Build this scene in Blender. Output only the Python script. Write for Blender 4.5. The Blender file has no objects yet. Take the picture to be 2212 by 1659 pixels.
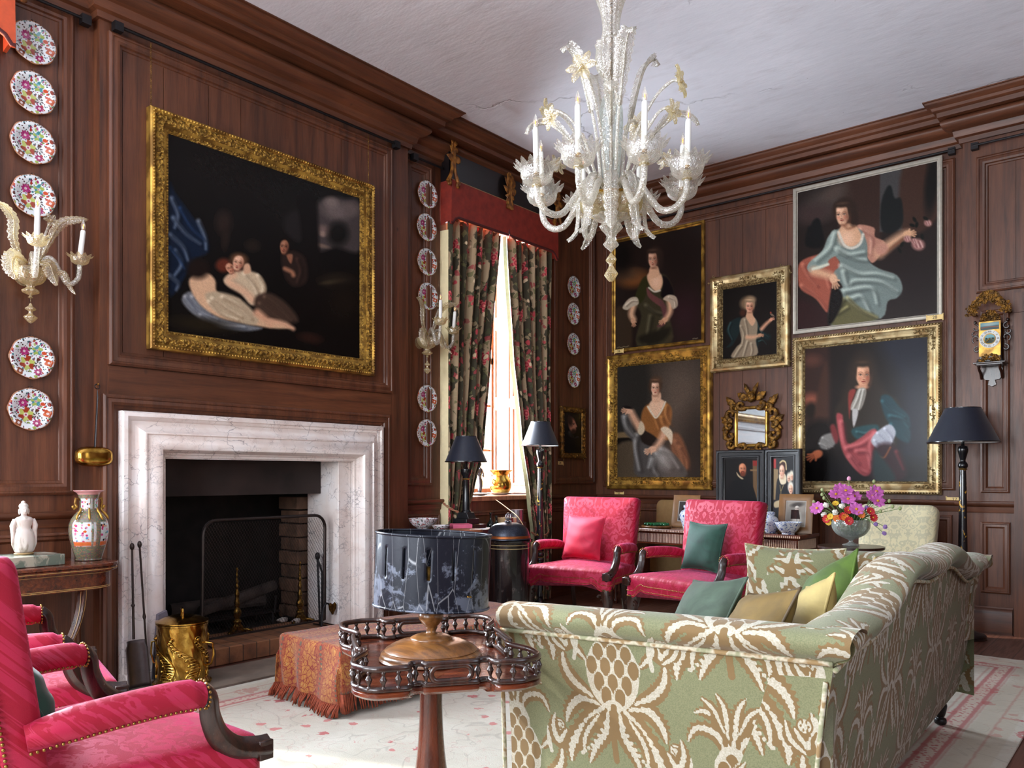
import bpy, bmesh, math, random
import numpy as np
from mathutils import Vector, Matrix
COL = bpy.context.scene.collection
R = math.radians
PI = math.pi
rnd = random.Random(7)
# ---------------------------------------------------------------- camera constants (2212 x 1659 frame)
CAM = (4.84, 0.0, 1.22); YAW = R(39.67); FPX = 1735.0; HOR = 1027.0
_F = (-math.sin(YAW), math.cos(YAW)); _R = (math.cos(YAW), math.sin(YAW))
def _ray(px, py):
    u = (px - 1106) / FPX; v = (HOR - py) / FPX
    return (_F[0] + u * _R[0], _F[1] + u * _R[1], v)
def onx(px, py, x=0.0):
    d = _ray(px, py); t = (x - CAM[0]) / d[0]
    return Vector((x, CAM[1] + t * d[1], CAM[2] + t * d[2]))
def ony(px, py, y=7.26):
    d = _ray(px, py); t = (y - CAM[1]) / d[1]
    return Vector((CAM[0] + t * d[0], y, CAM[2] + t * d[2]))
def onz(px, py, z=0.0):
    d = _ray(px, py); t = (z - CAM[2]) / d[2]
    return Vector((CAM[0] + t * d[0], CAM[1] + t * d[1], z))
# ---------------------------------------------------------------- materials
def lin(c):
    return tuple(((x / 255) / 12.92 if x <= 10.31 else ((x / 255 + 0.055) / 1.055) ** 2.4) for x in c)
def rgb(*c): return lin(c) + (1.0,)
class G:
    """small node-graph writer"""
    def __init__(s, name):
        s.m = bpy.data.materials.new(name); s.m.use_nodes = True
        s.t = s.m.node_tree; s.t.nodes.clear()
        s.o = s.t.nodes.new('ShaderNodeOutputMaterial')
    def n(s, ty, **kw):
        nd = s.t.nodes.new(ty)
        for k, v in kw.items():
            if hasattr(nd, k) and not k[0].isupper(): setattr(nd, k, v)
        return nd
    def put(s, sock, v):
        if v is None: return
        if hasattr(v, 'is_output') or isinstance(v, bpy.types.NodeSocket): s.t.links.new(v, sock)
        else:
            if isinstance(v, (tuple, list)) and len(v) == 3 and sock.type == 'RGBA': v = tuple(v) + (1,)
            sock.default_value = v
    def obj(s): return s.n('ShaderNodeTexCoord').outputs['Object']
    def gen(s): return s.n('ShaderNodeTexCoord').outputs['Generated']
    def rand(s): return s.n('ShaderNodeObjectInfo').outputs['Random']
    def att(s, name, out='Vector'):
        nd = s.n('ShaderNodeAttribute'); nd.attribute_name = name; return nd.outputs[out]
    def map(s, v, scale=(1, 1, 1), loc=(0, 0, 0), rot=(0, 0, 0)):
        nd = s.n('ShaderNodeMapping'); s.put(nd.inputs['Vector'], v)
        nd.inputs['Scale'].default_value = scale; nd.inputs['Location'].default_value = loc; nd.inputs['Rotation'].default_value = rot
        return nd.outputs[0]
    def noise(s, v, scale=5, detail=4, rough=.5, dist=0, out=0):
        nd = s.n('ShaderNodeTexNoise'); s.put(nd.inputs['Vector'], v)
        nd.inputs['Scale'].default_value = scale; nd.inputs['Detail'].default_value = detail
        nd.inputs['Roughness'].default_value = rough; nd.inputs['Distortion'].default_value = dist
        return nd.outputs[out]
    def vor(s, v, scale=5, feature='F1', out='Distance', rnd=1, smooth=None):
        nd = s.n('ShaderNodeTexVoronoi'); nd.feature = feature; s.put(nd.inputs['Vector'], v)
        nd.inputs['Scale'].default_value = scale; nd.inputs['Randomness'].default_value = rnd
        return nd.outputs[out]
    def wave(s, v, scale=5, dist=0, detail=2, dscale=1, axis='X', kind='BANDS'):
        nd = s.n('ShaderNodeTexWave'); nd.wave_type = kind
        if kind == 'BANDS': nd.bands_direction = axis
        s.put(nd.inputs['Vector'], v)
        nd.inputs['Scale'].default_value = scale; nd.inputs['Distortion'].default_value = dist
        nd.inputs['Detail'].default_value = detail; nd.inputs['Detail Scale'].default_value = dscale
        return nd.outputs['Fac']
    def ramp(s, f, stops, interp='LINEAR'):
        nd = s.n('ShaderNodeValToRGB'); cr = nd.color_ramp; cr.interpolation = interp
        while len(cr.elements) < len(stops): cr.elements.new(0.5)
        for e, (p, c) in zip(cr.elements, stops):
            e.position = p; e.color = c if len(c) == 4 else tuple(c) + (1,)
        s.put(nd.inputs[0], f); return nd.outputs[0]
    def val(s, f, a, b, interp='LINEAR'):
        return s.ramp(f, [(a, (0, 0, 0, 1)), (b, (1, 1, 1, 1))], interp)
    def mix(s, f, a, b, mode='MIX'):
        nd = s.n('ShaderNodeMix'); nd.data_type = 'RGBA'; nd.blend_type = mode
        s.put(nd.inputs[0], f); s.put(nd.inputs[6], a); s.put(nd.inputs[7], b); return nd.outputs[2]
    def math(s, op, a, b=None, c=None, clamp=False):
        nd = s.n('ShaderNodeMath'); nd.operation = op; nd.use_clamp = clamp
        s.put(nd.inputs[0], a); s.put(nd.inputs[1], b)
        if c is not None: s.put(nd.inputs[2], c)
        return nd.outputs[0]
    def sep(s, v):
        nd = s.n('ShaderNodeSeparateXYZ'); s.put(nd.inputs[0], v); return nd.outputs
    def comb(s, x=0., y=0., z=0.):
        nd = s.n('ShaderNodeCombineXYZ'); s.put(nd.inputs[0], x); s.put(nd.inputs[1], y); s.put(nd.inputs[2], z); return nd.outputs[0]
    def vadd(s, a, b, op='ADD'):
        nd = s.n('ShaderNodeVectorMath'); nd.operation = op; s.put(nd.inputs[0], a); s.put(nd.inputs[1], b); return nd.outputs[0]
    def bump(s, h, strength=.3, dist=.01, normal=None):
        nd = s.n('ShaderNodeBump'); s.put(nd.inputs['Height'], h)
        nd.inputs['Strength'].default_value = strength; nd.inputs['Distance'].default_value = dist
        if normal is not None: s.put(nd.inputs['Normal'], normal)
        return nd.outputs[0]
    def bsdf(s, color, rough=.5, metal=0., normal=None, **kw):
        nd = s.n('ShaderNodeBsdfPrincipled')
        s.put(nd.inputs['Base Color'], color); s.put(nd.inputs['Roughness'], rough); s.put(nd.inputs['Metallic'], metal)
        if normal is not None: s.put(nd.inputs['Normal'], normal)
        for k, v in kw.items(): s.put(nd.inputs[k.replace('_', ' ')], v)
        return nd.outputs[0]
    def fin(s, shader):
        s.t.links.new(shader, s.o.inputs[0]); return s.m
    def done(s, color, rough=.5, metal=0., normal=None, **kw): return s.fin(s.bsdf(color, rough, metal, normal, **kw))
def plain(name, c, rough=.5, metal=0., var=.12, scale=30, **kw):
    """one colour with a little natural unevenness"""
    g = G(name); nz = g.noise(g.obj(), scale, 3)
    c4 = rgb(*c) if max(c) > 1 else tuple(c) + (1,)
    dk = tuple(x * (1 - var) for x in c4[:3]) + (1,); lt = tuple(min(1, x * (1 + var)) for x in c4[:3]) + (1,)
    return g.done(g.ramp(nz, [(.3, dk), (.7, lt)]), rough, metal, **kw)
# ---------------------------------------------------------------- mesh writer
class M:
    def __init__(s): s.v = []; s.f = []; s.mi = []; s.st = {}; s.col = {}; s.cur = 0
    def add(s, vs, fs, st=None):
        b = len(s.v); s.v.extend(tuple(p) for p in vs)
        for f in fs: s.f.append(tuple(i + b for i in f)); s.mi.append(s.cur)
        if st is not None:
            for i, q in enumerate(st): s.st[b + i] = tuple(q) + (0,) * (3 - len(q))
        return b
    def xf(s, mat, start=0):
        s.v[start:] = [tuple(mat @ Vector(p)) for p in s.v[start:]]; return s
    def box(s, x0, y0, z0, x1, y1, z1):
        x0, x1 = min(x0, x1), max(x0, x1); y0, y1 = min(y0, y1), max(y0, y1); z0, z1 = min(z0, z1), max(z0, z1)
        s.add([(x0, y0, z0), (x1, y0, z0), (x1, y1, z0), (x0, y1, z0), (x0, y0, z1), (x1, y0, z1), (x1, y1, z1), (x0, y1, z1)],
              [(0, 3, 2, 1), (4, 5, 6, 7), (0, 1, 5, 4), (1, 2, 6, 5), (2, 3, 7, 6), (3, 0, 4, 7)])
        return s
    def lathe(s, prof, n=24, c=(0, 0, 0), sx=1, sy=1, mod=None, mat=None, cap=True, a0=0., a1=2 * PI):
        """prof: (r, z); mod(angle, r, z) -> (r, z)"""
        full = abs(a1 - a0 - 2 * PI) < 1e-6; st = len(s.v); k = n if full else n + 1; vs = []; sts = []
        L = 0
        for j, (r, z) in enumerate(prof):
            if j: L += math.hypot(r - prof[j - 1][0], z - prof[j - 1][1])
            for i in range(k):
                a = a0 + (a1 - a0) * i / n; rr, zz = (mod(a, r, z) if mod else (r, z))
                vs.append((c[0] + sx * rr * math.cos(a), c[1] + sy * rr * math.sin(a), c[2] + zz)); sts.append((a / (2 * PI), L, 0))
        fs = []
        for j in range(len(prof) - 1):
            for i in range(n if full else n):
                a, b = j * k + i, j * k + (i + 1) % k
                fs.append((a, b, b + k, a + k))
        if cap and full:
            if prof[0][0] > 1e-5: fs.append(tuple(range(k - 1, -1, -1)))
            if prof[-1][0] > 1e-5: fs.append(tuple((len(prof) - 1) * k + i for i in range(k)))
        s.add(vs, fs, sts)
        if mat is not None: s.xf(mat, st)
        return s
    def tube(s, pts, rad, n=8, cap=True, flat=1., up=None, closed=False, mod=None):
        pts = [Vector(p) for p in pts]; m = len(pts)
        rs = rad if isinstance(rad, (list, tuple)) else [rad] * m
        t0 = (pts[1] - pts[0]).normalized()
        u = Vector(up) if up else (Vector((0, 0, 1)) if abs(t0.z) < .9 else Vector((1, 0, 0)))
        u = (u - t0 * u.dot(t0)).normalized(); vs = []; sts = []; L = 0
        for i, p in enumerate(pts):
            if closed: t = pts[(i + 1) % m] - pts[i - 1]
            else: t = pts[min(i + 1, m - 1)] - pts[max(i - 1, 0)]
            t.normalize(); u = (u - t * u.dot(t)); 
            u = u.normalized() if u.length > 1e-6 else t.orthogonal().normalized()
            w = t.cross(u)
            if i: L += (p - pts[i - 1]).length
            for k in range(n):
                a = 2 * PI * k / n; r = rs[i] * (mod(a, L) if mod else 1)
                vs.append(p + u * (math.cos(a) * r) + w * (math.sin(a) * r * flat)); sts.append((k / n, L, 0))
        fs = []
        for i in range(m if closed else m - 1):
            j = (i + 1) % m
            for k in range(n): fs.append((i * n + k, i * n + (k + 1) % n, j * n + (k + 1) % n, j * n + k))
        if cap and not closed: fs.append(tuple(range(n - 1, -1, -1))); fs.append(tuple((m - 1) * n + k for k in range(n)))
        s.add(vs, fs, sts); return s
    def ell(s, c, r, nu=12, nv=8, mat=None):
        rx, ry, rz = r if isinstance(r, (tuple, list)) else (r, r, r); st = len(s.v)
        s.lathe([(math.sin(PI * j / nv), -math.cos(PI * j / nv)) for j in range(nv + 1)], nu, cap=False)
        mm = Matrix.Translation(c) @ (mat if mat is not None else Matrix()) @ Matrix.Diagonal((rx, ry, rz, 1))
        s.xf(mm, st); return s
    def grid(s, fn, nu, nv, cu=False, cv=False, flip=False):
        """fn(u, v) -> point; u, v in 0..1"""
        ku = nu if cu else nu + 1; kv = nv if cv else nv + 1; vs = []; sts = []
        for j in range(kv):
            for i in range(ku):
                vs.append(fn(i / nu, j / nv)); sts.append((i / nu, j / nv, 0))
        fs = []
        for j in range(nv):
            for i in range(nu):
                a = j * ku + i; b = j * ku + (i + 1) % ku; c = ((j + 1) % kv) * ku + (i + 1) % ku; d = ((j + 1) % kv) * ku + i
                fs.append((a, d, c, b) if flip else (a, b, c, d))
        s.add(vs, fs, sts); return s
    def prism(s, poly, d0, d1, plane='xy', org=(0, 0, 0)):
        """extrude a closed 2-D outline between depths d0 and d1; plane names the outline's axes"""
        ax = {'xy': (0, 1, 2), 'xz': (0, 2, 1), 'yz': (1, 2, 0)}[plane]; n = len(poly); vs = []
        for d in (d0, d1):
            for p in poly:
                q = [0, 0, 0]; q[ax[0]] = p[0]; q[ax[1]] = p[1]; q[ax[2]] = d; vs.append([q[i] + org[i] for i in range(3)])
        fs = [tuple(range(n - 1, -1, -1)), tuple(range(n, 2 * n))] + [(i, (i + 1) % n, n + (i + 1) % n, n + i) for i in range(n)]
        s.add(vs, fs); return s
    def frame(s, org, U, V, N, w, h, prof, open_bottom=False):
        """mitred moulding round a rectangle w x h (outer size); prof: (inward distance, height) closed to the back"""
        org, U, V, N = Vector(org), Vector(U), Vector(V), Vector(N); k = len(prof); vs = []; sts = []
        cor = [(0, 0, 1, 1), (w, 0, -1, 1), (w, h, -1, -1), (0, h, 1, -1)]
        if open_bottom: cor = [(0, 0, 1, 0), (0, h, 1, -1), (w, h, -1, -1), (w, 0, -1, 0)]
        for ci, (x, y, dx, dy) in enumerate(cor):
            for (i, o) in prof: vs.append(org + U * (x + dx * i) + V * (y + dy * i) + N * o); sts.append((i, o, ci))
        fs = []
        for c in range(3 if open_bottom else 4):
            d = (c + 1) % 4
            for i in range(k - 1): fs.append((c * k + i, d * k + i, d * k + i + 1, c * k + i + 1))
        s.add(vs, fs, sts); return s
    def sweep(s, prof, path):
        """straight moulding: prof (out, z) points, path: list of (x, y, outx, outy) plan points already mitred"""
        k = len(prof); vs = [(x + ox * o, y + oy * o, z) for (x, y, ox, oy) in path for (o, z) in prof]; fs = []
        for i in range(len(path) - 1):
            for j in range(k - 1): fs.append((i * k + j, (i + 1) * k + j, (i + 1) * k + j + 1, i * k + j + 1))
        fs.append(tuple(range(k))); fs.append(tuple(range((len(path)) * k - 1, (len(path) - 1) * k - 1, -1)))
        s.add(vs, fs); return s
    def build(s, name, mat, parent=None, smooth=40, loc=None, bevel=0, subsurf=0, solid=0, mats=None):
        me = bpy.data.meshes.new(name); me.from_pydata(s.v, [], s.f); me.validate(clean_customdata=False)
        for mm in (mats or [mat]): me.materials.append(mm)
        if mats and len(s.mi) == len(me.polygons): me.polygons.foreach_set('material_index', s.mi)
        if s.st:
            a = me.attributes.new('st', 'FLOAT_VECTOR', 'POINT'); buf = np.zeros((len(s.v), 3), 'f')
            for i, q in s.st.items(): buf[i] = q
            a.data.foreach_set('vector', buf.ravel())
        if smooth:
            me.polygons.foreach_set('use_smooth', [True] * len(me.polygons))
            if smooth < 180: me.set_sharp_from_angle(angle=R(smooth))
        me.update()
        o = bpy.data.objects.new(name, me); COL.objects.link(o)
        if parent is not None: o.parent = parent
        if loc is not None: o.location = loc
        if bevel:
            b = o.modifiers.new('b', 'BEVEL'); b.width = bevel; b.segments = 2; b.limit_method = 'ANGLE'; b.angle_limit = R(40)
        if subsurf:
            b = o.modifiers.new('s', 'SUBSURF'); b.levels = subsurf; b.render_levels = subsurf
        if solid:
            b = o.modifiers.new('t', 'SOLIDIFY'); b.thickness = solid; b.offset = 0
        return o
def fixnormals(o):
    bm = bmesh.new(); bm.from_mesh(o.data); bmesh.ops.recalc_face_normals(bm, faces=bm.faces); bm.to_mesh(o.data); bm.free(); return o
def tag(o, label=None, cat=None, group=None, kind=None):
    if label: o['label'] = label
    if cat: o['category'] = cat
    if group: o['group'] = group
    if kind: o['kind'] = kind
    return o
def thing(name, loc, label, cat, rz=0, group=None):
    o = bpy.data.objects.new(name, None); COL.objects.link(o); o.empty_display_size = .1
    o.location = loc; o.rotation_euler = (0, 0, rz); return tag(o, label, cat, group)
def kids(o): return [c for c in COL.objects if c.parent == o]
def dup(o, loc=None, rz=None, label=None, group=None, parent=None):
    c = o.copy(); COL.objects.link(c)
    if parent is not None: c.parent = parent
    if loc is not None: c.location = loc
    if rz is not None: c.rotation_euler = (0, 0, rz)
    if label: c['label'] = label
    if group: c['group'] = group
    for k in kids(o): dup(k, parent=c)
    return c
def struct(o): o['kind'] = 'structure'; return o
def bez(p0, p1, p2, p3, n=10):
    p0, p1, p2, p3 = map(Vector, (p0, p1, p2, p3))
    return [p0 * (1 - t) ** 3 + p1 * 3 * t * (1 - t) ** 2 + p2 * 3 * t * t * (1 - t) + p3 * t ** 3 for t in [i / n for i in range(n + 1)]]
def catmull(pts, n=6):
    pts = [Vector(p) for p in pts]; P = [pts[0] * 2 - pts[1]] + pts + [pts[-1] * 2 - pts[-2]]; out = []
    for i in range(1, len(P) - 2):
        a, b, c, d = P[i - 1], P[i], P[i + 1], P[i + 2]
        for k in range(n):
            t = k / n
            out.append(.5 * ((2 * b) + (c - a) * t + (2 * a - 5 * b + 4 * c - d) * t * t + (3 * b - a - 3 * c + d) * t ** 3))
    out.append(pts[-1]); return out
def lathe_curve(pts, n=5):
    return [(max(0, p.x), p.y) for p in catmull([(a, b, 0) for a, b in pts], n)]
# ---------------------------------------------------------------- materials of the place
def wood(name, dark, mid, light, axis='z', rough=.38, scale=1., coat=.0, dirt=.5):
    g = G(name); o = g.obj(); sc = {'z': (9, 9, .55), 'y': (9, .55, 9), 'x': (.55, 9, 9)}[axis]
    v = g.map(o, tuple(q * scale for q in sc)); n1 = g.noise(v, 2.2, 6, .6, .6); n2 = g.noise(v, 14, 3, .6)
    blot = g.noise(g.map(o, (1.3, 1.3, .7)), 1.1, 4, .6)
    c = g.ramp(n1, [(.25, rgb(*dark)), (.5, rgb(*mid)), (.78, rgb(*light))])
    c = g.mix(g.math('MULTIPLY', g.val(n2, .5, .8), .45), c, rgb(*[q * .55 for q in dark]))
    c = g.mix(g.math('MULTIPLY', g.val(blot, .42, .68), dirt), c, rgb(*[q * .62 for q in mid]))
    kn = g.val(g.vor(g.map(o, (2.2, 2.2, 1.4)), 1.6), .0, .05)
    c = g.mix(g.math('MULTIPLY', g.math('SUBTRACT', 1., kn), .8), c, rgb(*[q * .4 for q in dark]))
    r = g.math('ADD', g.math('MULTIPLY', n2, .22), rough - .1)
    return g.done(c, r, 0., g.bump(n2, .12, .004), Coat_Weight=coat, Coat_Roughness=.18)
W_V = wood('panel_wood_upright', (52, 26, 14), (94, 52, 31), (118, 70, 44), 'z', .46, 1, .05)
W_Y = wood('panel_wood_level_y', (52, 26, 14), (96, 53, 31), (120, 71, 44), 'y', .46, 1, .05)
W_X = wood('panel_wood_level_x', (52, 26, 14), (96, 53, 31), (120, 71, 44), 'x', .46, 1, .05)
MAHOG = wood('mahogany', (34, 13, 8), (92, 40, 22), (136, 70, 38), 'x', .24, 2.2, .5, .2)
MAHOG_V = wood('mahogany_upright', (34, 13, 8), (78, 36, 22), (112, 56, 34), 'z', .26, 2.6, .5, .2)
DARKWOOD = wood('dark_carved_wood', (18, 8, 6), (44, 22, 15), (74, 40, 27), 'z', .3, 3, .4, .2)
EBONY = wood('ebonised_wood', (8, 8, 10), (16, 16, 20), (26, 26, 32), 'z', .42, 3, .1, .1)
WALNUT = wood('walnut', (60, 34, 16), (122, 78, 38), (160, 110, 58), 'x', .3, 3, .4, .2)
def gold(name, c=(214, 168, 76), dk=(100, 66, 24), scale=60, strength=.9, dist=.012, rough=.38, metal=.62):
    g = G(name); o = g.obj(); w = g.noise(o, scale * .5, 3, .5, 1.5, out=1)
    v = g.vadd(o, g.vadd(w, (.02, .02, .02), 'MULTIPLY')); a = g.vor(v, scale, 'SMOOTH_F1'); b = g.noise(v, scale * 1.6, 4, .6, 1.2)
    h = g.math('ADD', g.math('MULTIPLY', a, 1.2), g.math('MULTIPLY', b, .6))
    col = g.mix(g.val(g.noise(o, 9, 4), .35, .7), rgb(*c), rgb(*[q * .8 for q in c]))
    col = g.mix(g.math('MULTIPLY', g.val(h, .62, 1.05), .85), col, rgb(*dk))
    return g.done(col, g.math('ADD', g.math('MULTIPLY', b, .2), rough - .08), metal, g.bump(h, strength, dist))
GOLD_C = gold('carved_gilt', strength=1., dist=.016)
GOLD_S = gold('smooth_gilt', scale=14, strength=.25, dist=.004, rough=.32)
GOLD_P = gold('pale_carved_gilt', (196, 172, 122), (104, 78, 42), strength=1., dist=.012)
GOLD_PS = gold('pale_smooth_gilt', (206, 186, 140), (140, 110, 66), 14, .25, .004, .34)
GOLD_D = gold('worn_gilt', (164, 116, 44), (60, 38, 14), 40, .8, .01, .4)
BRASS = gold('polished_brass', (214, 172, 84), (150, 108, 40), 26, .22, .004, .17, 1.)
BRASS_D = gold('dull_brass', (150, 112, 52), (60, 42, 18), 60, .5, .004, .34, 1.)
NAIL = plain('antique_brass_nail', (150, 116, 62), .3, 1.)
IRON = plain('wrought_iron', (42, 40, 42), .45, .7)
STEEL = plain('dark_steel', (70, 62, 60), .35, .9)
def marble_mat():
    g = G('veined_marble'); o = g.obj()
    w = g.noise(o, 3.2, 5, .6, .8, out=1); v = g.vadd(g.map(o, (1, 1, 1.5)), g.vadd(w, (.42, .42, .42), 'MULTIPLY'))
    e = g.vor(v, 7.5, 'DISTANCE_TO_EDGE'); e2 = g.vor(g.vadd(v, (3, 1, 2)), 17, 'DISTANCE_TO_EDGE')
    mask = g.val(g.noise(o, 5, 4), .42, .62)
    vein = g.math('MULTIPLY', g.math('SUBTRACT', 1., g.val(e, .0, .035)), mask)
    vein2 = g.math('MULTIPLY', g.math('SUBTRACT', 1., g.val(e2, .0, .045)), g.val(g.noise(o, 7, 3), .5, .64))
    c = g.ramp(g.noise(o, 2.6, 5, .6), [(.3, rgb(206, 186, 178)), (.5, rgb(226, 214, 208)), (.7, rgb(234, 230, 230))])
    c = g.mix(g.math('MULTIPLY', vein, .75), c, rgb(96, 88, 96)); c = g.mix(g.math('MULTIPLY', vein2, .6), c, rgb(116, 104, 108))
    c = g.mix(g.math('MULTIPLY', g.val(g.noise(o, 11, 4), .6, .8), .4), c, rgb(150, 112, 96))
    return g.done(c, .28, Coat_Weight=.25)
MARBLE = marble_mat()
def plaster():
    g = G('old_white_plaster'); o = g.obj()
    w = g.noise(o, 1.1, 5, .6, 0, out=1); v = g.vadd(o, g.vadd(w, (1.1, 1.1, 1.1), 'MULTIPLY'))
    e = g.vor(v, .42, 'DISTANCE_TO_EDGE'); crack = g.math('MULTIPLY', g.math('SUBTRACT', 1., g.val(e, .0, .006)), g.val(g.noise(o, .9, 3), .46, .6))
    c = g.ramp(g.noise(o, .8, 6, .6), [(.3, rgb(216, 216, 224)), (.7, rgb(234, 234, 242))])
    c = g.mix(g.math('MULTIPLY', g.val(g.noise(g.map(o, (1, 3, 1)), 3, 5, .6), .55, .8), .35), c, rgb(182, 176, 178))
    c = g.mix(g.math('MULTIPLY', crack, .8), c, rgb(96, 86, 84))
    spot = g.math('SUBTRACT', 1., g.val(g.vor(o, 5.5), .0, .035)); c = g.mix(g.math('MULTIPLY', spot, .6), c, rgb(70, 62, 60))
    h = g.math('ADD', g.noise(g.map(o, (1, 2.4, 1)), 5, 5, .6), g.math('MULTIPLY', crack, -2.))
    return g.done(c, .75, 0., g.bump(h, .35, .012))
PLASTER = plaster()
def floorboards():
    g = G('old_floorboards'); o = g.obj(); x, y, z = g.sep(o)
    br = g.n('ShaderNodeTexBrick'); g.put(br.inputs['Vector'], g.map(g.comb(y, x, 0.), (1, 1, 1)))
    br.inputs['Scale'].default_value = 1.; br.inputs['Brick Width'].default_value = 3.1; br.inputs['Row Height'].default_value = .19
    br.inputs['Mortar Size'].default_value = .003; br.inputs['Color1'].default_value = rgb(92, 58, 46); br.inputs['Color2'].default_value = rgb(120, 78, 62); br.inputs['Mortar'].default_value = rgb(22, 12, 10)
    n = g.noise(g.map(o, (12, .8, 1)), 3, 5, .6, .5); c = g.mix(g.val(n, .4, .75), br.outputs[0], rgb(58, 34, 28), 'MIX')
    return g.done(c, g.math('ADD', g.math('MULTIPLY', n, .25), .24), 0., g.bump(n, .15, .004), Coat_Weight=.2)
FLOOR = floorboards()
def brick_mat():
    g = G('hearth_brick'); o = g.obj(); br = g.n('ShaderNodeTexBrick'); x, y, z = g.sep(o)
    g.put(br.inputs['Vector'], g.comb(y, z, 0.)); br.inputs['Scale'].default_value = 1; br.inputs['Brick Width'].default_value = .1; br.inputs['Row Height'].default_value = .12
    br.offset = 0; br.inputs['Mortar Size'].default_value = .004; br.inputs['Color1'].default_value = rgb(132, 86, 58); br.inputs['Color2'].default_value = rgb(150, 100, 66); br.inputs['Mortar'].default_value = rgb(74, 54, 42)
    c = g.mix(g.val(g.noise(o, 9, 4), .5, .8), br.outputs[0], rgb(84, 58, 44)); return g.done(c, .8, 0., g.bump(g.noise(o, 40, 4), .4, .01))
BRICK = brick_mat()
SOOT = plain('sooty_firebrick', (26, 21, 19), .85, 0., .5, 9)
SOOT_BR = plain('sooted_lintel', (40, 28, 25), .8, 0., .5, 5)
def glass_mat():
    g = G('window_glass'); tr = g.n('ShaderNodeBsdfTransparent'); gl = g.n('ShaderNodeBsdfGlossy'); gl.inputs['Roughness'].default_value = .02
    mx = g.n('ShaderNodeMixShader'); mx.inputs[0].default_value = .05; g.put(mx.inputs[1], tr.outputs[0]); g.put(mx.inputs[2], gl.outputs[0]); return g.fin(mx.outputs[0])
GLASS = glass_mat()
def crystal(name, tint, white, body=.22, gloss=.42, scale=150):
    """blown glass with gold leaf: part see-through, part milky, with rippled highlights"""
    g = G(name); o = g.obj(); h = g.vor(o, scale, 'SMOOTH_F1'); b = g.bump(h, .7, .006)
    tr = g.n('ShaderNodeBsdfTransparent'); tr.inputs[0].default_value = rgb(*tint)
    df = g.bsdf(rgb(*white), .25, 0., b, Subsurface_Weight=0., Specular_IOR_Level=.8)
    tl = g.n('ShaderNodeBsdfTranslucent'); tl.inputs[0].default_value = rgb(*white)
    gl = g.n('ShaderNodeBsdfGlossy'); gl.inputs['Roughness'].default_value = .12; g.put(gl.inputs['Normal'], b)
    m1 = g.n('ShaderNodeMixShader'); m1.inputs[0].default_value = .45; g.put(m1.inputs[1], df); g.put(m1.inputs[2], tl.outputs[0])
    m2 = g.n('ShaderNodeMixShader'); lw = g.n('ShaderNodeLayerWeight'); lw.inputs[0].default_value = .45; g.put(lw.inputs['Normal'], b)
    g.put(m2.inputs[0], g.math('ADD', g.math('MULTIPLY', lw.outputs['Facing'], .55), body, clamp=True)); g.put(m2.inputs[1], tr.outputs[0]); g.put(m2.inputs[2], m1.outputs[0])
    m3 = g.n('ShaderNodeMixShader'); m3.inputs[0].default_value = gloss * .5; g.put(m3.inputs[1], m2.outputs[0]); g.put(m3.inputs[2], gl.outputs[0])
    return g.fin(m3.outputs[0])
CRYSTAL = crystal('milky_blown_glass', (244, 242, 236), (240, 234, 220))
CRYSTAL_G = crystal('gold_flecked_glass', (244, 234, 206), (236, 218, 170), .3, .4)
CLEAR = crystal('cut_clear_glass', (240, 244, 240), (226, 232, 228), .1, .3, 60)
BULB = crystal('bulb_glass', (250, 248, 244), (240, 236, 228), .06, .3, 10)
CANDLE = plain('white_candle_tube', (236, 236, 232), .4, 0., .02)
def emit(name, c, s):
    g = G(name); e = g.n('ShaderNodeEmission'); e.inputs[0].default_value = rgb(*c); e.inputs[1].default_value = s; return g.fin(e.outputs[0])
GLOW = emit('lamp_filament', (255, 150, 40), 3.)
WHITE_IN = plain('white_shade_lining', (226, 224, 218), .7, 0., .03)
SHADE = plain('navy_black_card_shade', (22, 27, 42), .42, 0., .15, 60, Sheen_Weight=.15)
# ---------------------------------------------------------------- the room
XW, YB, YF, ZC = 6.2, 7.26, -3.2, 4.15
W1 = (4.95, 6.16, 1.02, 3.72)          # window in sight: y0, y1, sill, head
W2 = (.1, 1.40, 1.02, 3.72); W3 = (-2.7, -1.3, 1.02, 3.72)
PROF_BOL = [(0, 0), (0, .022), (.012, .03), (.02, .03), (.024, .024), (.045, .03), (.06, .026), (.066, .014), (.078, .012), (.086, 0)]
PROF_SM = [(0, 0), (0, .016), (.01, .022), (.016, .022), (.02, .016), (.036, .018), (.046, .01), (.052, 0)]
def slab_x(mb, x0, x1, y0, y1, z0, z1, holes):
    ys = sorted({y0, y1, *[h[0] for h in holes], *[h[1] for h in holes]})
    for a, b in zip(ys, ys[1:]):
        hs = sorted([(h[2], h[3]) for h in holes if h[0] <= a + 1e-6 and h[1] >= b - 1e-6]); z = z0
        for (p, q) in hs:
            if p > z + 1e-6: mb.box(x0, a, z, x1, b, p)
            z = q
        if z < z1 - 1e-6: mb.box(x0, a, z, x1, b, z1)
def panel(mb, plane, at, a0, a1, z0, z1, prof=PROF_BOL, planks=(), sgn=1):
    """moulded frame and raised board field on a wall; plane 'x' (wall faces +x) or 'y' (faces -y)"""
    if plane == 'x': org, U, N = (at, a0, z0), (0, 1, 0), (1 * sgn, 0, 0)
    else: org, U, N = (a0, at, z0), (1, 0, 0), (0, -1 * sgn, 0)
    mb.cur = 0; mb.frame(org, U, (0, 0, 1), N, a1 - a0, z1 - z0, prof)
    w = prof[-1][0]; cuts = [a0 + w - .004] + list(planks) + [a1 - w + .004]
    for p, q in zip(cuts, cuts[1:]):
        g = .0022
        if plane == 'x': mb.box(at - .004, p + g, z0 + w - .004, at + .006 * sgn, q - g, z1 - w + .004)
        else: mb.box(p + g, at - .006 * sgn, z0 + w - .004, q - g, at + .004, z1 - w + .004)
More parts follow.
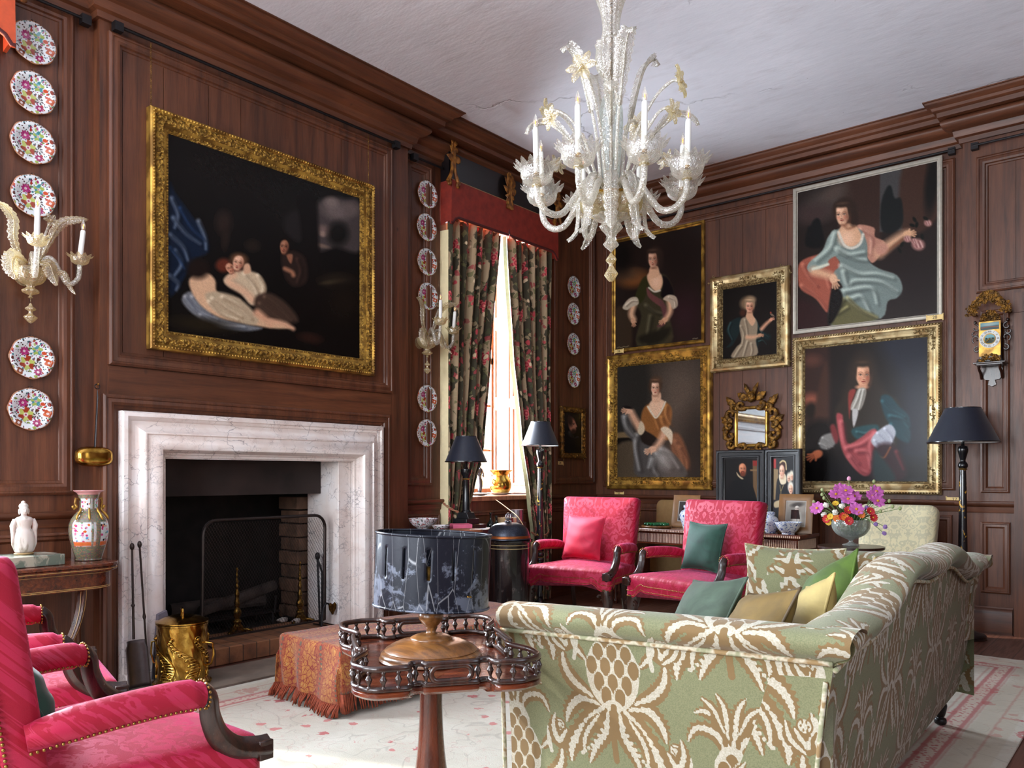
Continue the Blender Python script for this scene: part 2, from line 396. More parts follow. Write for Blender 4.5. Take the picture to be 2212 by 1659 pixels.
# left wall ------------------------------------------------------
m = M()
FO = (2.41, 3.885, 0, 1.34)
slab_x(m, -.62, 0, YF - .3, YB + .3, 0, ZC, [W1, W2, W3, FO])
slab_x(m, 0, .08, 2.035, 4.43, 0, 3.93, [FO])
panel(m, 'x', 0, 1.47, 1.924, 1.112, 3.84)
panel(m, 'x', .08, 2.079, 4.252, 1.86, 3.785, planks=[onx(q, 500, .08).y for q in (352, 449, 519, 736)])
panel(m, 'x', 0, 4.458, 4.76, 1.134, 3.80, planks=[onx(910, 500).y])
panel(m, 'x', 0, 6.47, 7.2, 1.13, 3.80, planks=[onx(1232, 500).y, 7.0])
panel(m, 'x', 0, 1.47, 1.96, .22, .90, PROF_SM); panel(m, 'x', 0, 4.47, 4.86, .22, .90, PROF_SM); panel(m, 'x', 0, 6.25, 7.2, .22, .90, PROF_SM)
panel(m, 'x', 0, 4.95, 6.16, .22, .90, PROF_SM)
m.frame((.08, 2.045, 0), (0, 1, 0), (0, 0, 1), (1, 0, 0), 2.18, 1.69, PROF_BOL[:-1] + [(.09, .0)], True)
wl = struct(m.build('wall_left', W_V, smooth=30))
# level boards that read as separate timber: frieze over the chimneypiece
m = M(); m.box(.078, 2.085, 1.692, .087, 4.245, 1.855)
struct(m.build('trim_1', W_Y, smooth=0))
DADO = [(0, .93), (.012, .93), (.016, .945), (.02, .975), (.03, .98), (.045, .99), (.05, 1.0), (.05, 1.015), (.042, 1.02), (0, 1.02)]
BASE = [(0, 0), (.035, 0), (.035, .17), (.028, .185), (.014, .195), (.01, .205), (0, .205)]
def rail(name, prof, segs, mat):
    mb = M()
    for sgm in segs: mb.sweep(prof, sgm)
    return struct(mb.build(name, mat, smooth=30))
rail('trim_2', DADO, [[(0, YF, 1, 0), (0, .09, 1, 0)], [(0, 1.41, 1, 0), (0, 2.035, 1, 0)], [(0, 4.43, 1, 0), (0, 4.94, 1, 0)], [(0, 6.17, 1, 0), (0, YB, 1, -1)]], W_Y)
rail('baseboard_left', BASE, [[(0, YF, 1, 0), (0, 2.035, 1, 0)], [(0, 4.43, 1, 0), (0, YB, 1, -1)]], W_Y)
# back wall ------------------------------------------------------
m = M(); m.box(-.62, YB, 0, XW + .3, YB + .3, ZC)
m.box(3.53, YB - .1, 0, XW, YB, 3.93)
panel(m, 'y', YB, .1, 3.46, 1.10, 3.775, planks=[ony(q, 600).x for q in (1480, 1555, 1605, 1655, 1702, 1760, 1830, 1900, 1980)])
for a in [(.1, 1.0), (1.08, 2.3), (2.38, 3.44)]: panel(m, 'y', YB, a[0], a[1], .22, .90, PROF_SM)
panel(m, 'y', YB - .1, 3.625, 5.1, 2.64, 3.70, planks=[ony(2195, 450, 7.16).x, 4.3, 4.7])
panel(m, 'y', YB - .1, 3.655, 3.85, 1.085, 2.50, PROF_SM)
panel(m, 'y', YB - .1, 3.655, 3.855, .31, .86, PROF_SM)
struct(m.build('wall_back', W_V, smooth=30))
rail('trim_3', DADO, [[(0, YB, 1, -1), (3.53, YB, -1, -1)], [(3.53, YB, -1, -1), (3.53, YB - .1, -1, -1), (3.885, YB - .1, 1, -1), (3.885, YB - .095, 1, 0)]], W_X)
rail('baseboard_back', BASE, [[(0, YB, 1, -1), (3.53, YB, -1, -1)], [(3.53, YB, -1, -1), (3.53, YB - .1, -1, -1), (3.87, YB - .1, 0, -1)]], W_X)
m = M()     # door casing that begins past the pier
m.box(3.885, YB - .16, 0, 4.03, YB - .09, 2.45); m.box(4.83, YB - .16, 0, 4.97, YB - .09, 2.45); m.box(3.88, YB - .164, 2.452, 4.975, YB - .091, 2.6)
m.box(4.03, YB - .115, 0, 4.83, YB - .09, 2.45); panel(m, 'y', YB - .115, 4.12, 4.74, 1.15, 2.35, PROF_SM); panel(m, 'y', YB - .115, 4.12, 4.74, .25, .95, PROF_SM)
struct(m.build('door_1', W_V, smooth=30))
# unseen sides ---------------------------------------------------
WR = [(1.2, 2.6, 1.02, 3.6)]  # unseen opening added in the right wall to let in soft fill
m = M(); slab_x(m, XW, XW + .3, YF - .3, YB + .3, 0, ZC, WR)
for a in [(YF + .2, -.8), (-.6, 1.0), (2.9, 4.9), (5.1, 7.1)]: panel(m, 'x', XW, a[0], a[1], 1.12, 3.78, sgn=-1)
struct(m.build('wall_right', W_V, smooth=30))
FW = [(.7, 2.3, .9, 3.7), (3.4, 5.0, .9, 3.7)]
m = M()
xs = [-.62, .7, 2.3, 3.4, 5.0, XW + .3]
for i, (a, b) in enumerate(zip(xs, xs[1:])):
    if i in (1, 3): m.box(a, YF - .3, 0, b, YF, .9); m.box(a, YF - .3, 3.7, b, YF, ZC)
    else: m.box(a, YF - .3, 0, b, YF, ZC)
struct(m.build('wall_front', W_V, smooth=30))
m = M(); m.box(-.95, YF - .3, -.1, XW + .3, YB + .3, 0); struct(m.build('floor', FLOOR, smooth=0))
m = M(); m.box(-.62, YF - .3, ZC, XW + .3, YB + .3, ZC + .1); struct(m.build('ceiling', PLASTER, smooth=0))
# cornice --------------------------------------------------------
def cornice(c):
    k = c / .33
    return [(0, 3.84), (.022, 3.84), (.026, 3.875), (.05, 3.885), (.055, 3.90), (.06, 3.925)] + \
        [(.062 + .085 * math.sin(PI * t) ** .8 * .55 + .05 * t, 3.93 + .095 * t) for t in [i / 8 for i in range(9)]] + \
        [(.125 * k, 4.03), (.21 * k, 4.035), (.215 * k, 4.07), (.235 * k, 4.075), (.25 * k, 4.082), (.262 * k, 4.10), (.295 * k, 4.115), (.31 * k, 4.125), (.312 * k, 4.14), (.33 * k, 4.142), (.33 * k, ZC + .002), (0, ZC + .002)]
m = M(); P = cornice(.33)
m.sweep(P, [(0, YF, 1, 1), (0, 2.035, 1, -1), (.08, 2.035, 1, -1), (.08, 4.43, 1, 1), (0, 4.43, 1, 1), (0, YB, 1, -1)])
struct(m.build('trim_4', W_Y, smooth=30))
m = M(); P = cornice(.24)
m.sweep(P, [(0, YB, 1, -1), (3.53, YB, -1, -1), (3.53, YB - .1, -1, -1), (XW, YB - .1, -1, -1)])
struct(m.build('trim_5', W_X, smooth=30))
m = M(); P = cornice(.33); m.sweep(P, [(XW, YB - .1, -1, -1), (XW, YF, -1, 1)]); m.sweep(P, [(XW, YF, -1, 1), (0, YF, 1, 1)]); struct(m.build('trim_6', W_Y, smooth=30))
# picture rail rod under the cornice, with its brackets
RODS = [([(.055, 1.7, 3.815), (.055, 2.0, 3.815)], [(.06, 1.97)], 'over the china plates beside the chimney breast'), ([(.125, 2.1, 3.815), (.125, 4.3, 3.815)], [(.13, 2.12), (.13, 4.27)], 'above the great gilt-framed picture'), ([(.055, 4.5, 3.815), (.055, 4.85, 3.815)], [(.06, 4.53)], 'between chimney breast and pelmet'), ([(.2, YB - .05, 3.83), (3.46, YB - .05, 3.83)], [(3.44, YB - .04), (.24, YB - .04)], 'above the portraits'), ([(3.6, YB - .15, 3.79), (4.6, YB - .15, 3.79)], [(3.62, YB - .14)], 'over the panel above the clock')]
for pts, br, wh in RODS:
    m = M(); m.tube(pts, .009, 8)
    for (x, y) in br: zz = pts[0][2]; m.box(x - .035, y - .025, zz - .03, x + .012, y + .025, zz + .022) if y < 5 else m.box(x - .025, y - .015, zz - .03, x + .025, y + .03, zz + .022)
    tag(m.build('picture_rail', IRON), 'dark iron picture rod ' + wh, 'rail')
# windows --------------------------------------------------------
SHUT = wood('window_joinery', (92, 56, 38), (150, 104, 76), (176, 130, 100), 'z', .4, 1, .1, .25)
def window(name, w, x_in, x_out, full=True, axis='x'):
    y0, y1, z0, z1 = w; mb = M(); s = 1 if x_out > x_in else -1; xm = x_out - s * .1
    def bx(a, b, c, d, e, f):
        if axis == 'x': mb.box(a, b, c, d, e, f)
        else: mb.box(b, a, c, e, d, f)
    for (a, b, c, d) in [(y0, y0 + .06, z0, z1), (y1 - .06, y1, z0, z1), (y0, y1, z0, z0 + .07), (y0, y1, z1 - .06, z1), (y0, y1, (z0 + z1) / 2 - .03, (z0 + z1) / 2 + .03)]:
        bx(xm - .03, a, c, xm + .03, b, d)
    n = 4
    for i in range(1, n): q = y0 + (y1 - y0) * i / n; bx(xm - .014, q - .011, z0, xm + .014, q + .011, z1)
    for i in range(1, 6): q = z0 + (z1 - z0) * i / 6; bx(xm - .014, y0, q - .011, xm + .014, y1, q + .011)
    o = struct(mb.build(name, SHUT if full else WHITE_IN, smooth=0))
    mb = M(); bx(xm - .003, y0 + .05, z0 + .05, xm + .003, y1 - .05, z1 - .05); p = mb.build('pane', GLASS, o, smooth=0); return o
w1 = window('window_1', W1, 0, -.62)
m = M()     # folded shutters lining the reveals and the timber sill
for (ya, yb, sg) in ((W1[1] - .035, W1[1] - .001, -1), (W1[0] + .001, W1[0] + .035, 1)):
    m.box(-.50, ya, W1[2] + .03, -.01, yb, W1[3]); f = ya if sg < 0 else yb
    for q_, (za, zb) in [(q_, zz) for q_ in (-.47, -.24) for zz in ((1.12, 1.9), (1.98, 2.7), (2.78, 3.6))]:
        m.frame((q_, f, za), (1, 0, 0), (0, 0, 1), (0, sg, 0), .2, zb - za, [(0, 0), (.004, .012), (.022, .014), (.03, 0)])
m.build('shutter', SHUT, w1, smooth=30)
m = M(); m.box(-.50, W1[0] - .03, W1[2] - .03, .05, W1[1] + .03, W1[2] + .012); m.build('sill_board', SHUT, w1, bevel=.006)
window('window_2', W2, 0, -.62, False); window('window_3', W3, 0, -.62, False); window('window_4', WR[0], XW, XW + .3, False)
for i, f in enumerate(FW): window('window_%d' % (5 + i), f, YF, YF - .3, False, 'y')
# ---------------------------------------------------------------- light: daylight at the windows, fill from an added right-hand window, low sun from the garden side
def area(name, loc, rot, sx, sy, power, c=(1, 1, 1)):
    l = bpy.data.lights.new(name, 'AREA'); l.shape = 'RECTANGLE'; l.size = sx; l.size_y = sy; l.energy = power; l.color = c
    o = bpy.data.objects.new(name, l); COL.objects.link(o); o.location = loc; o.rotation_euler = rot; return o
SKY = (.80, .90, 1.0)
area('daylight_window_1', (-.70, 5.55, 2.4), (0, R(-90), 0), 2.7, 1.15, 640, SKY)
area('daylight_window_2', (-.70, .75, 2.4), (0, R(-90), 0), 2.7, 1.3, 470, SKY)
area('daylight_window_3', (-.70, -2.0, 2.4), (0, R(-90), 0), 2.7, 1.4, 260, SKY)
area('fill_window_added', (XW + .38, 1.9, 2.3), (0, R(90), 0), 2.6, 1.4, 30, SKY)  # weak fill from the right, behind the added unseen window
for x in (1.5, 4.2): area('daylight_front', (x, YF - .38, 2.3), (R(90), 0, 0), 1.6, 2.8, 250, (.90, .95, 1.0))
sl = bpy.data.lights.new('sun', 'SUN'); sl.energy = 3.2; sl.angle = R(1.2); sl.color = (1, .93, .82)
so = bpy.data.objects.new('sun', sl); COL.objects.link(so)
so.rotation_euler = Vector((1, .37, -.72)).to_track_quat('-Z', 'Y').to_euler()
wd = bpy.data.worlds.new('sky'); bpy.context.scene.world = wd; wd.use_nodes = True
bg = wd.node_tree.nodes['Background']; sk = wd.node_tree.nodes.new('ShaderNodeTexSky'); sk.sky_type = 'NISHITA'; sk.sun_disc = False; sk.sun_elevation = R(32)
wd.node_tree.links.new(sk.outputs[0], bg.inputs[0]); bg.inputs[1].default_value = .3
# ---------------------------------------------------------------- camera
cd = bpy.data.cameras.new('camera'); co = bpy.data.objects.new('camera', cd); COL.objects.link(co)
co.location = CAM; co.rotation_euler = (R(90), 0, YAW); cd.sensor_width = 36; cd.lens = 36 * FPX / 2212; cd.shift_y = (HOR - 829.5) / 2212
cd.clip_start = .05
S = bpy.context.scene; S.camera = co
S.view_settings.view_transform = 'Standard'; S.view_settings.look = 'None'; S.view_settings.exposure = .7; S.view_settings.gamma = 1
S.view_settings.use_curve_mapping = False
S.cycles.use_denoising = True
S.cycles.max_bounces = 8; S.cycles.diffuse_bounces = 4; S.cycles.glossy_bounces = 3; S.cycles.transparent_max_bounces = 14; S.cycles.transmission_bounces = 4
S.cycles.sample_clamp_indirect = 6; S.cycles.caustics_reflective = False; S.cycles.caustics_refractive = False
# ---------------------------------------------------------------- fireplace and hearth
fp = thing('fireplace', (0, 3.13, 0), 'large veined marble chimneypiece with a black hearth opening under the gilt-framed picture', 'fireplace')
def sub(parent):  # build in world coordinates under a thing that stands at its base
    return Matrix.Translation(-Vector(parent.location)) if abs(parent.rotation_euler.z) < 1e-9 else (Matrix.Translation(parent.location) @ Matrix.Rotation(parent.rotation_euler.z, 4, 'Z')).inverted()
def put(mb, name, mat, parent, world=False, **k):
    if world: mb.xf(sub(parent))
    return mb.build(name, mat, parent, **k)
MP = [(0, .001), (0, .05), (.008, .06), (.03, .064), (.036, .055), (.05, .05), (.056, .042), (.075, .042), (.1, .055), (.118, .078), (.122, .088), (.130, .09), (.136, .082), (.15, .084), (.175, .098), (.2, .105), (.222, .098), (.236, .075), (.242, .05), (.25, .046), (.254, .036), (.268, .03), (.272, .02), (.276, .02), (.272, -.0)]
m = M(); m.frame((.08, 2.139, 0), (0, 1, 0), (0, 0, 1), (1, 0, 0), 1.99, 1.597, MP, True)
put(m, 'marble_surround', MARBLE, fp, True, smooth=35)
for a_ in (2.137, 3.85):
    m = M(); m.box(.082, a_, .001, .19, a_ + .283, .07); put(m, 'plinth_block', MARBLE, fp, True, bevel=.006)
m = M(); m.box(-.30, 3.74, .115, .075, 3.88, 1.335); put(m, 'inner_jamb', MARBLE, fp, True, bevel=.004)
m = M()   # firebrick chamber, open to the room
m.box(-.9, 2.2, .001, -.625, 2.424, 1.9); m.box(-.9, 3.872, .001, -.625, 4.2, 1.9); m.box(-.9, 2.424, .001, -.8, 3.872, 1.9); m.box(-.8, 2.424, 1.36, -.625, 3.872, 1.9); m.box(-.62, 2.424, 1.325, -.21, 3.872, 1.338); m.box(-.8, 2.424, .001, -.36, 3.872, .1)
m.box(-.62, 2.412, .001, .06, 2.424, 1.338); m.box(-.62, 3.872, .001, -.31, 3.883, 1.338)
put(m, 'fire_chamber', SOOT, fp, True, smooth=0)
m = M(); m.box(-.2, 2.425, 1.085, -.13, 3.735, 1.338); put(m, 'lintel_board', SOOT_BR, fp, True, smooth=0)
m = M()
for i in range(9): m.box(-.56, 3.66 + .02 * (i % 2), .12 + .105 * i, -.32, 3.86, .215 + .105 * i)
put(m, 'brick_side', plain('sooted_brick', (92, 66, 50), .85, 0, .4, 12), fp, True, bevel=.006)
m = M(); m.box(-.35, 2.43, .002, .12, 3.738, .112); put(m, 'brick_hearth', BRICK, fp, True, bevel=.006)
HST = plain('hearth_stone', (120, 106, 94), .7, 0., .25, 6)
m = M(); m.box(.205, 2.05, .001, .62, 4.2, .012); put(m, 'hearth_slab', HST, fp, True, smooth=0)
# wire fire screen
fs = thing('fire_screen', (.0, 3.17, .112), 'black wire mesh fire screen with rounded corners standing before the grate', 'fire screen')
SC0, SC1, SZ0, SZ1 = 2.70, 3.66, .16, .93; cr = .1; xs_ = .03
def rrect(y0, y1, z0, z1, r, n=6):
    out = []
    for (cy, cz, a0) in ((y1 - r, z1 - r, 0), (y0 + r, z1 - r, 90)):
        out += [(cy + r * math.cos(R(a0 + 90 * i / n)), cz + r * math.sin(R(a0 + 90 * i / n))) for i in range(n + 1)]
    return [(y1, z0)] + out + [(y0, z0)]
op = [(xs_ - .02 + .02 * (z - .1), y, z) for (y, z) in rrect(SC0, SC1, SZ0, SZ1, cr)]
m = M(); m.tube(op, .011, 8, mod=lambda a, L: 1 + .25 * math.sin(L * 260 + a)); m.tube([op[-1], op[0]], .008, 6); put(m, 'screen_frame', STEEL, fs, True)
m = M(); stp = .021
def clip_z(y): 
    d = max(0, SC0 + cr - y, y - SC1 + cr); return SZ1 - cr + math.sqrt(max(0, cr * cr - d * d)) if d > 0 else SZ1
for sgn in (1, -1):
    k = -60
    while k < 120:
        c0 = SC0 + k * stp; ptsl = []
        for i in range(0, 41):
            z = SZ0 + (SZ1 - SZ0) * i / 40; y = c0 + sgn * (z - SZ0) * .62
            if SC0 < y < SC1 and z < clip_z(y): ptsl.append((y, z))
        if len(ptsl) > 1:
            (ya, za), (yb, zb) = ptsl[0], ptsl[-1]; w = .0011
            m.add([(xs_ - .018 + .02 * (za - .1) + .001 * sgn, ya - w, za), (xs_ - .018 + .02 * (za - .1), ya + w, za), (xs_ - .018 + .02 * (zb - .1), yb + w, zb), (xs_ - .018 + .02 * (zb - .1) + .001 * sgn, yb - w, zb)], [(0, 1, 2, 3)])
        k += 1
put(m, 'wire_mesh', STEEL, fs, True, smooth=0)
for y in (SC0 + .02, SC1 - .02):
    m = M(); m.tube([(.0, y, .17), (.0, y, .124), (.06, y, .127), (.1, y, .121)], .006, 6); m.tube([(.0, y, .124), (-.09, y, .121)], .006, 6); put(m, 'foot', STEEL, fs, True)
# grate with half-burnt log
gr = thing('fire_grate', (-.42, 3.2, .1), 'low iron grate holding burnt logs behind the wire screen', 'grate')
m = M()
for k in range(5): m.tube([(-.55 + .07 * k, 2.85, .2), (-.55 + .07 * k, 3.55, .2)], .009, 6)
for y in (2.9, 3.5): m.tube([(-.55, y, .2), (-.25, y, .2), (-.24, y, .32)], .01, 6); m.tube([(-.5, y, .2), (-.5, y, .103)], .01, 6); m.tube([(-.28, y, .2), (-.28, y, .103)], .01, 6)
put(m, 'bars', IRON, gr, True); gr.location.x -= .12
ASHW = plain('charred_log', (58, 48, 44), .9, 0, .5, 14)
for i, (a, b, r_) in enumerate([((-.60, 2.8, .275), (-.52, 3.5, .275), .045), ((-.45, 2.95, .265), (-.53, 3.6, .375), .038)]):
    mm = M(); mm.tube([a, [(a[j] + b[j]) / 2 for j in range(3)], b], [r_, r_ * 1.1, r_], 10, mod=lambda q, L: 1 + .08 * math.sin(q * 3 + L * 20))
    lo = mm.build('log', ASHW); tag(lo, ['charred log lying along the grate behind the screen', 'thinner charred log leaning on another in the grate'][i], 'log')
for i, (px, py) in enumerate([(610, 1350), (640, 1352)]):
    p = onz(px, py - 5, .112); mm = M()
    mm.ell((0, 0, .02), (.03, .045, .02), 9, 6); 
    for j in range(len(mm.v)): v = mm.v[j]; q = 1 + .3 * math.sin(31 * v[0] * 3 + 57 * v[1] + i); mm.v[j] = (v[0] * q, v[1] * q, v[2])
    o = mm.build('ash_lump', plain('pale_ash', (170, 160, 154), .95, 0, .2), loc=(p.x, p.y, .113)); tag(o, ['crumpled pale ash lump on the bricks between the andirons', 'small pale ash lump on the bricks beside the andiron nearer the tole lamp'][i], 'ash')
# andirons
def andiron(x, y, label):
    t = thing('andiron', (x, y, .1135), label, 'andiron', group='brass andirons')
    m = M(); m.lathe(lathe_curve([(.001, .07), (.03, .075), (.03, .09), (.018, .1), (.024, .115), (.03, .14), (.026, .165), (.014, .18), (.02, .2), (.016, .23), (.012, .25), (.017, .27), (.013, .29), (.01, .31), (.014, .325), (.009, .345), (.012, .36), (.007, .385), (.009, .4), (.005, .43), (.010, .445), (.006, .458), (0, .462)], 4), 16)
    m.build('spire', BRASS_D, t)
    pl = [(-.07, 0), (-.06, .02), (-.045, .022), (-.04, .045), (-.025, .06), (-.022, .085), (.022, .085), (.025, .06), (.04, .045), (.045, .022), (.06, .02), (.07, 0), (.045, .004), (.02, .018), (0, .022), (-.02, .018), (-.045, .004)]
    m = M(); m.prism(pl, -.012, .012, 'yz'); m.ell((.012, 0, .05), (.008, .018, .02), 10, 6)
    m.build('scroll_plate', BRASS_D, t, bevel=.003)
    for s in (-1, 1):
        m = M(); m.tube([(.0, s * .05, .022), (.03, s * .07, .02), (.045, s * .085, .012)], [.011, .01, .008], 8); m.ell((.045, s * .086, .012), .011, 8, 6); m.build('foot', BRASS_D, t)
    m = M(); m.box(-.2, -.01, .01, -.01, .01, .03); m.box(-.2, -.01, 0.001, -.18, .01, .03); m.build('log_bar', IRON, t); return t
p = onz(512, 1368, .112); andiron(p.x, p.y, 'brass andiron with a spired finial, nearer the brass log bin')
p = onz(648, 1345, .112); andiron(p.x, p.y, 'brass andiron with a spired finial, farther along the hearth towards the tole lamp')
# iron pokers inside the opening
po = thing('firedog', (-.28, 2.58, .1), 'tall iron firedog with a ball top at the far left inside the hearth opening', 'firedog')
m = M(); m.tube([(-.28, 2.58, .1135), (-.28, 2.585, .4), (-.28, 2.57, .52)], [.014, .012, .012], 8); put(m, 'shaft', IRON, po, True)
m = M(); m.ell((-.28, 2.57, .56), .035, 12, 8); put(m, 'ball', plain('rusty_iron', (84, 62, 54), .7, .3), po, True)
po = thing('fire_tongs', (-.06, 3.68, .112), 'black iron tongs leaning by the brick side of the hearth opening', 'fire tongs')
m = M(); m.tube([(-.03, 3.655, .1145), (-.06, 3.66, .5), (-.08, 3.67, .6)], .008, 6); m.tube([(-.05, 3.69, .1145), (-.05, 3.69, .5), (-.08, 3.67, .6)], .008, 6); put(m, 'rods', IRON, po, True)
m = M(); m.ell((-.08, 3.67, .62), (.02, .02, .03), 8, 6); put(m, 'knob', IRON, po, True)
po = thing('chestnut_ladle', (-.02, 3.70, .12), 'small brass heart-shaped ladle head on an iron arch inside the right of the hearth', 'ladle')
m = M(); m.tube(bez((.06, 3.60, .1215), (.05, 3.6, .28), (.06, 3.66, .36), (.06, 3.70, .2), 10), .008, 6); put(m, 'arch', IRON, po, True)
m = M(); m.prism([(0, -.05), (.03, -.01), (.035, .02), (.02, .04), (0, .025), (-.02, .04), (-.035, .02), (-.03, -.01)], 0, .006, 'yz', (.068, 3.69, .25)); put(m, 'heart', BRASS_D, po, True)
# fire irons leaning on the marble, left
sh = thing('fire_shovel', (.27, 2.19, .012), 'iron fire shovel with pierced blade leaning on the marble left of the brass log bin', 'shovel')
a = Vector((.23, 2.16, .28)); b = Vector((.20, 2.165, .80))
m = M(); m.tube([a, a.lerp(b, .35), a.lerp(b, .37), a.lerp(b, .39), b], [.008, .007, .012, .007, .006], 8); m.ell(b + Vector((0, 0, .01)), (.014, .014, .022), 8, 6); put(m, 'handle', STEEL, sh, True)
SHB = plain('shovel_iron', (84, 76, 76), .45, .8)
m = M(); m.grid(lambda u, v: (.235 + .05 * (1 - v) + .02 * (abs(u - .5) * 2) ** 3, 2.10 + .125 * u + (.02 * (.5 - u) if v > .85 else 0), .016 + .26 * v), 10, 12)
bl = put(m, 'blade', SHB, sh, True, solid=.004)
m = M(); st6 = [(.262 + 0, 2.163 + .026 * math.cos(R(60 * i + 30)), .11 + .026 * math.sin(R(60 * i + 30))) for i in range(6)]
for i in range(6): m.tube([st6[i], st6[(i + 2) % 6]], .0022, 4)
m.tube(st6, .002, 4, closed=True); put(m, 'pierced_star', IRON, bl)
m = bl.children[0]; m.parent = bl; m.matrix_parent_inverse = (Matrix.Translation(sh.location)).inverted()
pk = thing('poker', (.22, 2.33, .012), 'long iron poker slanting across the marble behind the brass log bin', 'poker')
a = Vector((.212, 2.255, .021)); b = Vector((.207, 2.205, .82))
m = M(); m.tube([a, a.lerp(b, .45), a.lerp(b, .47), a.lerp(b, .5), b], [.006, .006, .011, .006, .006], 8); m.ell(b, (.013, .013, .022), 8, 6); put(m, 'rod', STEEL, pk, True)
bw = thing('folded_bellows', (.2, 2.31, .012), 'grey folded leather bellows propped on the marble behind the brass log bin', 'bellows')
m = M()
for i in range(5):
    o_ = .012 * i; m.prism([(2.27 + .01 * i, .02), (2.36, .02), (2.375, .3), (2.355, .42), (2.30, .40)], .185 + o_ * .6, .190 + o_ * .6 + .002, 'yz', (0, 0, 0))
m.v = [(.191 + (v[0] - .185) * .75, v[1] + .01, v[2]) for v in m.v]; put(m, 'folds', plain('grey_leather', (112, 106, 116), .6), bw, True, bevel=.002)
# brass log bin ------------------------------------------------------------
p = onz(388, 1478); p.x += .03; lb = thing('log_bin', (p.x, p.y, .0135), 'brass log bin with a lid and embossed curling leaves beside the hearth', 'log bin')
RB = .147; NB = 150
prof = [(RB + .02, 0), (RB + .02, .012), (RB + .006, .025), (RB + .004, .035)] + [(RB, .04 + .3 * i / 60) for i in range(61)] + [(RB + .006, .343), (RB + .006, .352), (RB - .004, .354)]
m = M(); st0 = 0
m.lathe(prof, NB, sx=1, sy=.92, mod=lambda a, r, z: (r + .0012 * math.sin(a * 23 + 40 * z) * math.sin(61 * z + a * 5), z), cap=True)
m.build('body', BRASS, lb, smooth=50)
def onbin(s, z, o=.0): a = s / RB - .5; return ((RB + o) * math.cos(a), (RB + o) * .92 * math.sin(a), z)
for c in (-.31, -.155, 0, .155, .31):
    m = M(); sp = [(c + .05 - .085 * k + .05 * math.sin(k * 5.0), .055 + .215 * k) for k in [i / 14 for i in range(15)]]; wd = [.034 * (1 - i / 15) + .006 for i in range(15)]
    for q in (-1, 1): m.tube([onbin(s + q * w, z, .003) for (s, z), w in zip(sp, wd)], [.0038] * 14 + [.002], 6)
    for i in range(0, 14): (s, z), w = sp[i], wd[i]; m.tube([onbin(s - w, z, .002), onbin(s, z + .004, .0065), onbin(s + w, z, .002)], .0045, 6)
    m.ell(onbin(sp[-1][0] + .016, sp[-1][1] - .002, .004), (.011, .011, .011), 10, 8); m.tube([onbin(sp[-1][0] + .016 + .017 * math.cos(R(200 - 25 * i)), sp[-1][1] - .002 + .017 * math.sin(R(200 - 25 * i)), .002) for i in range(9)], .0035, 6)
    m.tube([onbin(c + .055 + .042 * math.cos(PI * i / 10), .042 + .045 * math.sin(PI * i / 10), .003) for i in range(11)], .0045, 6); m.tube([onbin(c + .055 + .022 * math.cos(PI * i / 10), .042 + .024 * math.sin(PI * i / 10), .003) for i in range(11)], .0035, 6)
    for i in range(4): m.ell(onbin(sp[2 + i * 2][0] - wd[2 + i * 2] - .010, sp[2 + i * 2][1] + .008, .001), (.012, .012, .009), 8, 6)
    m.build('embossed_leaf', BRASS, lb, smooth=60)
m = M(); m.lathe([(RB + .008, .356), (RB + .008, .364), (RB - .01, .37), (.1, .385), (.05, .395), (0, .397)], 48, sx=1, sy=.92); ld = m.build('lid', BRASS, lb)
m = M(); m.tube([(-.045, .02, .385), (-.045, .02, .42), (-.035, .016, .432), (.035, -.016, .432), (.045, -.02, .42), (.045, -.02, .385)], .006, 8); m.build('lid_handle', BRASS, ld)
for s, a in ((1, R(215)), (-1, R(35))):
    c, n_ = math.cos(a), math.sin(a); m = M(); m.tube([(c * RB, n_ * RB * .92, .24), (c * (RB + .04), n_ * (RB + .035), .235), (c * (RB + .045), n_ * (RB + .04), .17), (c * (RB + .03), n_ * (RB + .025), .115), (c * RB, n_ * RB * .92, .105)], .006, 8); m.build('side_handle', BRASS, lb)
m = M()
for i in range(44):
    a = 2 * PI * i / 44; m.ell(((RB + .021) * math.cos(a), (RB + .021) * .92 * math.sin(a), .012), .0045, 6, 4)
for i in range(14): a = R(-148); m.ell(((RB + .001) * math.cos(a), (RB + .001) * .92 * math.sin(a), .045 + .022 * i), .0035, 6, 4)
tag(m.build('rivet', BRASS_D, lb), kind='stuff')
# hearth brush with green handle
hb = thing('hearth_brush', (.35, 3.87, .0145), 'hearth brush with white bristles and a green handle lying behind the shawl-covered ottoman', 'brush')
m = M(); m.prism([(-.09, -.03), (.09, -.03), (.10, 0), (.09, .03), (-.09, .03), (-.1, 0)], .045, .065, 'xy'); m.xf(Matrix.Rotation(R(70), 4, 'Z')); m.build('brush_back', plain('brush_back_white', (214, 206, 200), .6), hb, bevel=.006)
m = M()
for i in range(14):
    for j in (-1, 0, 1): m.box(-.088 + .0135 * i, j * .018 - .006, .0, -.08 + .0135 * i, j * .018 + .006, .047)
m.xf(Matrix.Rotation(R(70), 4, 'Z')); m.build('bristles', plain('bristle', (196, 186, 176), .9), hb)
m = M(); m.tube([(.085, 0, .055), (.15, 0, .06), (.22, .0, .06)], [.012, .016, .011], 10); m.xf(Matrix.Rotation(R(70), 4, 'Z')); m.build('handle', plain('green_painted_wood', (126, 138, 44), .4), hb)
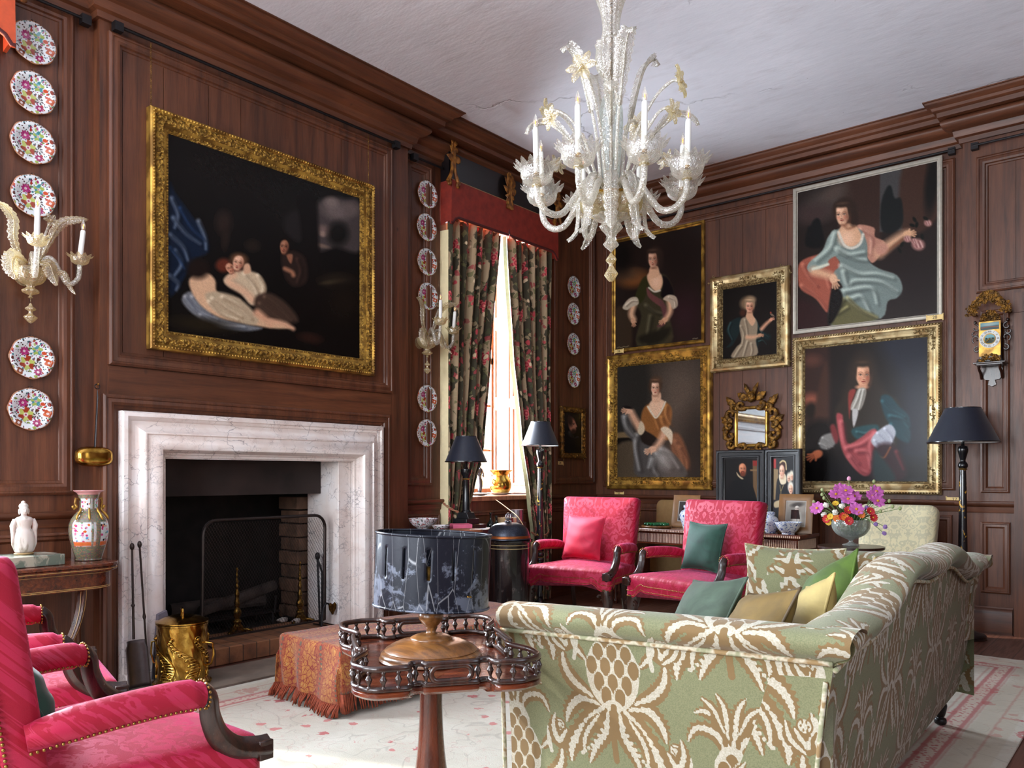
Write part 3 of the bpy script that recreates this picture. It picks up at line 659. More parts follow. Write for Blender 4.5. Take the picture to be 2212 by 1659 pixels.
# brass pan hanging beside the chimneypiece
bp = thing('chestnut_pan', (.09, 2.0, 1.33), 'shiny oval brass pan on a long iron handle hanging left of the marble chimneypiece', 'pan')
c = onx(210, 986, .13)
m = M(); k = 28
def ov(r, zz): return None
st = [(1.0, 0.), (1.0, .008), (.97, .02), (.9, .032), (.75, .042), (.5, .048), (.2, .05), (0, .05)]
def sq(a): q = (abs(math.cos(a)) ** 2.9 + abs(math.sin(a)) ** 2.9) ** (-1 / 2.9); return q
m.lathe(st, 48, mod=lambda a, r, z: (r * sq(a), z)); m.xf(Matrix(((0, 0, 1, 0), (.103, 0, 0, 0), (0, .058, 0, 0), (0, 0, 0, 1)))); m.xf(Matrix.Translation((c.x - .045, c.y, c.z))); put(m, 'pan_body', BRASS, bp, True)
t_ = onx(210, 835, .1)
m = M(); m.tube([(c.x - .03, c.y, c.z + .05), (.1, t_.y + .002, t_.z - .06), (.1, t_.y, t_.z - .02)], [.010, .008, .004], 8, flat=.5); m.tube([(.1, t_.y + .014 * math.cos(a), t_.z + .014 * math.sin(a)) for a in [2 * PI * i / 14 for i in range(14)]], .003, 6, closed=True); put(m, 'handle', IRON, bp, True)
m = M(); m.tube([(.075, t_.y, t_.z + .01), (.112, t_.y, t_.z + .012)], .003, 6); m.ell((.113, t_.y, t_.z + .012), .006, 8, 6); tag(m.build('wall_hook', BRASS), 'tiny brass hook above the hanging chestnut pan', 'hook')
# ---------------------------------------------------------------- oil paintings: pigment laid on a fine canvas mesh
class Paint:
    """quad: picture corners TL, TR, BR, BL in sketch units; every stroke below uses the same units"""
    def __init__(s, quad, nx, ny, base):
        A = []; b = []
        for (u, v), (x, y) in zip([(0, 0), (1, 0), (1, 1), (0, 1)], quad):
            A.append([u, v, 1, 0, 0, 0, -u * x, -v * x]); b.append(x); A.append([0, 0, 0, u, v, 1, -u * y, -v * y]); b.append(y)
        h = np.linalg.solve(np.array(A, float), np.array(b, float)); s.nx, s.ny = nx, ny
        V, U = np.meshgrid(np.linspace(0, 1, ny + 1), np.linspace(0, 1, nx + 1), indexing='ij')
        w = h[6] * U + h[7] * V + 1; s.X = ((h[0] * U + h[1] * V + h[2]) / w).ravel(); s.Y = ((h[3] * U + h[4] * V + h[5]) / w).ravel()
        s.C = np.tile(np.array(base, float), (len(s.X), 1)); s.px = abs(quad[1][0] - quad[0][0]) / nx
    def _lay(s, a, col): 
        a = np.clip(a, 0, 1)[:, None]; s.C = s.C * (1 - a) + np.array(col, float) * a; return s
    def ell(s, cx, cy, rx, ry, col, rot=0, soft=.25, a=1):
        c, n = math.cos(R(rot)), math.sin(R(rot)); x, y = s.X - cx, s.Y - cy
        d = np.sqrt(((x * c + y * n) / rx) ** 2 + ((-x * n + y * c) / ry) ** 2); return s._lay(a * (1 + soft - d) / (2 * soft), col)
    def poly(s, pts, col, soft=3, a=1, sm=True):
        if sm:
            q = []; n = len(pts)
            for i in range(n):
                p0, p1, p2, p3 = [np.array(pts[(i + k) % n], float) for k in (-1, 0, 1, 2)]
                for t in (0, .25, .5, .75): q.append(.5 * (2 * p1 + (p2 - p0) * t + (2 * p0 - 5 * p1 + 4 * p2 - p3) * t * t + (3 * p1 - p0 - 3 * p2 + p3) * t ** 3))
            pts = q
        d = np.full(len(s.X), 1e9); ins = np.zeros(len(s.X), bool); n = len(pts)
        for i in range(n):
            (ax, ay), (bx, by) = pts[i], pts[(i + 1) % n]; ex, ey = bx - ax, by - ay; L = ex * ex + ey * ey + 1e-9
            t = np.clip(((s.X - ax) * ex + (s.Y - ay) * ey) / L, 0, 1); d = np.minimum(d, (s.X - ax - t * ex) ** 2 + (s.Y - ay - t * ey) ** 2)
            if by != ay: ins ^= ((ay > s.Y) != (by > s.Y)) & (s.X < ex * (s.Y - ay) / (by - ay + 1e-12) + ax)
        d = np.sqrt(d); d[ins] *= -1; soft = max(soft, s.px); return s._lay(a * (.5 - d / (2 * soft)), col)
    def line(s, pts, w, col, a=1, soft=None, sm=True, w2=None):
        if sm and len(pts) > 2: pts = [(p.x, p.y) for p in catmull([(x, y, 0) for x, y in pts], 5)]
        soft = soft or max(1.2, w * .35); soft = max(soft, s.px * .7); best = np.full(len(s.X), -1e9); n = len(pts) - 1; w2 = w if w2 is None else w2
        for i in range(n):
            (ax, ay), (bx, by) = pts[i], pts[i + 1]; ex, ey = bx - ax, by - ay; L = ex * ex + ey * ey + 1e-9
            t = np.clip(((s.X - ax) * ex + (s.Y - ay) * ey) / L, 0, 1); d = np.hypot(s.X - ax - t * ex, s.Y - ay - t * ey)
            best = np.maximum(best, (w + (w2 - w) * (i + t) / n) / 2 - d)
        return s._lay(a * (.5 + best / (2 * soft)), col)
    def folds(s, lines, w, lt, dk, a=.85):
        lt = tuple(min(255, v * 1.1) for v in lt)
        for l in lines:
            s.line(l, w, lt, a, w * .6, w2=w * .4); s.line([(x + w * .9, y + w * .8) for x, y in l], w, dk, a * .8, w * .7, w2=w * .4)
        return s
    def face(s, cx, cy, w, h, turn=0., skin=(196, 150, 120), dark=(110, 66, 48), lip=(150, 62, 52), beard=None, tilt=0, lit=-1, hair=None):
        c, n = math.cos(R(tilt)), math.sin(R(tilt)); P = lambda x, y: (cx + (x * w) * c - (y * h) * n, cy + (x * w) * n + (y * h) * c)
        def E(x, y, rx, ry, col, a=1, soft=.3): q = P(x, y); s.ell(q[0], q[1], rx * w, ry * h, col, tilt, soft, a)
        E(0, -.06, .5, .46, skin, 1, .12); E(turn * .08, .2, .36, .32, skin, 1, .15)
        E(-lit * .34, .08, .24, .42, dark, .55, .5); E(0, .5, .3, .08, dark, .5, .5)
        E(lit * .2, -.28, .24, .14, tuple(min(255, v + 26) for v in skin), .6, .6)
        for k in (-1, 1):
            x = k * .22 + turn * .12; E(x, .12, .13, .08, (190, 96, 78), .35, .7)
            E(x, -.06, .13, .055, dark, .5, .5); E(x, -.045, .09, .03, (214, 200, 186), .8, .3); E(x + turn * .02, -.045, .042, .034, (26, 18, 14), 1, .3)
            s.line([P(x - .11, -.05), P(x, -.085), P(x + .11, -.05)], .03 * w, (60, 34, 24), .9); s.line([P(x - .13, -.14), P(x, -.175), P(x + .13, -.14)], .045 * w, dark, .8)
        s.line([P(turn * .1 - .05 * turn, -.1), P(turn * .14 + .02, .05), P(turn * .18, .12)], .05 * w, dark, .45); E(turn * .17, .125, .1, .045, skin, .9, .4); E(turn * .17, .16, .09, .022, dark, .8, .4)
        if hair: E(-turn * .1, -.55, .56, .17, hair, 1, .35); E(-.52, -.22, .1, .34, hair, .9, .5); E(.52, -.22, .1, .34, hair, .9, .5); E(-turn * .2, -.6, .36, .06, tuple(v * 1.7 for v in hair), .6, .7)
        if beard: E(turn * .06, .36, .34, .24, beard, .95, .25); E(turn * .08, .2, .24, .05, beard, .95, .3)
        E(turn * .1, .255, .13, .032, lip, 1, .3); s.line([P(turn * .1 - .13, .252), P(turn * .1 + .13, .252)], .02 * w, (70, 24, 22), .9); E(turn * .1, .33, .1, .02, dark, .5, .5)
        return s
    def hand(s, cx, cy, r, ang, skin=(190, 142, 112), dark=(110, 66, 48)):
        s.ell(cx, cy, r, r * .72, skin, ang, .2)
        for i in range(4):
            q = R(ang + (i - 1.5) * 16); x0, y0 = cx + r * .6 * math.cos(q), cy + r * .6 * math.sin(q); L = r * (1.15 if i in (1, 2) else .95)
            s.line([(x0, y0), (x0 + L * math.cos(q) , y0 + L * math.sin(q) + r * .12)], r * .3, skin); s.line([(x0 + r * .1, y0 + r * .12), (x0 + L * math.cos(q), y0 + L * math.sin(q) + r * .26)], r * .09, dark, .6)
        q = R(ang - 60); s.line([(cx, cy), (cx + r * 1.05 * math.cos(q), cy + r * 1.05 * math.sin(q))], r * .32, skin); return s
    def weave(s, amp, seed=1):
        g = np.random.RandomState(seed); s.C = np.clip(s.C * (1 + amp * (g.rand(len(s.X), 1) - .5)), 0, 255); return s
    def canvas(s, name, org, U, V, w, h, parent, gloss=.3):
        """org: top-left corner in the parent's space; U to the right, V downwards (unit vectors)"""
        org, U, V = Vector(org), Vector(U), Vector(V); m = M(); nx, ny = s.nx, s.ny
        m.v = [tuple(org + U * (w * i / nx) + V * (h * j / ny)) for j in range(ny + 1) for i in range(nx + 1)]
        m.f = [(j * (nx + 1) + i, (j + 1) * (nx + 1) + i, (j + 1) * (nx + 1) + i + 1, j * (nx + 1) + i + 1) for j in range(ny) for i in range(nx)]
        N = V.cross(U) 
        b = len(m.v); m.v += [tuple(org + U * (w * i) + V * (h * j) - N * .012) for j in (0, 1) for i in (0, 1)]; m.f.append((b, b + 1, b + 3, b + 2)); m.mi = []
        o = m.build(name, paint_mat(gloss), parent, smooth=0); cl = np.clip(s.C, 0, 255) / 255; cl = np.where(cl < .04045, cl / 12.92, ((cl + .055) / 1.055) ** 2.4)
        cl = np.vstack([cl, np.full((4, 3), .02)]); a = o.data.attributes.new('Col', 'FLOAT_COLOR', 'POINT'); a.data.foreach_set('color', np.hstack([cl, np.ones((len(cl), 1))]).astype('f').ravel()); return o
_pm = {}
def paint_mat(gloss):
    if gloss not in _pm:
        g = G('oil_paint'); c = g.att('Col', 'Color'); o = g.obj(); b = g.bump(g.noise(o, 160, 3), .05, .002)
        _pm[gloss] = g.done(c, gloss * .8, 0., b, Specular_IOR_Level=.16)
    return _pm[gloss]
def picture(name, label, plane, a0, a1, z0, z1, at, prof, mats, cuts, P, gloss=.3, group=None, inner=None, cat='painting', depth0=.0):
    """framed picture hung on a wall. plane 'x' (left wall) or 'y' (back wall); at: wall face; prof: frame profile (inward, height);
    cuts: [(part name, material, i, j)] slices of the profile; the canvas fills the opening at the profile's end"""
    w, h = a1 - a0, z1 - z0
    if plane == 'x': loc = (at, (a0 + a1) / 2, z0); U, N = Vector((0, 1, 0)), Vector((1, 0, 0))
    else: loc = ((a0 + a1) / 2, at, z0); U, N = Vector((1, 0, 0)), Vector((0, -1, 0))
    t = thing(name, loc, label, cat, 0, group)
    for (pn, pm, i, j) in cuts:
        m = M(); m.frame(U * (-w / 2), U, (0, 0, 1), N, w, h, prof[i:j + 1]); m.build(pn, pm, t, smooth=35)
    i, d = prof[-1]; i -= .004
    P.canvas('canvas', U * (-w / 2 + i) + Vector((0, 0, h - i)) + N * (d + .002), U, (0, 0, -1), w - 2 * i, h - 2 * i, t, gloss); return t
def beads(t, w, h, inset, height, r, step, mat, plane, name='beading'):
    U, N = (Vector((0, 1, 0)), Vector((1, 0, 0))) if plane == 'x' else (Vector((1, 0, 0)), Vector((0, -1, 0)))
    m = M(); a, b = w - 2 * inset, h - 2 * inset
    def edge(p, d, L):
        n = max(2, int(L / step))
        for i in range(n): m.ell(p + d * (L * (i + .5) / n) + N * height, r if not isinstance(r, tuple) else r, 6, 4)
    o = U * (-a / 2) + Vector((0, 0, inset)); Z = Vector((0, 0, 1))
    edge(o, U, a); edge(o + Z * b, U, a); edge(o, Z, b); edge(o + U * a, Z, b); return tag(m.build(name, mat, t, smooth=60), kind='stuff')
def leafwork(t, w, h, inset, height, size, spots, mat, plane, name='carved_leafwork', seed=3):
    """raised scrolling leaves in clusters along a frame; spots: fractions along each side"""
    U, N = (Vector((0, 1, 0)), Vector((1, 0, 0))) if plane == 'x' else (Vector((1, 0, 0)), Vector((0, -1, 0))); Z = Vector((0, 0, 1)); g = random.Random(seed); m = M()
    sides = [(U * (-w / 2) + Z * inset, U, Z, w), (U * (-w / 2) + Z * (h - inset), U, Z, w), (U * (-w / 2 + inset), Z, U, h), (U * (w / 2 - inset), Z, U, h)]
    for (o, d, q, L) in sides:
        for f in spots:
            m = M()
            c = o + d * (L * f) + N * height
            for k in range(9):
                s = (k - 4) / 4; e = c + d * (s * size * 2.1); 
                m.tube([e + q * (size * .34 * math.sin(k * 2.2) + size * .26 * math.cos(a + k)) + d * (size * .26 * math.sin(a + k)) + N * (size * .06) for a in [i * .75 for i in range(7)]], [size * .11, size * .13, size * .12, size * .1, size * .09, size * .07, size * .04], 5)
            m.ell(c + N * size * .05, (size * .3,) * 3, 8, 6); m.build(name, mat, t, smooth=60)
# ---------------------------------------------------------------- the pictures on the back wall and the left wall
SK, SKD = (206, 160, 128), (120, 74, 52)
PF = [(0, 0), (0, .04), (.012, .055), (.03, .06), (.05, .05), (.075, .04), (.09, .038), (.1, .045), (.112, .045), (.118, .03), (.128, .02)]
# silver-gown lady with roses ---------------------------------------------
p = Paint([(163, 378), (1385, 95), (1400, 1440), (172, 1565)], 190, 210, (36, 28, 25))
p.poly([(560, 250), (880, 180), (880, 800), (560, 900)], (52, 36, 30), 20); p.poly([(880, 200), (1085, 150), (1085, 700), (880, 720)], (66, 64, 64), 8, sm=False)
p.poly([(1085, 130), (1390, 90), (1390, 600), (1085, 720)], (62, 42, 34), 20); p.poly([(900, 700), (890, 480), (940, 330), (980, 320), (1010, 420), (1070, 430), (1085, 640), (1000, 720)], (24, 26, 26), 10)
p.ell(400, 470, 190, 120, (62, 54, 50), -30, .5); p.ell(480, 380, 120, 60, (72, 60, 54), -35, .5); p.ell(300, 560, 150, 80, (58, 44, 42), -10, .6)
p.poly([(240, 840), (250, 690), (280, 660), (300, 620), (340, 600), (370, 660), (390, 840)], (18, 18, 18), 10); p.ell(1340, 300, 60, 260, (20, 18, 16), 5, .4)
p.ell(1150, 1150, 330, 260, (30, 20, 18), 0, .6); p.poly([(172, 1300), (420, 1400), (450, 1560), (170, 1570)], (44, 26, 26), 40)
p.poly([(190, 980), (320, 920), (500, 900), (540, 1100), (470, 1160), (440, 1420), (330, 1300), (200, 1220), (170, 1100)], (150, 82, 66), 8)
p.folds([[(210, 1000), (260, 1100), (330, 1180)], [(300, 960), (400, 1080), (440, 1200)], [(200, 1180), (330, 1280), (420, 1400)]], 26, (190, 118, 96), (96, 46, 40))
p.poly([(680, 660), (830, 680), (840, 760), (930, 810), (880, 930), (820, 990), (770, 930), (760, 800)], (172, 122, 104), 6); p.folds([[(710, 690), (800, 760), (800, 900)]], 26, (204, 158, 138), (110, 66, 58))
p.poly([(500, 700), (700, 690), (770, 820), (780, 960), (880, 1040), (1040, 1100), (1090, 1220), (1040, 1300), (960, 1330), (900, 1480), (560, 1540), (440, 1500), (470, 1250), (560, 1200), (480, 1080), (540, 1000), (470, 880)], (112, 124, 120), 7)
p.poly([(500, 700), (540, 880), (440, 960), (420, 1010), (300, 1070), (250, 1040), (270, 980), (380, 880), (430, 760)], (128, 142, 136), 6)
p.folds([[(480, 730), (440, 850), (320, 960)], [(520, 880), (650, 940), (760, 960)], [(500, 860), (600, 910), (740, 890)], [(540, 1010), (700, 1080), (850, 1080), (1000, 1120)], [(560, 1060), (600, 1180), (660, 1140), (880, 1150), (1040, 1240)], [(570, 1230), (760, 1200), (830, 1230), (860, 1340)], [(620, 1300), (720, 1280), (800, 1420)]], 30, (186, 198, 188), (66, 74, 72))
p.poly([(440, 1490), (540, 1300), (700, 1380), (880, 1480), (560, 1545)], (92, 88, 58), 16); p.folds([[(560, 1300), (500, 1420), (600, 1370)], [(600, 1290), (720, 1400), (860, 1470)]], 24, (168, 160, 112), (44, 42, 30)); p.poly([(430, 1500), (470, 1200), (540, 1230), (560, 1330), (480, 1500)], (16, 13, 12), 10)
p.poly([(530, 690), (560, 650), (640, 640), (700, 700), (720, 790), (640, 850), (560, 820), (510, 740)], SK, 8); p.ell(590, 770, 60, 60, (222, 178, 148), 0, .6); p.line([(520, 720), (570, 830), (640, 860), (710, 820), (735, 740)], 22, (206, 200, 186)); p.line([(560, 650), (600, 690), (660, 670)], 26, SKD, .5)
p.ell(575, 530, 104, 112, (46, 33, 26), 15, .18); p.ell(650, 600, 42, 66, (44, 31, 25), 0, .3); p.face(552, 572, 118, 172, -.5, (214, 168, 138), (118, 74, 56), tilt=-6, hair=(50, 36, 28))
p.line([(880, 900), (980, 820), (1080, 750), (1130, 730)], 92, SK, w2=52); p.line([(900, 920), (1000, 850), (1090, 780)], 26, SKD, .6); p.hand(1130, 735, 42, -8, (216, 168, 132)); p.ell(900, 870, 60, 50, (180, 130, 112), -30, .3)
p.line([(310, 1060), (420, 1090), (470, 1110)], 74, SK, w2=56); p.hand(480, 1130, 46, 72, (214, 168, 136)); p.line([(300, 1040), (400, 1010), (430, 1000)], 24, (206, 208, 190))
for (x, y, r_) in [(1225, 830, 58), (1130, 780, 34), (1310, 640, 34), (1190, 800, 30)]:
    p.ell(x, y, r_, r_ * .85, (170, 122, 116), 20, .3)
    for k in range(4): p.line([(x - r_ * .6 + k * r_ * .3, y - r_ * .5), (x - r_ * .2 + k * r_ * .3, y + r_ * .4)], r_ * .18, (214, 176, 166) if k % 2 else (116, 70, 70), .8)
for (x, y, q) in [(1190, 610, 60), (1170, 660, 200), (1210, 655, 100), (1080, 830, 120), (1060, 880, 60), (1290, 600, 30), (1260, 760, 80)]: p.ell(x, y, 26, 14, (16, 18, 14), q, .3)
p.weave(.10)
SILV = plain('silvered_frame', (172, 166, 154), .38, .25, .12)
x0, x1, z0_, z1_ = 2.157, 3.372, 2.497, 3.812; yb = YB - .012
FR_THIN = [(0, -.0), (0, .03), (.012, .036), (.026, .034), (.036, .022), (.044, .02)]
pic28 = picture('oil_painting', 'oil portrait of a lady in silver satin reaching for roses, thin pale frame', 'y', x0, x1, z0_, z1_, yb, FR_THIN, None, [('frame', SILV, 0, 5)], p)
# gentleman in red and teal ------------------------------------------------
p = Paint([(110, 210), (942, 133), (952, 1137), (130, 1128)], 170, 200, (26, 21, 20))
p.poly([(110, 200), (270, 190), (270, 1130), (120, 1130)], (48, 32, 28), 20); p.ell(160, 590, 60, 60, (150, 84, 66), 0, .6); p.ell(160, 640, 50, 60, (26, 20, 16), 0, .4); p.poly([(200, 520), (260, 300), (270, 800), (180, 820)], (62, 40, 32), 14); p.ell(160, 290, 60, 40, (80, 50, 42), 0, .6)
p.poly([(620, 150), (950, 130), (950, 1130), (760, 1130), (760, 500)], (28, 30, 42), 60); p.poly([(270, 1000), (950, 1000), (950, 1140), (270, 1140)], (20, 17, 20), 50); p.poly([(120, 760), (300, 740), (270, 1130), (125, 1130)], (14, 11, 11), 30)
p.poly([(320, 640), (380, 560), (440, 510), (620, 500), (700, 540), (760, 620), (740, 900), (640, 1000), (420, 960), (340, 820)], (40, 33, 26), 14)
p.ell(505, 400, 98, 160, (46, 35, 27), 0, .3); p.ell(430, 540, 66, 120, (40, 31, 24), 10, .4); p.ell(592, 550, 74, 140, (40, 31, 24), -12, .4)
p.face(508, 402, 100, 160, .35, (214, 158, 126), (124, 74, 54), hair=(46, 34, 26)); p.ell(500, 480, 40, 16, (196, 142, 112), 0, .4)
p.poly([(478, 492), (528, 492), (524, 560), (490, 640), (420, 632), (450, 560)], (150, 144, 134), 5); p.folds([[(488, 500), (470, 560), (440, 630)], [(510, 500), (496, 570), (480, 636)]], 11, (206, 202, 192), (86, 80, 74))
p.poly([(410, 520), (460, 500), (430, 600), (420, 700)], (128, 52, 46), 6); p.poly([(440, 640), (480, 650), (450, 760)], (176, 172, 170), 5)
p.poly([(440, 770), (600, 740), (620, 790), (560, 830), (470, 840)], (34, 66, 70), 8); p.folds([[(470, 790), (530, 800), (590, 770)]], 14, (64, 106, 108), (16, 34, 38))
p.poly([(630, 550), (690, 540), (760, 620), (820, 680), (835, 780), (825, 870), (740, 830), (690, 740), (650, 660)], (28, 58, 66), 8); p.folds([[(640, 580), (700, 640), (790, 690)], [(690, 680), (770, 700), (820, 760)], [(700, 740), (770, 800), (820, 850)]], 18, (52, 98, 106), (12, 26, 32))
p.poly([(330, 680), (370, 670), (380, 720), (410, 870), (500, 830), (570, 775), (610, 790), (590, 900), (580, 1060), (520, 1095), (430, 1010), (370, 900)], (150, 66, 70), 7)
p.folds([[(360, 720), (390, 880), (480, 1000)], [(400, 900), (500, 870), (590, 800)], [(470, 920), (540, 930), (570, 1040)], [(420, 960), (480, 1040), (540, 1070)], [(590, 800), (560, 880), (575, 980)]], 22, (196, 108, 108), (84, 26, 34))
p.poly([(570, 860), (600, 800), (690, 740), (735, 790), (720, 850), (690, 900), (620, 912)], (170, 172, 182), 6); p.folds([[(610, 800), (660, 850), (700, 890)], [(660, 770), (700, 820), (710, 860)], [(590, 850), (620, 890), (660, 900)]], 14, (216, 218, 226), (96, 98, 112))
p.poly([(600, 900), (720, 880), (790, 980), (800, 1120), (590, 1130)], (48, 28, 34), 18); p.line([(620, 960), (660, 970), (700, 900)], 12, (120, 70, 44)); p.folds([[(740, 930), (770, 1000), (790, 1050)]], 20, (120, 44, 50), (40, 14, 20)); p.poly([(590, 930), (640, 960), (740, 1120), (600, 1130)], (38, 52, 54), 14)
p.poly([(220, 850), (250, 810), (320, 800), (330, 870), (280, 910), (230, 900)], (120, 116, 112), 8); p.folds([[(240, 830), (280, 860), (310, 890)], [(220, 870), (260, 890), (270, 905)]], 12, (176, 172, 168), (66, 62, 60)); p.poly([(290, 760), (320, 740), (350, 830), (330, 870)], (110, 44, 46), 8)
p.hand(205, 945, 40, 160, (168, 92, 62), (86, 40, 28)); p.weave(.08)
GOLDL = [('frame', GOLD_PS, 0, 5), ('sight_edge', GOLD_P, 5, 10)]
PF27 = [(0, 0), (0, .03), (.02, .05), (.036, .05), (.042, .042), (.07, .03), (.088, .034), (.094, .026), (.104, .02), (.108, .014), (.112, .014)]
pic27 = picture('oil_painting', 'oil portrait of a bewigged gentleman in teal and red, wide pale gilt frame', 'y', 2.155, 3.368, 1.062, 2.462, yb, PF27, None, [('frame', GOLD_PS, 0, 7), ('sight_edge', GOLD_P, 7, 10)], p)
beads(pic27, 1.213, 1.40, .014, .05, (.011, .011, .009), .022, GOLD_PS, 'y'); leafwork(pic27, 1.213, 1.40, .06, .036, .042, (.09, .5, .91), GOLD_P, 'y')
# lady with dark mantle, upper left --------------------------------------
p = Paint([(207, 340), (990, 172), (995, 1225), (205, 1302)], 160, 210, (32, 23, 20))
p.ell(370, 660, 120, 70, (120, 70, 34), -10, .6); p.ell(300, 620, 120, 60, (72, 52, 38), 0, .7); p.ell(260, 470, 90, 140, (20, 16, 14), 0, .5); p.ell(800, 450, 160, 300, (28, 20, 18), 0, .6); p.ell(850, 1000, 140, 200, (44, 26, 30), 0, .7)
p.poly([(205, 940), (330, 960), (350, 1290), (205, 1300)], (50, 38, 28), 16)
p.poly([(480, 640), (640, 620), (720, 720), (740, 850), (700, 1000), (720, 1240), (400, 1270), (440, 1000), (380, 870), (430, 720)], (54, 48, 34), 10); p.poly([(430, 700), (490, 640), (500, 760), (440, 880), (380, 860)], (44, 42, 22), 8); p.poly([(630, 640), (690, 670), (740, 800), (690, 850), (620, 820), (640, 720)], (18, 14, 16), 8)
p.folds([[(480, 900), (560, 960), (640, 980)], [(520, 1000), (500, 1120), (480, 1250)], [(640, 1020), (600, 1120), (560, 1230)]], 26, (92, 86, 66), (30, 26, 20)); p.poly([(420, 1190), (700, 1110), (640, 1230), (480, 1260)], (30, 26, 20), 20)
p.poly([(500, 620), (570, 575), (620, 620), (636, 700), (600, 780), (540, 750), (500, 680)], SK, 7); p.ell(575, 690, 44, 60, (222, 178, 148), 0, .6); p.line([(510, 745), (560, 780), (610, 770)], 16, (196, 184, 166))
p.poly([(490, 740), (540, 800), (640, 870), (630, 920), (560, 880), (500, 820)], (96, 58, 56), 6); p.poly([(600, 850), (660, 900), (680, 1000), (650, 1090), (580, 1100), (640, 1020)], (88, 54, 54), 8)
p.ell(565, 464, 74, 96, (44, 32, 27), 12, .2); p.ell(605, 520, 34, 84, (40, 29, 25), 0, .4); p.poly([(520, 560), (590, 550), (600, 640), (520, 650)], SK, 6); p.face(546, 492, 88, 148, -.3, (196, 148, 122), (98, 60, 46), tilt=-4, hair=(48, 34, 28))
p.line([(370, 900), (350, 980), (368, 1030)], 52, SK); p.hand(366, 1045, 28, 80); p.line([(700, 860), (705, 960), (670, 1030)], 52, SK, w2=40); p.hand(655, 1040, 32, 150)
p.poly([(270, 920), (330, 840), (400, 830), (415, 890), (350, 920), (310, 945)], (176, 160, 140), 6); p.poly([(640, 850), (690, 810), (760, 830), (775, 910), (730, 940), (700, 880)], (170, 152, 132), 6); p.folds([[(300, 900), (350, 860), (400, 860)], [(690, 830), (740, 860), (750, 920)]], 12, (212, 198, 178), (100, 86, 72))
p.line([(222, 1288), (240, 1279), (258, 1286), (280, 1276), (300, 1280), (325, 1271)], 5, (150, 132, 100), .8); p.line([(916, 1219), (930, 1213), (945, 1216), (962, 1210)], 5, (170, 160, 130), .8); p.weave(.08)
PF26 = [(0, 0), (0, .03), (.008, .04), (.02, .036), (.026, .024), (.034, .02), (.04, .012)]
picture('oil_painting', 'dark oil portrait of a standing lady with white cuffs, thin gilt frame, near the corner', 'y', .225, 1.283, 2.515, 3.712, yb, PF26, None, [('frame', GOLD_S, 0, 6)], p)
# lady in russet, lower left ---------------------------------------------
p = Paint([(212, 200), (935, 120), (948, 1165), (232, 1170)], 160, 210, (52, 45, 40))
p.ell(760, 420, 220, 300, (78, 68, 60), 10, .6); p.ell(880, 900, 140, 300, (44, 38, 34), 0, .6); p.poly([(215, 200), (480, 170), (470, 780), (225, 790)], (40, 37, 34), 40); p.poly([(225, 780), (380, 780), (360, 830), (228, 830)], (112, 92, 66), 8); p.poly([(228, 830), (380, 830), (380, 885), (228, 885)], (22, 18, 16), 6); p.poly([(228, 890), (420, 880), (420, 1170), (232, 1175)], (78, 66, 52), 14)
p.poly([(690, 800), (770, 800), (850, 1000), (840, 1100), (740, 1160), (700, 1000)], (110, 70, 48), 14); p.folds([[(720, 850), (770, 950), (800, 1060)], [(760, 900), (820, 1000), (830, 1080)]], 26, (150, 100, 70), (70, 42, 32))
p.poly([(250, 640), (290, 610), (340, 640), (380, 780), (560, 830), (640, 900), (760, 1010), (820, 1165), (420, 1170), (370, 1000), (360, 860), (290, 780)], (74, 70, 68), 10)
p.folds([[(390, 800), (380, 900), (420, 1100)], [(560, 960), (600, 1000), (680, 1080)], [(540, 1010), (540, 1090), (580, 1150)], [(600, 920), (680, 960), (760, 1080)], [(480, 940), (520, 980), (500, 1080)], [(280, 640), (300, 720), (360, 800)]], 30, (168, 168, 166), (40, 36, 34)); p.ell(620, 1000, 60, 90, (176, 174, 170), -30, .7, .6)
p.poly([(440, 580), (500, 520), (620, 500), (690, 560), (690, 680), (660, 760), (700, 840), (560, 830), (500, 800), (430, 700)], (130, 84, 46), 9); p.folds([[(490, 560), (540, 640), (580, 740)], [(640, 540), (640, 620), (680, 700)], [(600, 640), (620, 700), (660, 740)]], 22, (182, 126, 74), (80, 48, 28)); p.poly([(430, 760), (520, 790), (580, 850), (540, 900), (440, 860)], (34, 27, 24), 8)
p.poly([(490, 540), (540, 470), (590, 480), (630, 510), (590, 600), (550, 640), (500, 590)], (214, 176, 148), 7); p.line([(484, 548), (530, 620), (558, 646), (600, 590), (636, 505)], 14, (206, 196, 176))
p.poly([(520, 430), (590, 420), (592, 500), (530, 510)], (206, 164, 136), 6); p.ell(545, 360, 56, 80, (60, 42, 32), 8, .25); p.ell(560, 310, 44, 30, (76, 60, 48), 0, .5); p.face(546, 388, 76, 130, .15, (214, 172, 146), (128, 88, 68), hair=(74, 54, 42))
p.line([(340, 600), (370, 660), (420, 740)], 56, (198, 152, 124), w2=66); p.hand(316, 588, 34, 190, (206, 160, 132)); p.line([(640, 760), (600, 850), (550, 915)], 62, (204, 160, 132), w2=46); p.hand(528, 925, 38, 160, (208, 164, 136))
p.poly([(400, 770), (420, 680), (450, 700), (460, 760), (430, 800)], (190, 172, 146), 6); p.poly([(600, 750), (640, 725), (700, 770), (695, 880), (660, 820)], (204, 188, 164), 6); p.ell(310, 556, 40, 12, (24, 20, 20), 10, .4); p.weave(.16, 4)
pic25 = picture('oil_painting', 'oil portrait of a seated lady in russet and grey, wide carved gilt frame', 'y', .165, 1.366, 1.078, 2.485, yb, PF, None, [('frame', GOLD_S, 0, 6), ('sight_edge', GOLD_C, 6, 10)], p)
leafwork(pic25, 1.201, 1.407, .064, .048, .046, (.08, .36, .64, .92), GOLD_C, 'y', seed=5); beads(pic25, 1.201, 1.407, .106, .045, .006, .02, GOLD_C, 'y')
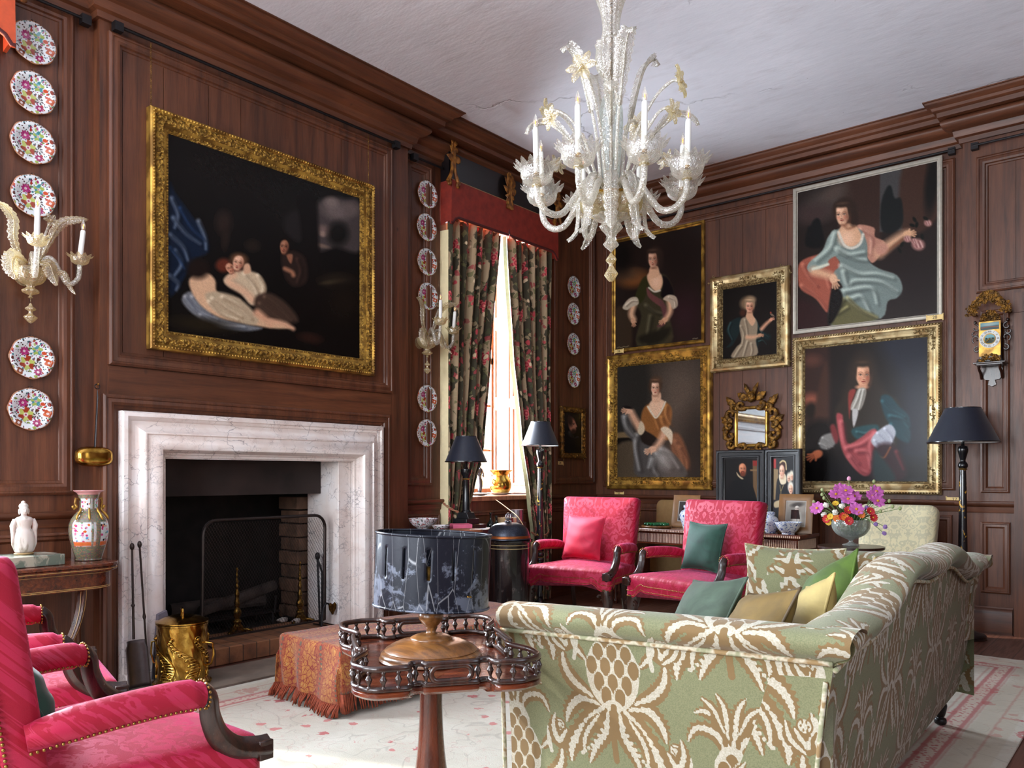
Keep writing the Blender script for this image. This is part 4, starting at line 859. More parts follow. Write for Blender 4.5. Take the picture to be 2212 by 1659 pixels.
# child with a goldfinch ---------------------------------------------------
p = Paint([(1148, 765), (1690, 668), (1708, 1385), (1160, 1432)], 120, 160, (22, 19, 18))
p.ell(1420, 1100, 200, 260, (32, 27, 25), 0, .7)
p.poly([(1330, 1030), (1240, 1060), (1190, 1150), (1210, 1200), (1240, 1260), (1190, 1320), (1250, 1300), (1300, 1220), (1340, 1120)], (28, 40, 42), 7); p.folds([[(1230, 1080), (1210, 1150), (1250, 1240)]], 14, (62, 88, 90), (14, 20, 22)); p.poly([(1480, 1030), (1540, 1150), (1640, 1200), (1620, 1250), (1540, 1240), (1490, 1380), (1470, 1200)], (22, 34, 36), 8); p.folds([[(1500, 1080), (1540, 1160), (1620, 1220)], [(1520, 1260), (1560, 1250), (1600, 1290)]], 10, (58, 88, 88), (12, 18, 20))
p.poly([(1340, 1040), (1400, 1020), (1480, 1040), (1505, 1120), (1490, 1260), (1500, 1395), (1250, 1420), (1290, 1320), (1340, 1260), (1320, 1120)], (142, 126, 106), 7); p.folds([[(1370, 1050), (1390, 1130), (1400, 1210)], [(1330, 1110), (1360, 1180), (1350, 1280)], [(1400, 1260), (1380, 1330), (1360, 1400)], [(1440, 1280), (1450, 1340), (1440, 1390)], [(1340, 1300), (1300, 1360), (1270, 1410)]], 15, (192, 178, 152), (84, 72, 60))
p.poly([(1380, 1010), (1430, 990), (1480, 1050), (1450, 1110), (1410, 1070)], SK, 6); p.poly([(1395, 960), (1440, 960), (1450, 1020), (1390, 1020)], SK, 6); p.ell(1398, 890, 76, 66, (120, 98, 76), -20, .3); p.ell(1430, 850, 46, 30, (150, 126, 100), 0, .5); p.ell(1350, 985, 30, 30, (70, 40, 30), 0, .5); p.face(1418, 925, 84, 112, .15, (216, 164, 136), (136, 88, 68), lip=(160, 60, 50), hair=(150, 124, 98))
p.line([(1400, 1220), (1460, 1220), (1520, 1205)], 40, SK, w2=32); p.hand(1530, 1200, 22, 0); p.line([(1545, 1140), (1590, 1090), (1630, 1055)], 36, (198, 146, 118), w2=28); p.hand(1640, 1048, 22, -30, (206, 146, 118))
p.ell(1650, 1000, 24, 10, (120, 100, 84), 30, .3); p.ell(1636, 978, 9, 9, (140, 60, 44), 0, .3); p.line([(1655, 1008), (1680, 1018)], 6, (90, 70, 60)); p.weave(.08)
pich = picture('oil_painting', 'small oil portrait of a child in cream holding a bird, carved gilt frame', 'y', 1.352, 2.128, 2.212, 3.128, yb, [(a, b) for a, b in PF], None, [('frame', GOLD_PS, 0, 5), ('sight_edge', GOLD_P, 5, 10)], p)
leafwork(pich, .776, .916, .056, .05, .038, (.08, .5, .92), GOLD_P, 'y', seed=8); beads(pich, .776, .916, .106, .045, .006, .022, GOLD_P, 'y')
# small ruffed profile by the window ------------------------------------
p = Paint([(1298, 398), (1432, 418), (1428, 722), (1298, 715)], 60, 120, (14, 11, 11))
p.ell(1372, 500, 40, 60, (20, 14, 12), 0, .3); p.ell(1362, 505, 26, 54, (168, 108, 84), -8, .25); p.poly([(1372, 470), (1390, 500), (1398, 520), (1386, 526), (1388, 545), (1368, 560), (1350, 540), (1352, 480)], (186, 124, 98), 4); p.ell(1345, 470, 20, 46, (48, 30, 24), -10, .4); p.ell(1372, 556, 20, 20, (50, 32, 24), 0, .5); p.ell(1374, 502, 5, 3, (24, 14, 12)); p.line([(1366, 494), (1382, 492)], 4, (50, 28, 22)); p.line([(1340, 560), (1352, 590), (1376, 606), (1400, 600)], 20, (60, 56, 52), .8); p.ell(1360, 660, 66, 70, (20, 16, 16), 0, .4); p.weave(.1)
q = [onx(1212, 878, .03), onx(1264, 992, .03)]
pic24 = picture('oil_painting', 'small dark oil profile of a bearded man, narrow carved gilt frame beside the window', 'x', q[0].y, q[1].y, 1.395, 1.925, .012, [(0, 0), (0, .02), (.012, .032), (.03, .03), (.045, .02), (.052, .02), (.058, .008)], None, [('frame', GOLD_D, 0, 6)], p)
leafwork(pic24, q[1].y - q[0].y, .53, .028, .026, .032, (.06, .25, .45, .65, .85), GOLD_D, 'x', seed=2)
# great picture over the chimneypiece (plain stand-in: sleepers resting in a dark wood) ------------------
p = Paint([(108, 185), (1235, 585), (1240, 1555), (108, 1395)], 230, 210, (15, 12, 11))
p.ell(520, 430, 420, 160, (19, 15, 13), 20, .6); p.ell(900, 600, 200, 200, (20, 17, 15), 0, .6); p.poly([(980, 640), (1060, 580), (1150, 590), (1240, 620), (1240, 900), (1100, 880), (990, 890)], (66, 58, 58), 16)
for (x, y, a_, b_, c_) in [(1100, 660, 80, 50, (104, 92, 90)), (1070, 610, 40, 30, (120, 106, 102)), (1180, 650, 50, 40, (96, 84, 82)), (1030, 780, 50, 30, (112, 92, 88)), (1020, 800, 20, 16, (140, 118, 108)), (1010, 870, 50, 12, (110, 92, 82))]: p.ell(x, y, a_, b_, c_, 15, .5)
p.ell(1110, 800, 60, 70, (18, 16, 14), 0, .4); p.poly([(800, 700), (880, 660), (900, 840), (810, 800)], (32, 28, 28), 16); p.poly([(880, 560), (980, 600), (1000, 900), (1010, 1250), (900, 1250), (900, 860)], (17, 13, 12), 14); p.ell(1110, 1080, 90, 40, (40, 32, 24), 0, .6); p.ell(1080, 1090, 60, 12, (66, 56, 40), -8, .6); p.ell(1150, 1200, 100, 120, (24, 18, 14), 0, .6)
p.poly([(110, 520), (160, 560), (260, 700), (330, 800), (350, 910), (260, 960), (200, 1080), (110, 1150)], (16, 26, 44), 10)
p.folds([[(130, 580), (170, 680), (150, 760)], [(140, 700), (220, 800), (300, 860)], [(120, 800), (200, 880), (230, 960)], [(290, 720), (330, 820), (335, 890)], [(150, 900), (190, 980), (150, 1050)], [(115, 1050), (170, 1100), (160, 1140)]], 20, (126, 140, 160), (8, 12, 22), .8); p.folds([[(180, 640), (250, 760), (320, 830)], [(120, 880), (170, 940), (210, 1010)]], 16, (44, 72, 116), (8, 12, 22), .8)
p.ell(440, 730, 46, 70, (38, 28, 24), 0, .5); p.ell(450, 830, 22, 60, (34, 25, 21), 5, .5); p.ell(610, 870, 44, 34, (32, 24, 20), 20, .5)
p.poly([(190, 1200), (250, 1150), (330, 1260), (480, 1330), (670, 1370), (560, 1390), (380, 1360), (260, 1290)], (104, 106, 112), 8); p.folds([[(210, 1180), (280, 1260), (400, 1320)], [(300, 1290), (420, 1350), (560, 1365)], [(250, 1180), (300, 1240), (360, 1280)]], 16, (170, 172, 176), (40, 46, 60))
p.poly([(235, 1110), (260, 1050), (340, 1035), (390, 1080), (400, 1150), (470, 1180), (540, 1200), (560, 1270), (680, 1300), (780, 1340), (850, 1370), (720, 1372), (560, 1340), (420, 1310), (300, 1230)], (200, 160, 128), 8)
p.poly([(330, 1170), (400, 1150), (530, 1190), (640, 1300), (620, 1352), (480, 1320), (380, 1260)], (172, 152, 126), 10); p.folds([[(370, 1190), (440, 1240), (540, 1300)], [(430, 1180), (520, 1230), (600, 1310)], [(350, 1210), (420, 1280), (520, 1320)]], 16, (216, 200, 174), (116, 92, 70))
p.ell(290, 1010, 66, 60, (26, 17, 14), 0, .35); p.poly([(440, 1080), (480, 1040), (560, 1020), (640, 1040), (680, 1090), (690, 1150), (650, 1220), (600, 1230), (540, 1160), (470, 1120)], (190, 168, 140), 8); p.folds([[(480, 1060), (540, 1110), (600, 1190)], [(560, 1040), (610, 1100), (640, 1170)], [(640, 1050), (670, 1110), (660, 1180)]], 16, (222, 206, 180), (120, 98, 76))
p.line([(500, 1050), (470, 1090), (560, 1150), (610, 1200)], 40, (206, 164, 134)); p.poly([(640, 1170), (720, 1160), (820, 1230), (880, 1330), (760, 1330), (640, 1290), (620, 1220)], (62, 46, 38), 12); p.folds([[(680, 1180), (760, 1240), (840, 1320)], [(650, 1220), (720, 1280), (780, 1320)]], 16, (98, 76, 62), (34, 24, 20))
p.ell(440, 990, 46, 42, (88, 40, 28), 0, .3); p.face(478, 1010, 46, 66, .2, (190, 134, 106), (112, 66, 50), tilt=-20); p.ell(530, 955, 52, 40, (84, 56, 38), 10, .3); p.face(525, 978, 62, 92, -.2, (208, 160, 132), (128, 80, 62), tilt=14); p.poly([(560, 990), (590, 980), (600, 1030), (560, 1040)], (200, 156, 126), 6)
p.line([(640, 1280), (690, 1320), (715, 1350)], 44, (200, 150, 120), w2=24); p.line([(720, 1330), (800, 1345), (850, 1375)], 34, (204, 156, 126), w2=20)
p.poly([(780, 930), (850, 900), (920, 950), (930, 1080), (860, 1120), (800, 1060)], (40, 28, 24), 10); p.ell(800, 860, 44, 50, (18, 12, 10), 0, .3); p.face(796, 880, 50, 84, -.2, (150, 100, 76), (80, 48, 36), tilt=6); p.poly([(810, 930), (845, 925), (835, 980)], (140, 92, 70), 5); p.line([(800, 1010), (840, 1030), (850, 1050)], 24, (150, 102, 78)); p.folds([[(870, 950), (890, 1020), (870, 1090)]], 16, (64, 44, 38), (22, 15, 13)); p.ell(950, 1430, 70, 30, (38, 22, 18), 10, .5); p.ell(300, 1350, 180, 40, (30, 24, 15), 8, .6); p.weave(.1, 2)
PFB = [(0, 0), (0, .05), (.012, .062), (.022, .064), (.03, .056), (.036, .05), (.066, .066), (.08, .06), (.084, .05), (.098, .046), (.106, .04), (.118, .034), (.124, .02)]
big = picture('oil_painting', 'large dark gilt-framed oil painting of sleepers under a blue curtain, above the fireplace', 'x', 2.302, 4.032, 1.975, 3.422, .09, PFB, None, [('frame', GOLD_S, 0, 4), ('carved_band', GOLD_C, 4, 8), ('hollow', GOLD_S, 8, 10), ('sight_edge', GOLD_C, 10, 12)], p, .34)
beads(big, 1.73, 1.447, .017, .064, .0085, .02, GOLD_S, 'x'); beads(big, 1.73, 1.447, .108, .042, .007, .018, GOLD_C, 'x', 'inner_beading')
U = []
m = M(); g = random.Random(4)
for (o, d, q, L) in [(Vector((.09, 2.302, 1.975 + .058)), Vector((0, 1, 0)), Vector((0, 0, 1)), 1.73), (Vector((.09, 2.302, 3.422 - .058)), Vector((0, 1, 0)), Vector((0, 0, 1)), 1.73), (Vector((.09, 2.302 + .058, 1.975)), Vector((0, 0, 1)), Vector((0, 1, 0)), 1.447), (Vector((.09, 4.032 - .058, 1.975)), Vector((0, 0, 1)), Vector((0, 1, 0)), 1.447)]:
    n = int(L / .036)
    for i in range(1, n):
        c = o + d * (L * i / n) + Vector((.064, 0, 0)); s = 1 if i % 2 else -1
        m.tube([c + q * (s * .013 * math.cos(a)) + d * (.016 * math.sin(a) * .8 + .004 * a) for a in [k * .7 for k in range(6)]], [.005, .006, .0055, .005, .004, .002], 5)
put(m, 'carved_leafwork', GOLD_C, big, True, smooth=60)
for i, py in enumerate([322, 790]):
    yy = (2.302 + .01, 4.032 - .05)[i]; m = M(); n = 60; z0c, z1c = 3.40, 3.80
    for k in range(n): 
        z = z0c + (z1c - z0c) * k / n; m.tube([(.125 if k % 2 else .128, yy + .004 * math.cos(a) * (1 if k % 2 else .4), z + .005 * math.sin(a)) for a in [PI * .5 * j for j in range(4)]], .0012, 4, closed=True)
    t = m.build('picture_chain', BRASS_D, smooth=60); tag(t, ['thin chain rising from the upper left corner of the great gilt-framed picture', 'thin chain rising from the upper right corner of the great gilt-framed picture'][i], 'chain')
# mirror in carved gilt scrolls ------------------------------------------
mr = thing('wall_mirror', (1.765, YB - .008, 1.47), 'small gilt wall mirror with carved scrolling leaves between the portraits', 'mirror')
mx0, mx1, mz0, mz1 = 1.628, 1.895, 1.515, 1.84
MIR = G('silvered_mirror_glass').done(rgb(210, 214, 220), .03, 1.)
m = M(); m.box(mx0, YB - .034, mz0, mx1, YB - .03, mz1); put(m, 'glass', MIR, mr, True, smooth=0)
m = M(); m.frame((mx0 - .03, YB - .012, mz0 - .03), (1, 0, 0), (0, 0, 1), (0, -1, 0), mx1 - mx0 + .06, mz1 - mz0 + .06, [(0, 0), (0, .03), (.008, .04), (.018, .036), (.024, .028), (.034, .02)]); put(m, 'inner_frame', GOLD_S, mr, True)
def scroll(mb, c, r, a0, turn, sx=1, w=.02, d=.0, n=12):
    pts = []; rs = []
    for i in range(n + 1):
        t = i / n; a = a0 + turn * t; q = r * (1 - .75 * t); pts.append((c[0] + sx * q * math.cos(a), YB - .035 - .012 * math.sin(PI * t) - d, c[1] + q * math.sin(a))); rs.append(w * (1 - .55 * t) * (1 + .18 * math.sin(i * 2.6)))
    mb.tube(pts, rs, 7); mb.ell(pts[-1], rs[-1] * 1.35, 8, 6)
def leaf(mb, c, ang, L, w, d=0, curl=.02):
    dx, dz = math.cos(R(ang)), math.sin(R(ang)); n = 9
    mb.grid(lambda u, v: (c[0] + dx * L * v - dz * w * (u - .5) * 2 * math.sin(PI * min(1, v * .92 + .08)) * (1 + .16 * math.sin(v * 26)), YB - .03 - d - curl * math.sin(PI * v) * (1 - 1.2 * abs(u - .5)), c[1] + dz * L * v + dx * w * (u - .5) * 2 * math.sin(PI * min(1, v * .92 + .08)) * (1 + .16 * math.sin(v * 26))), 6, n)
m = M(); cx = 1.762
for s in (-1, 1):
    X = lambda dx: cx + s * dx
    for (dx, z, r, a0, tn, w) in [(.20, 1.80, .055, R(-90), R(300), .02), (.215, 1.69, .05, R(120), R(-300), .02), (.21, 1.60, .06, R(60), R(-330), .022), (.19, 1.505, .05, R(90), R(-300), .02), (.10, 1.885, .05, R(-150), R(300), .02), (.165, 1.865, .045, R(-120), R(280), .018), (.08, 1.475, .045, R(20), R(300), .018)]:
        scroll(m, (X(dx), z), r, a0, tn, s, w)
    leaf(m, (X(.15), 1.85), 90 - s * 40, .16, .032); leaf(m, (X(.20), 1.72), 90 - s * 62, .12, .03); leaf(m, (X(.20), 1.72), -90 + s * 52, .12, .026); leaf(m, (X(.19), 1.74), 90 - s * 95, .11, .034); leaf(m, (X(.04), 1.93), 90 - s * 55, .12, .036); leaf(m, (X(.015), 1.97), 90 - s * 24, .13, .02, .005)
    leaf(m, (X(.20), 1.56), -90 + s * 30, .09, .026); leaf(m, (X(.06), 1.475), -90 - s * 60, .11, .022)
m.ell((cx, YB - .05, 1.955), (.04, .03, .05), 12, 8); m.ell((cx, YB - .06, 1.965), (.018, .03, .022), 8, 6)
put(m, 'carved_scrollwork', GOLD_D, mr, True, smooth=60, solid=.008)
# number plaques ------------------------------------------------------------
PLQ = plain('cream_gilt_plaque', (226, 196, 128), .45, .1, .06); INK = plain('black_ink', (18, 16, 14), .6)
def textmesh(s, size, loc, rot, mat, name, parent=None, depth=.0006):
    cu = bpy.data.curves.new('t', 'FONT'); cu.body = s; cu.size = size; cu.align_x = 'CENTER'; cu.align_y = 'CENTER'; cu.extrude = depth
    o = bpy.data.objects.new('t', cu); COL.objects.link(o); dg = bpy.context.evaluated_depsgraph_get(); me = bpy.data.meshes.new_from_object(o.evaluated_get(dg))
    bpy.data.objects.remove(o); me.materials.clear(); me.materials.append(mat); n = bpy.data.objects.new(name, me); COL.objects.link(n); n.location = loc; n.rotation_euler = rot; n.parent = parent; return n
def plaque(num, plane, a, z, at, w=.105, h=.05, where=''):
    t = thing('number_plaque', (a, at, z) if plane == 'y' else (at, a, z), 'small cream gilt plaque numbered %s %s' % (num, where), 'plaque', R(0) if plane == 'y' else R(90), 'picture number plaques')
    o = [(-.5, -.5), (-.44, -.36), (.44, -.36), (.5, -.5), (.56, -.42), (.5, -.3), (.5, .3), (.56, .42), (.5, .5), (.44, .36), (-.44, .36), (-.5, .5), (-.56, .42), (-.5, .3), (-.5, -.3), (-.56, -.42)]
    m = M(); m.prism([(x * w, y * h) for x, y in o], -.006, 0, 'xz')
    m.tube([(-.5 * w, -.003, -.5 * h), (-.5 * w, -.003, .5 * h)], .005, 8); m.tube([(.5 * w, -.003, -.5 * h), (.5 * w, -.003, .5 * h)], .005, 8); m.build('plate', PLQ, t, smooth=30)
    textmesh(num, .036, (0, -.0068, 0), (R(90), 0, 0), INK, 'number', t)
q = ony(1338, 759, YB - .05); plaque('26', 'y', q.x, q.z, YB - .056, where='at the foot of the standing lady portrait')
q = ony(1337, 1067, YB - .01); plaque('25', 'y', q.x, q.z, YB - .002, where='under the russet lady portrait')
q = ony(2020, 686, YB - .05); plaque('28', 'y', q.x, q.z, YB - .056, .12, .055, where='on the silver-gown portrait corner')
q = ony(2062, 1079, YB - .01); plaque('27', 'y', q.x, q.z, YB - .002, .12, .05, where='beside the pole of the right-hand floor lamp')
q = onx(1212, 1000, .02); plaque('24', 'x', q.y, q.z, .002, .11, .048, where='under the little profile by the window')
# ---------------------------------------------------------------- window dressing
def chintz():
    g = G('floral_chintz'); st = g.att('st'); x, y, z = g.sep(st)
    w = g.noise(st, 7, 3, .5, 0, out=1); v = g.vadd(st, g.vadd(w, (.09, .09, 0), 'MULTIPLY'))
    band = g.math('SINE', g.math('ADD', g.math('MULTIPLY', x, 2 * PI / .33), g.math('MULTIPLY', g.math('SINE', g.math('MULTIPLY', y, 2 * PI / .5)), .9)))
    dark = g.val(g.math('ADD', g.math('MULTIPLY', band, .5), g.math('MULTIPLY', g.noise(st, 16, 3), .9)), .30, .38)
    c = g.mix(dark, rgb(150, 128, 100), rgb(50, 44, 26))
    leaf = g.val(g.vor(v, 22, 'DISTANCE_TO_EDGE'), .05, .09); lc = g.vor(v, 22, 'F1', 'Color'); lr = g.sep(lc)
    lm = g.math('MULTIPLY', leaf, g.val(lr[0], .52, .56)); lcol = g.ramp(lr[1], [(0, rgb(60, 62, 34)), (.35, rgb(92, 90, 54)), (.6, rgb(136, 44, 50)), (.75, rgb(140, 122, 92)), (1, rgb(70, 58, 36))], 'CONSTANT')
    c = g.mix(g.math('MULTIPLY', lm, .85), c, lcol)
    # red blooms in a half-drop repeat
    yy = g.math('DIVIDE', y, .46); xx = g.math('DIVIDE', x, .33)
    row = g.math('MODULO', g.math('FLOOR', yy), 2.); fx = g.math('SUBTRACT', g.math('FRACT', g.math('ADD', xx, g.math('MULTIPLY', row, .5))), .5); fy = g.math('SUBTRACT', g.math('FRACT', yy), .5)
    ax = g.math('MULTIPLY', fx, .33); ay = g.math('MULTIPLY', fy, .46); r = g.math('SQRT', g.math('ADD', g.math('MULTIPLY', ax, ax), g.math('MULTIPLY', ay, ay))); an = g.math('ARCTAN2', ay, ax)
    pet = g.math('ADD', .045, g.math('MULTIPLY', g.math('SINE', g.math('MULTIPLY', an, 5.)), .02)); fl = g.math('SUBTRACT', 1., g.val(g.math('SUBTRACT', r, pet), -.003, .003))
    rc = g.mix(g.val(g.math('SINE', g.math('MULTIPLY', r, 260.)), -.2, .4), rgb(150, 36, 48), rgb(196, 92, 92)); c = g.mix(fl, c, rc)
    sm = g.vor(v, 13, 'F1', 'Color'); sr = g.sep(sm); dots = g.math('MULTIPLY', g.math('SUBTRACT', 1., g.val(g.vor(v, 13), .22, .3)), g.val(sr[2], .6, .64)); c = g.mix(dots, c, g.mix(g.val(sr[0], .4, .6), rgb(168, 54, 62), rgb(196, 172, 140)))
    return g.done(c, .85, 0., g.bump(g.noise(st, 300, 2), .1, .002), Sheen_Weight=.1)
CHINTZ = chintz()
LINING = plain('cream_curtain_lining', (226, 210, 168), .8, 0, .04)
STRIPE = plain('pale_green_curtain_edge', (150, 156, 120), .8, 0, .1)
def curtain(name, label, outer, inner, top, tie, below, phase, n=7, x0=.075, amp=.032):
    t = thing(name, (0, (outer + inner(3.3)) / 2, .01), label, 'curtain', 0, 'floral window curtains')
    def X(u, z):
        k = abs(inner(z) - outer) / .7; return x0 + amp * (.55 + .45 * min(1, k)) * math.sin(2 * PI * (n * u + phase)) + .012 * math.sin(17 * u + z * 2)
    def f(u, v):
        z = top + (.012 - top) * v; return (X(u, z), outer + (inner(z) - outer) * u, z)
    m = M(); m.grid(f, 110, 90); w = 1.35
    m.st = {k: (q[0] * w, q[1] * (top - .01), 0) for k, q in m.st.items()}; put(m, 'drape', CHINTZ, t, True, smooth=180)
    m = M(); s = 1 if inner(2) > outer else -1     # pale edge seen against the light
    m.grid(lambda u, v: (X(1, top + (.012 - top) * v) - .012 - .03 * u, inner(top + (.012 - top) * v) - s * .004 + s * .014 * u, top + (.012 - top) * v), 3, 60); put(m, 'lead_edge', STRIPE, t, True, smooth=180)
    if s > 0:
        m = M(); m.grid(lambda u, v: (.003 + u * (x0 + .01), outer - .012 + .012 * u * u, top - .12 - (top - .47) * v), 4, 10); put(m, 'lined_return', LINING, t, True, smooth=180)
    return t
def interp(z, P):
    P = sorted(P)
    if z <= P[0][0]: return P[0][1]
    for (a, b), (c, d) in zip(P, P[1:]):
        if z <= c: q = (z - a) / (c - a); q = q * q * (3 - 2 * q) * .4 + q * .6; return b + (d - b) * q
    return P[-1][1]
LI = [(z, onx(px, 900, .075).y) for z, px in [(0, 1022), (.8, 1018), (.92, 1012), (1.05, 1022), (1.49, 1044), (2.31, 1060), (3.4, 1084)]]
RI = [(z, onx(px, 900, .075).y) for z, px in [(0, 1146), (.55, 1152), (.66, 1152), (.95, 1143), (1.63, 1120), (2.34, 1104), (3.4, 1092)]]
curtain('curtain', 'floral chintz curtain on the window side nearer the fireplace, held back by a cord', onx(966, 900, .075).y, lambda z: interp(z, LI), 3.42, .92, 0, 0.)
curtain('curtain', 'floral chintz curtain nearer the room corner, tied low behind the floor lamp', onx(1186, 900, .075).y, lambda z: interp(z, RI), 3.42, .66, 0, .3)
CORD = G('twisted_tie_cord'); _o = CORD.obj(); CORD = CORD.done(CORD.ramp(CORD.wave(CORD.map(_o, (1, 1, 1), rot=(.6, .3, .9)), 60), [(.3, rgb(150, 52, 48)), (.7, rgb(176, 150, 110))]), .7)
for (lab, pts, tas) in [('twisted red and cream cord holding back the curtain nearer the fireplace', [(.03, 4.87, 1.0), (.08, 4.875, .96), (.135, 4.95, .91), (.14, 5.06, .88), (.13, 5.13, .88), (.05, 5.15, .92)], (.14, 5.08, .86)), ('twisted red and cream cord round the curtain behind the floor lamp', [(.03, 6.31, .74), (.08, 6.30, .70), (.135, 6.22, .66), (.145, 6.12, .64), (.12, 6.05, .65), (.04, 6.06, .68)], (.145, 6.1, .63))]:
    t = thing('curtain_tieback', (.02, pts[0][1], pts[0][2]), lab, 'tieback'); C_ = catmull(pts, 8); m = M()
    for ph in (0, PI): m.tube([p + Vector((.005 * math.cos(i * .9 + ph), .002, .006 * math.sin(i * .9 + ph))) for i, p in enumerate(C_)], .006, 6)
    put(m, 'cord', CORD, t, True, smooth=180); m = M(); a = Vector(tas)
    m.tube([a, a - Vector((0, .0, .03)), a - Vector((0, .0, .05)), a - Vector((0, 0, .14))], [.012, .016, .01, .018], 10); put(m, 'tassel', CORD, t, True)
    m = M(); m.ell((.012, pts[0][1], pts[0][2]), (.012, .018, .018), 10, 6); put(m, 'hook', BRASS, t, True)
# pelmet ------------------------------------------------------------------------
RUST = G('rust_red_painted_board'); _o = RUST.obj(); RUST = RUST.done(RUST.ramp(RUST.noise(_o, 14, 5, .6), [(.3, rgb(112, 30, 20)), (.7, rgb(142, 44, 30))]), .6, 0., RUST.bump(RUST.noise(_o, 200, 2), .2, .002))
RUSTD = plain('maroon_edging', (74, 20, 20), .7); BLACKL = plain('black_lacquer_board', (20, 16, 18), .3, 0, .2, 6); GILTL = gold('painted_gilt_leaf', (172, 112, 44), (84, 44, 18), 30, .4, .006, .45, .35)
ORANGE = plain('orange_leaf_paint', (158, 72, 40), .6); LINEG = plain('pale_gilt_line', (160, 138, 96), .5, .4)
def pelmet(label, y0, y1, ztop, zmid, zbot, xf, bm=None):
    t = thing('pelmet', (0, (y0 + y1) / 2, zbot), label, 'pelmet', 0, 'window pelmets')
    m = M(); h = (y0 + y1) / 2   # shaped lower board with a nick at the middle and flared ends
    lo = [(y0 - .0, zbot - .06), (y0 + .02, zbot - .06), (y0 + .05, zbot - .02), (y0 + .09, zbot), (h - .04, zbot + .005), (h - .012, zbot + .005), (h, zbot + .05), (h + .012, zbot + .005), (h + .04, zbot + .005), (y1 - .09, zbot), (y1 - .05, zbot - .02), (y1 - .02, zbot - .06), (y1, zbot - .06)]
    pol = lo + [(y1 - .005, zmid), (y0 + .005, zmid)]; m.prism(pol, xf - .02, xf, 'yz'); m.prism([(0.012, zbot - .05), (xf - .02, zbot - .03), (xf - .02, zmid), (.012, zmid)], y0 + .002, y0 + .02, 'xz'); m.prism([(.012, zbot - .05), (xf - .02, zbot - .03), (xf - .02, zmid), (.012, zmid)], y1 - .02, y1 - .002, 'xz')
    put(m, 'rust_board', bm or RUST, t, True, smooth=30)
    m = M(); m.tube([(xf, p[0], p[1] + .008) for p in lo], .011, 6, flat=.5); put(m, 'maroon_edge', RUSTD, t, True)
    m = M(); m.box(.012, y0, zmid, xf - .03, y1, ztop); put(m, 'black_fascia', BLACKL, t, True)
    for zz in (zmid + .012, ztop - .008):
        m = M(); m.tube([(xf - .022, y0, zz), (xf - .022, y1, zz)], .006, 6); put(m, 'gilt_line', LINEG, t, True)
    for k, yy in enumerate((y0 + .02, h, y1 - .02)):
        m = M(); c = (xf - .005, yy); zt = ztop + (.11 if k != 1 else .04)
        for s in (-1, 1):
            m.tube([(c[0] + .01, c[1] + s * (.012 + (.055 if k != 1 else .02) * max(0, 1 - i / 5) ** 2), zmid - .03 + (zt - zmid - .05) * i / 12) for i in range(13)], [.016, .015, .014, .013, .013, .013, .012, .012, .012, .011, .01, .008, .006], 8)
            if k != 1:
                m.tube([(c[0] + .012, c[1] + s * (.06 + (.03 - .004 * i) * math.cos(i * .62 + 1.2)), zmid - .045 + (.03 - .004 * i) * math.sin(i * .62 + 1.2)) for i in range(8)], [.014, .014, .013, .012, .011, .009, .008, .006], 7)
            for (dz, L, wd, an) in ([(.45, .085, .03, 20), (.62, .06, .022, 45), (.75, .05, .018, 60)] if k != 1 else [(.30, .10, .03, 35), (.45, .11, .03, 52), (.55, .10, .028, 70), (.2, .06, .02, 10)]):
                z0 = zmid - .03 + (zt - zmid) * dz; a = R(an)
                m.grid(lambda u, v: (c[0] + .012 + .012 * math.sin(PI * v), c[1] + s * (.005 + L * v * math.cos(a) - wd * (u - .5) * 2 * math.sin(PI * min(1, v * .9 + .1)) * math.sin(a)), z0 + L * v * math.sin(a) + wd * (u - .5) * 2 * math.sin(PI * min(1, v * .9 + .1)) * math.cos(a) * (1 + .15 * math.sin(v * 22))), 6, 8)
        if k == 1:
            m.tube([(c[0] + .012, c[1] + .012 * q, zmid - .05 + .09 * 1) for q in (-1, 1)], .01, 6)
            for q in range(-3, 4): m.tube([(c[0] + .012, c[1] + .004 * q, zmid + .05), (c[0] + .014, c[1] + .013 * q, zmid - .06)], [.008, .009], 6)
        put(m, 'gilt_leaf_mount', GILTL, t, True, smooth=60, solid=.006)
    return t
pelmet('black and rust-red pelmet with gilt leaves over the curtained window', 4.87, 6.385, onx(1095, 365, .14).z + .01, onx(972, 385, .14).z, onx(985, 470, .14).z, .14)
_a = onx(30, 100, .14)
pelmet('rust-red pelmet end with maroon edge at the top corner beside the uppermost plate', -.5, _a.y + .01, 4.0, 3.78, _a.z + .06, .14, plain('lit_rust_board', (196, 78, 40), .6, 0, .12))  # brighter copy of the rust paint: strong light put into the board's colour
# things on the sill --------------------------------------------------------------
SILLZ = W1[2] + .0135
c = onx(1078, 1064, -.12)
j = thing('brass_jar', (-.12, c.y, SILLZ + .0155), 'polished brass jar with flared rim on a dish on the window sill', 'jar')
m = M(); m.lathe(lathe_curve([(.001, 0), (.06, .0), (.085, .02), (.105, .07), (.1, .12), (.078, .165), (.074, .18), (.095, .205), (.118, .222), (.116, .226), (.09, .205), (.068, .182)], 4), 40); m.build('body', BRASS, j)
for s in (-1, 1):
    m = M(); m.tube([(.01, s * .09, .13), (.015, s * .125, .14), (.015, s * .13, .1), (.01, s * .102, .09)], .006, 8); m.build('lug', BRASS, j)
DISH = plain('blue_white_dish_glaze', (196, 204, 210), .15, 0, .15, 18)
for i, (dy, rr, lab) in enumerate([(.02, .125, 'pale china dish under the brass jar on the window sill'), (-.30, .12, 'pale patterned china dish on the sill near the bronze figure')]):
    m = M(); m.lathe(lathe_curve([(.001, .002), (.05, .002), (.07, .004), (rr, .02), (rr, .023), (.07, .010), (.001, .008)], 3), 40)
    o = m.build('dish', DISH, loc=(-.12, c.y + dy, SILLZ)); tag(o, lab, 'dish')
j.location.z = SILLZ + .0105; j.location.y = c.y + .02
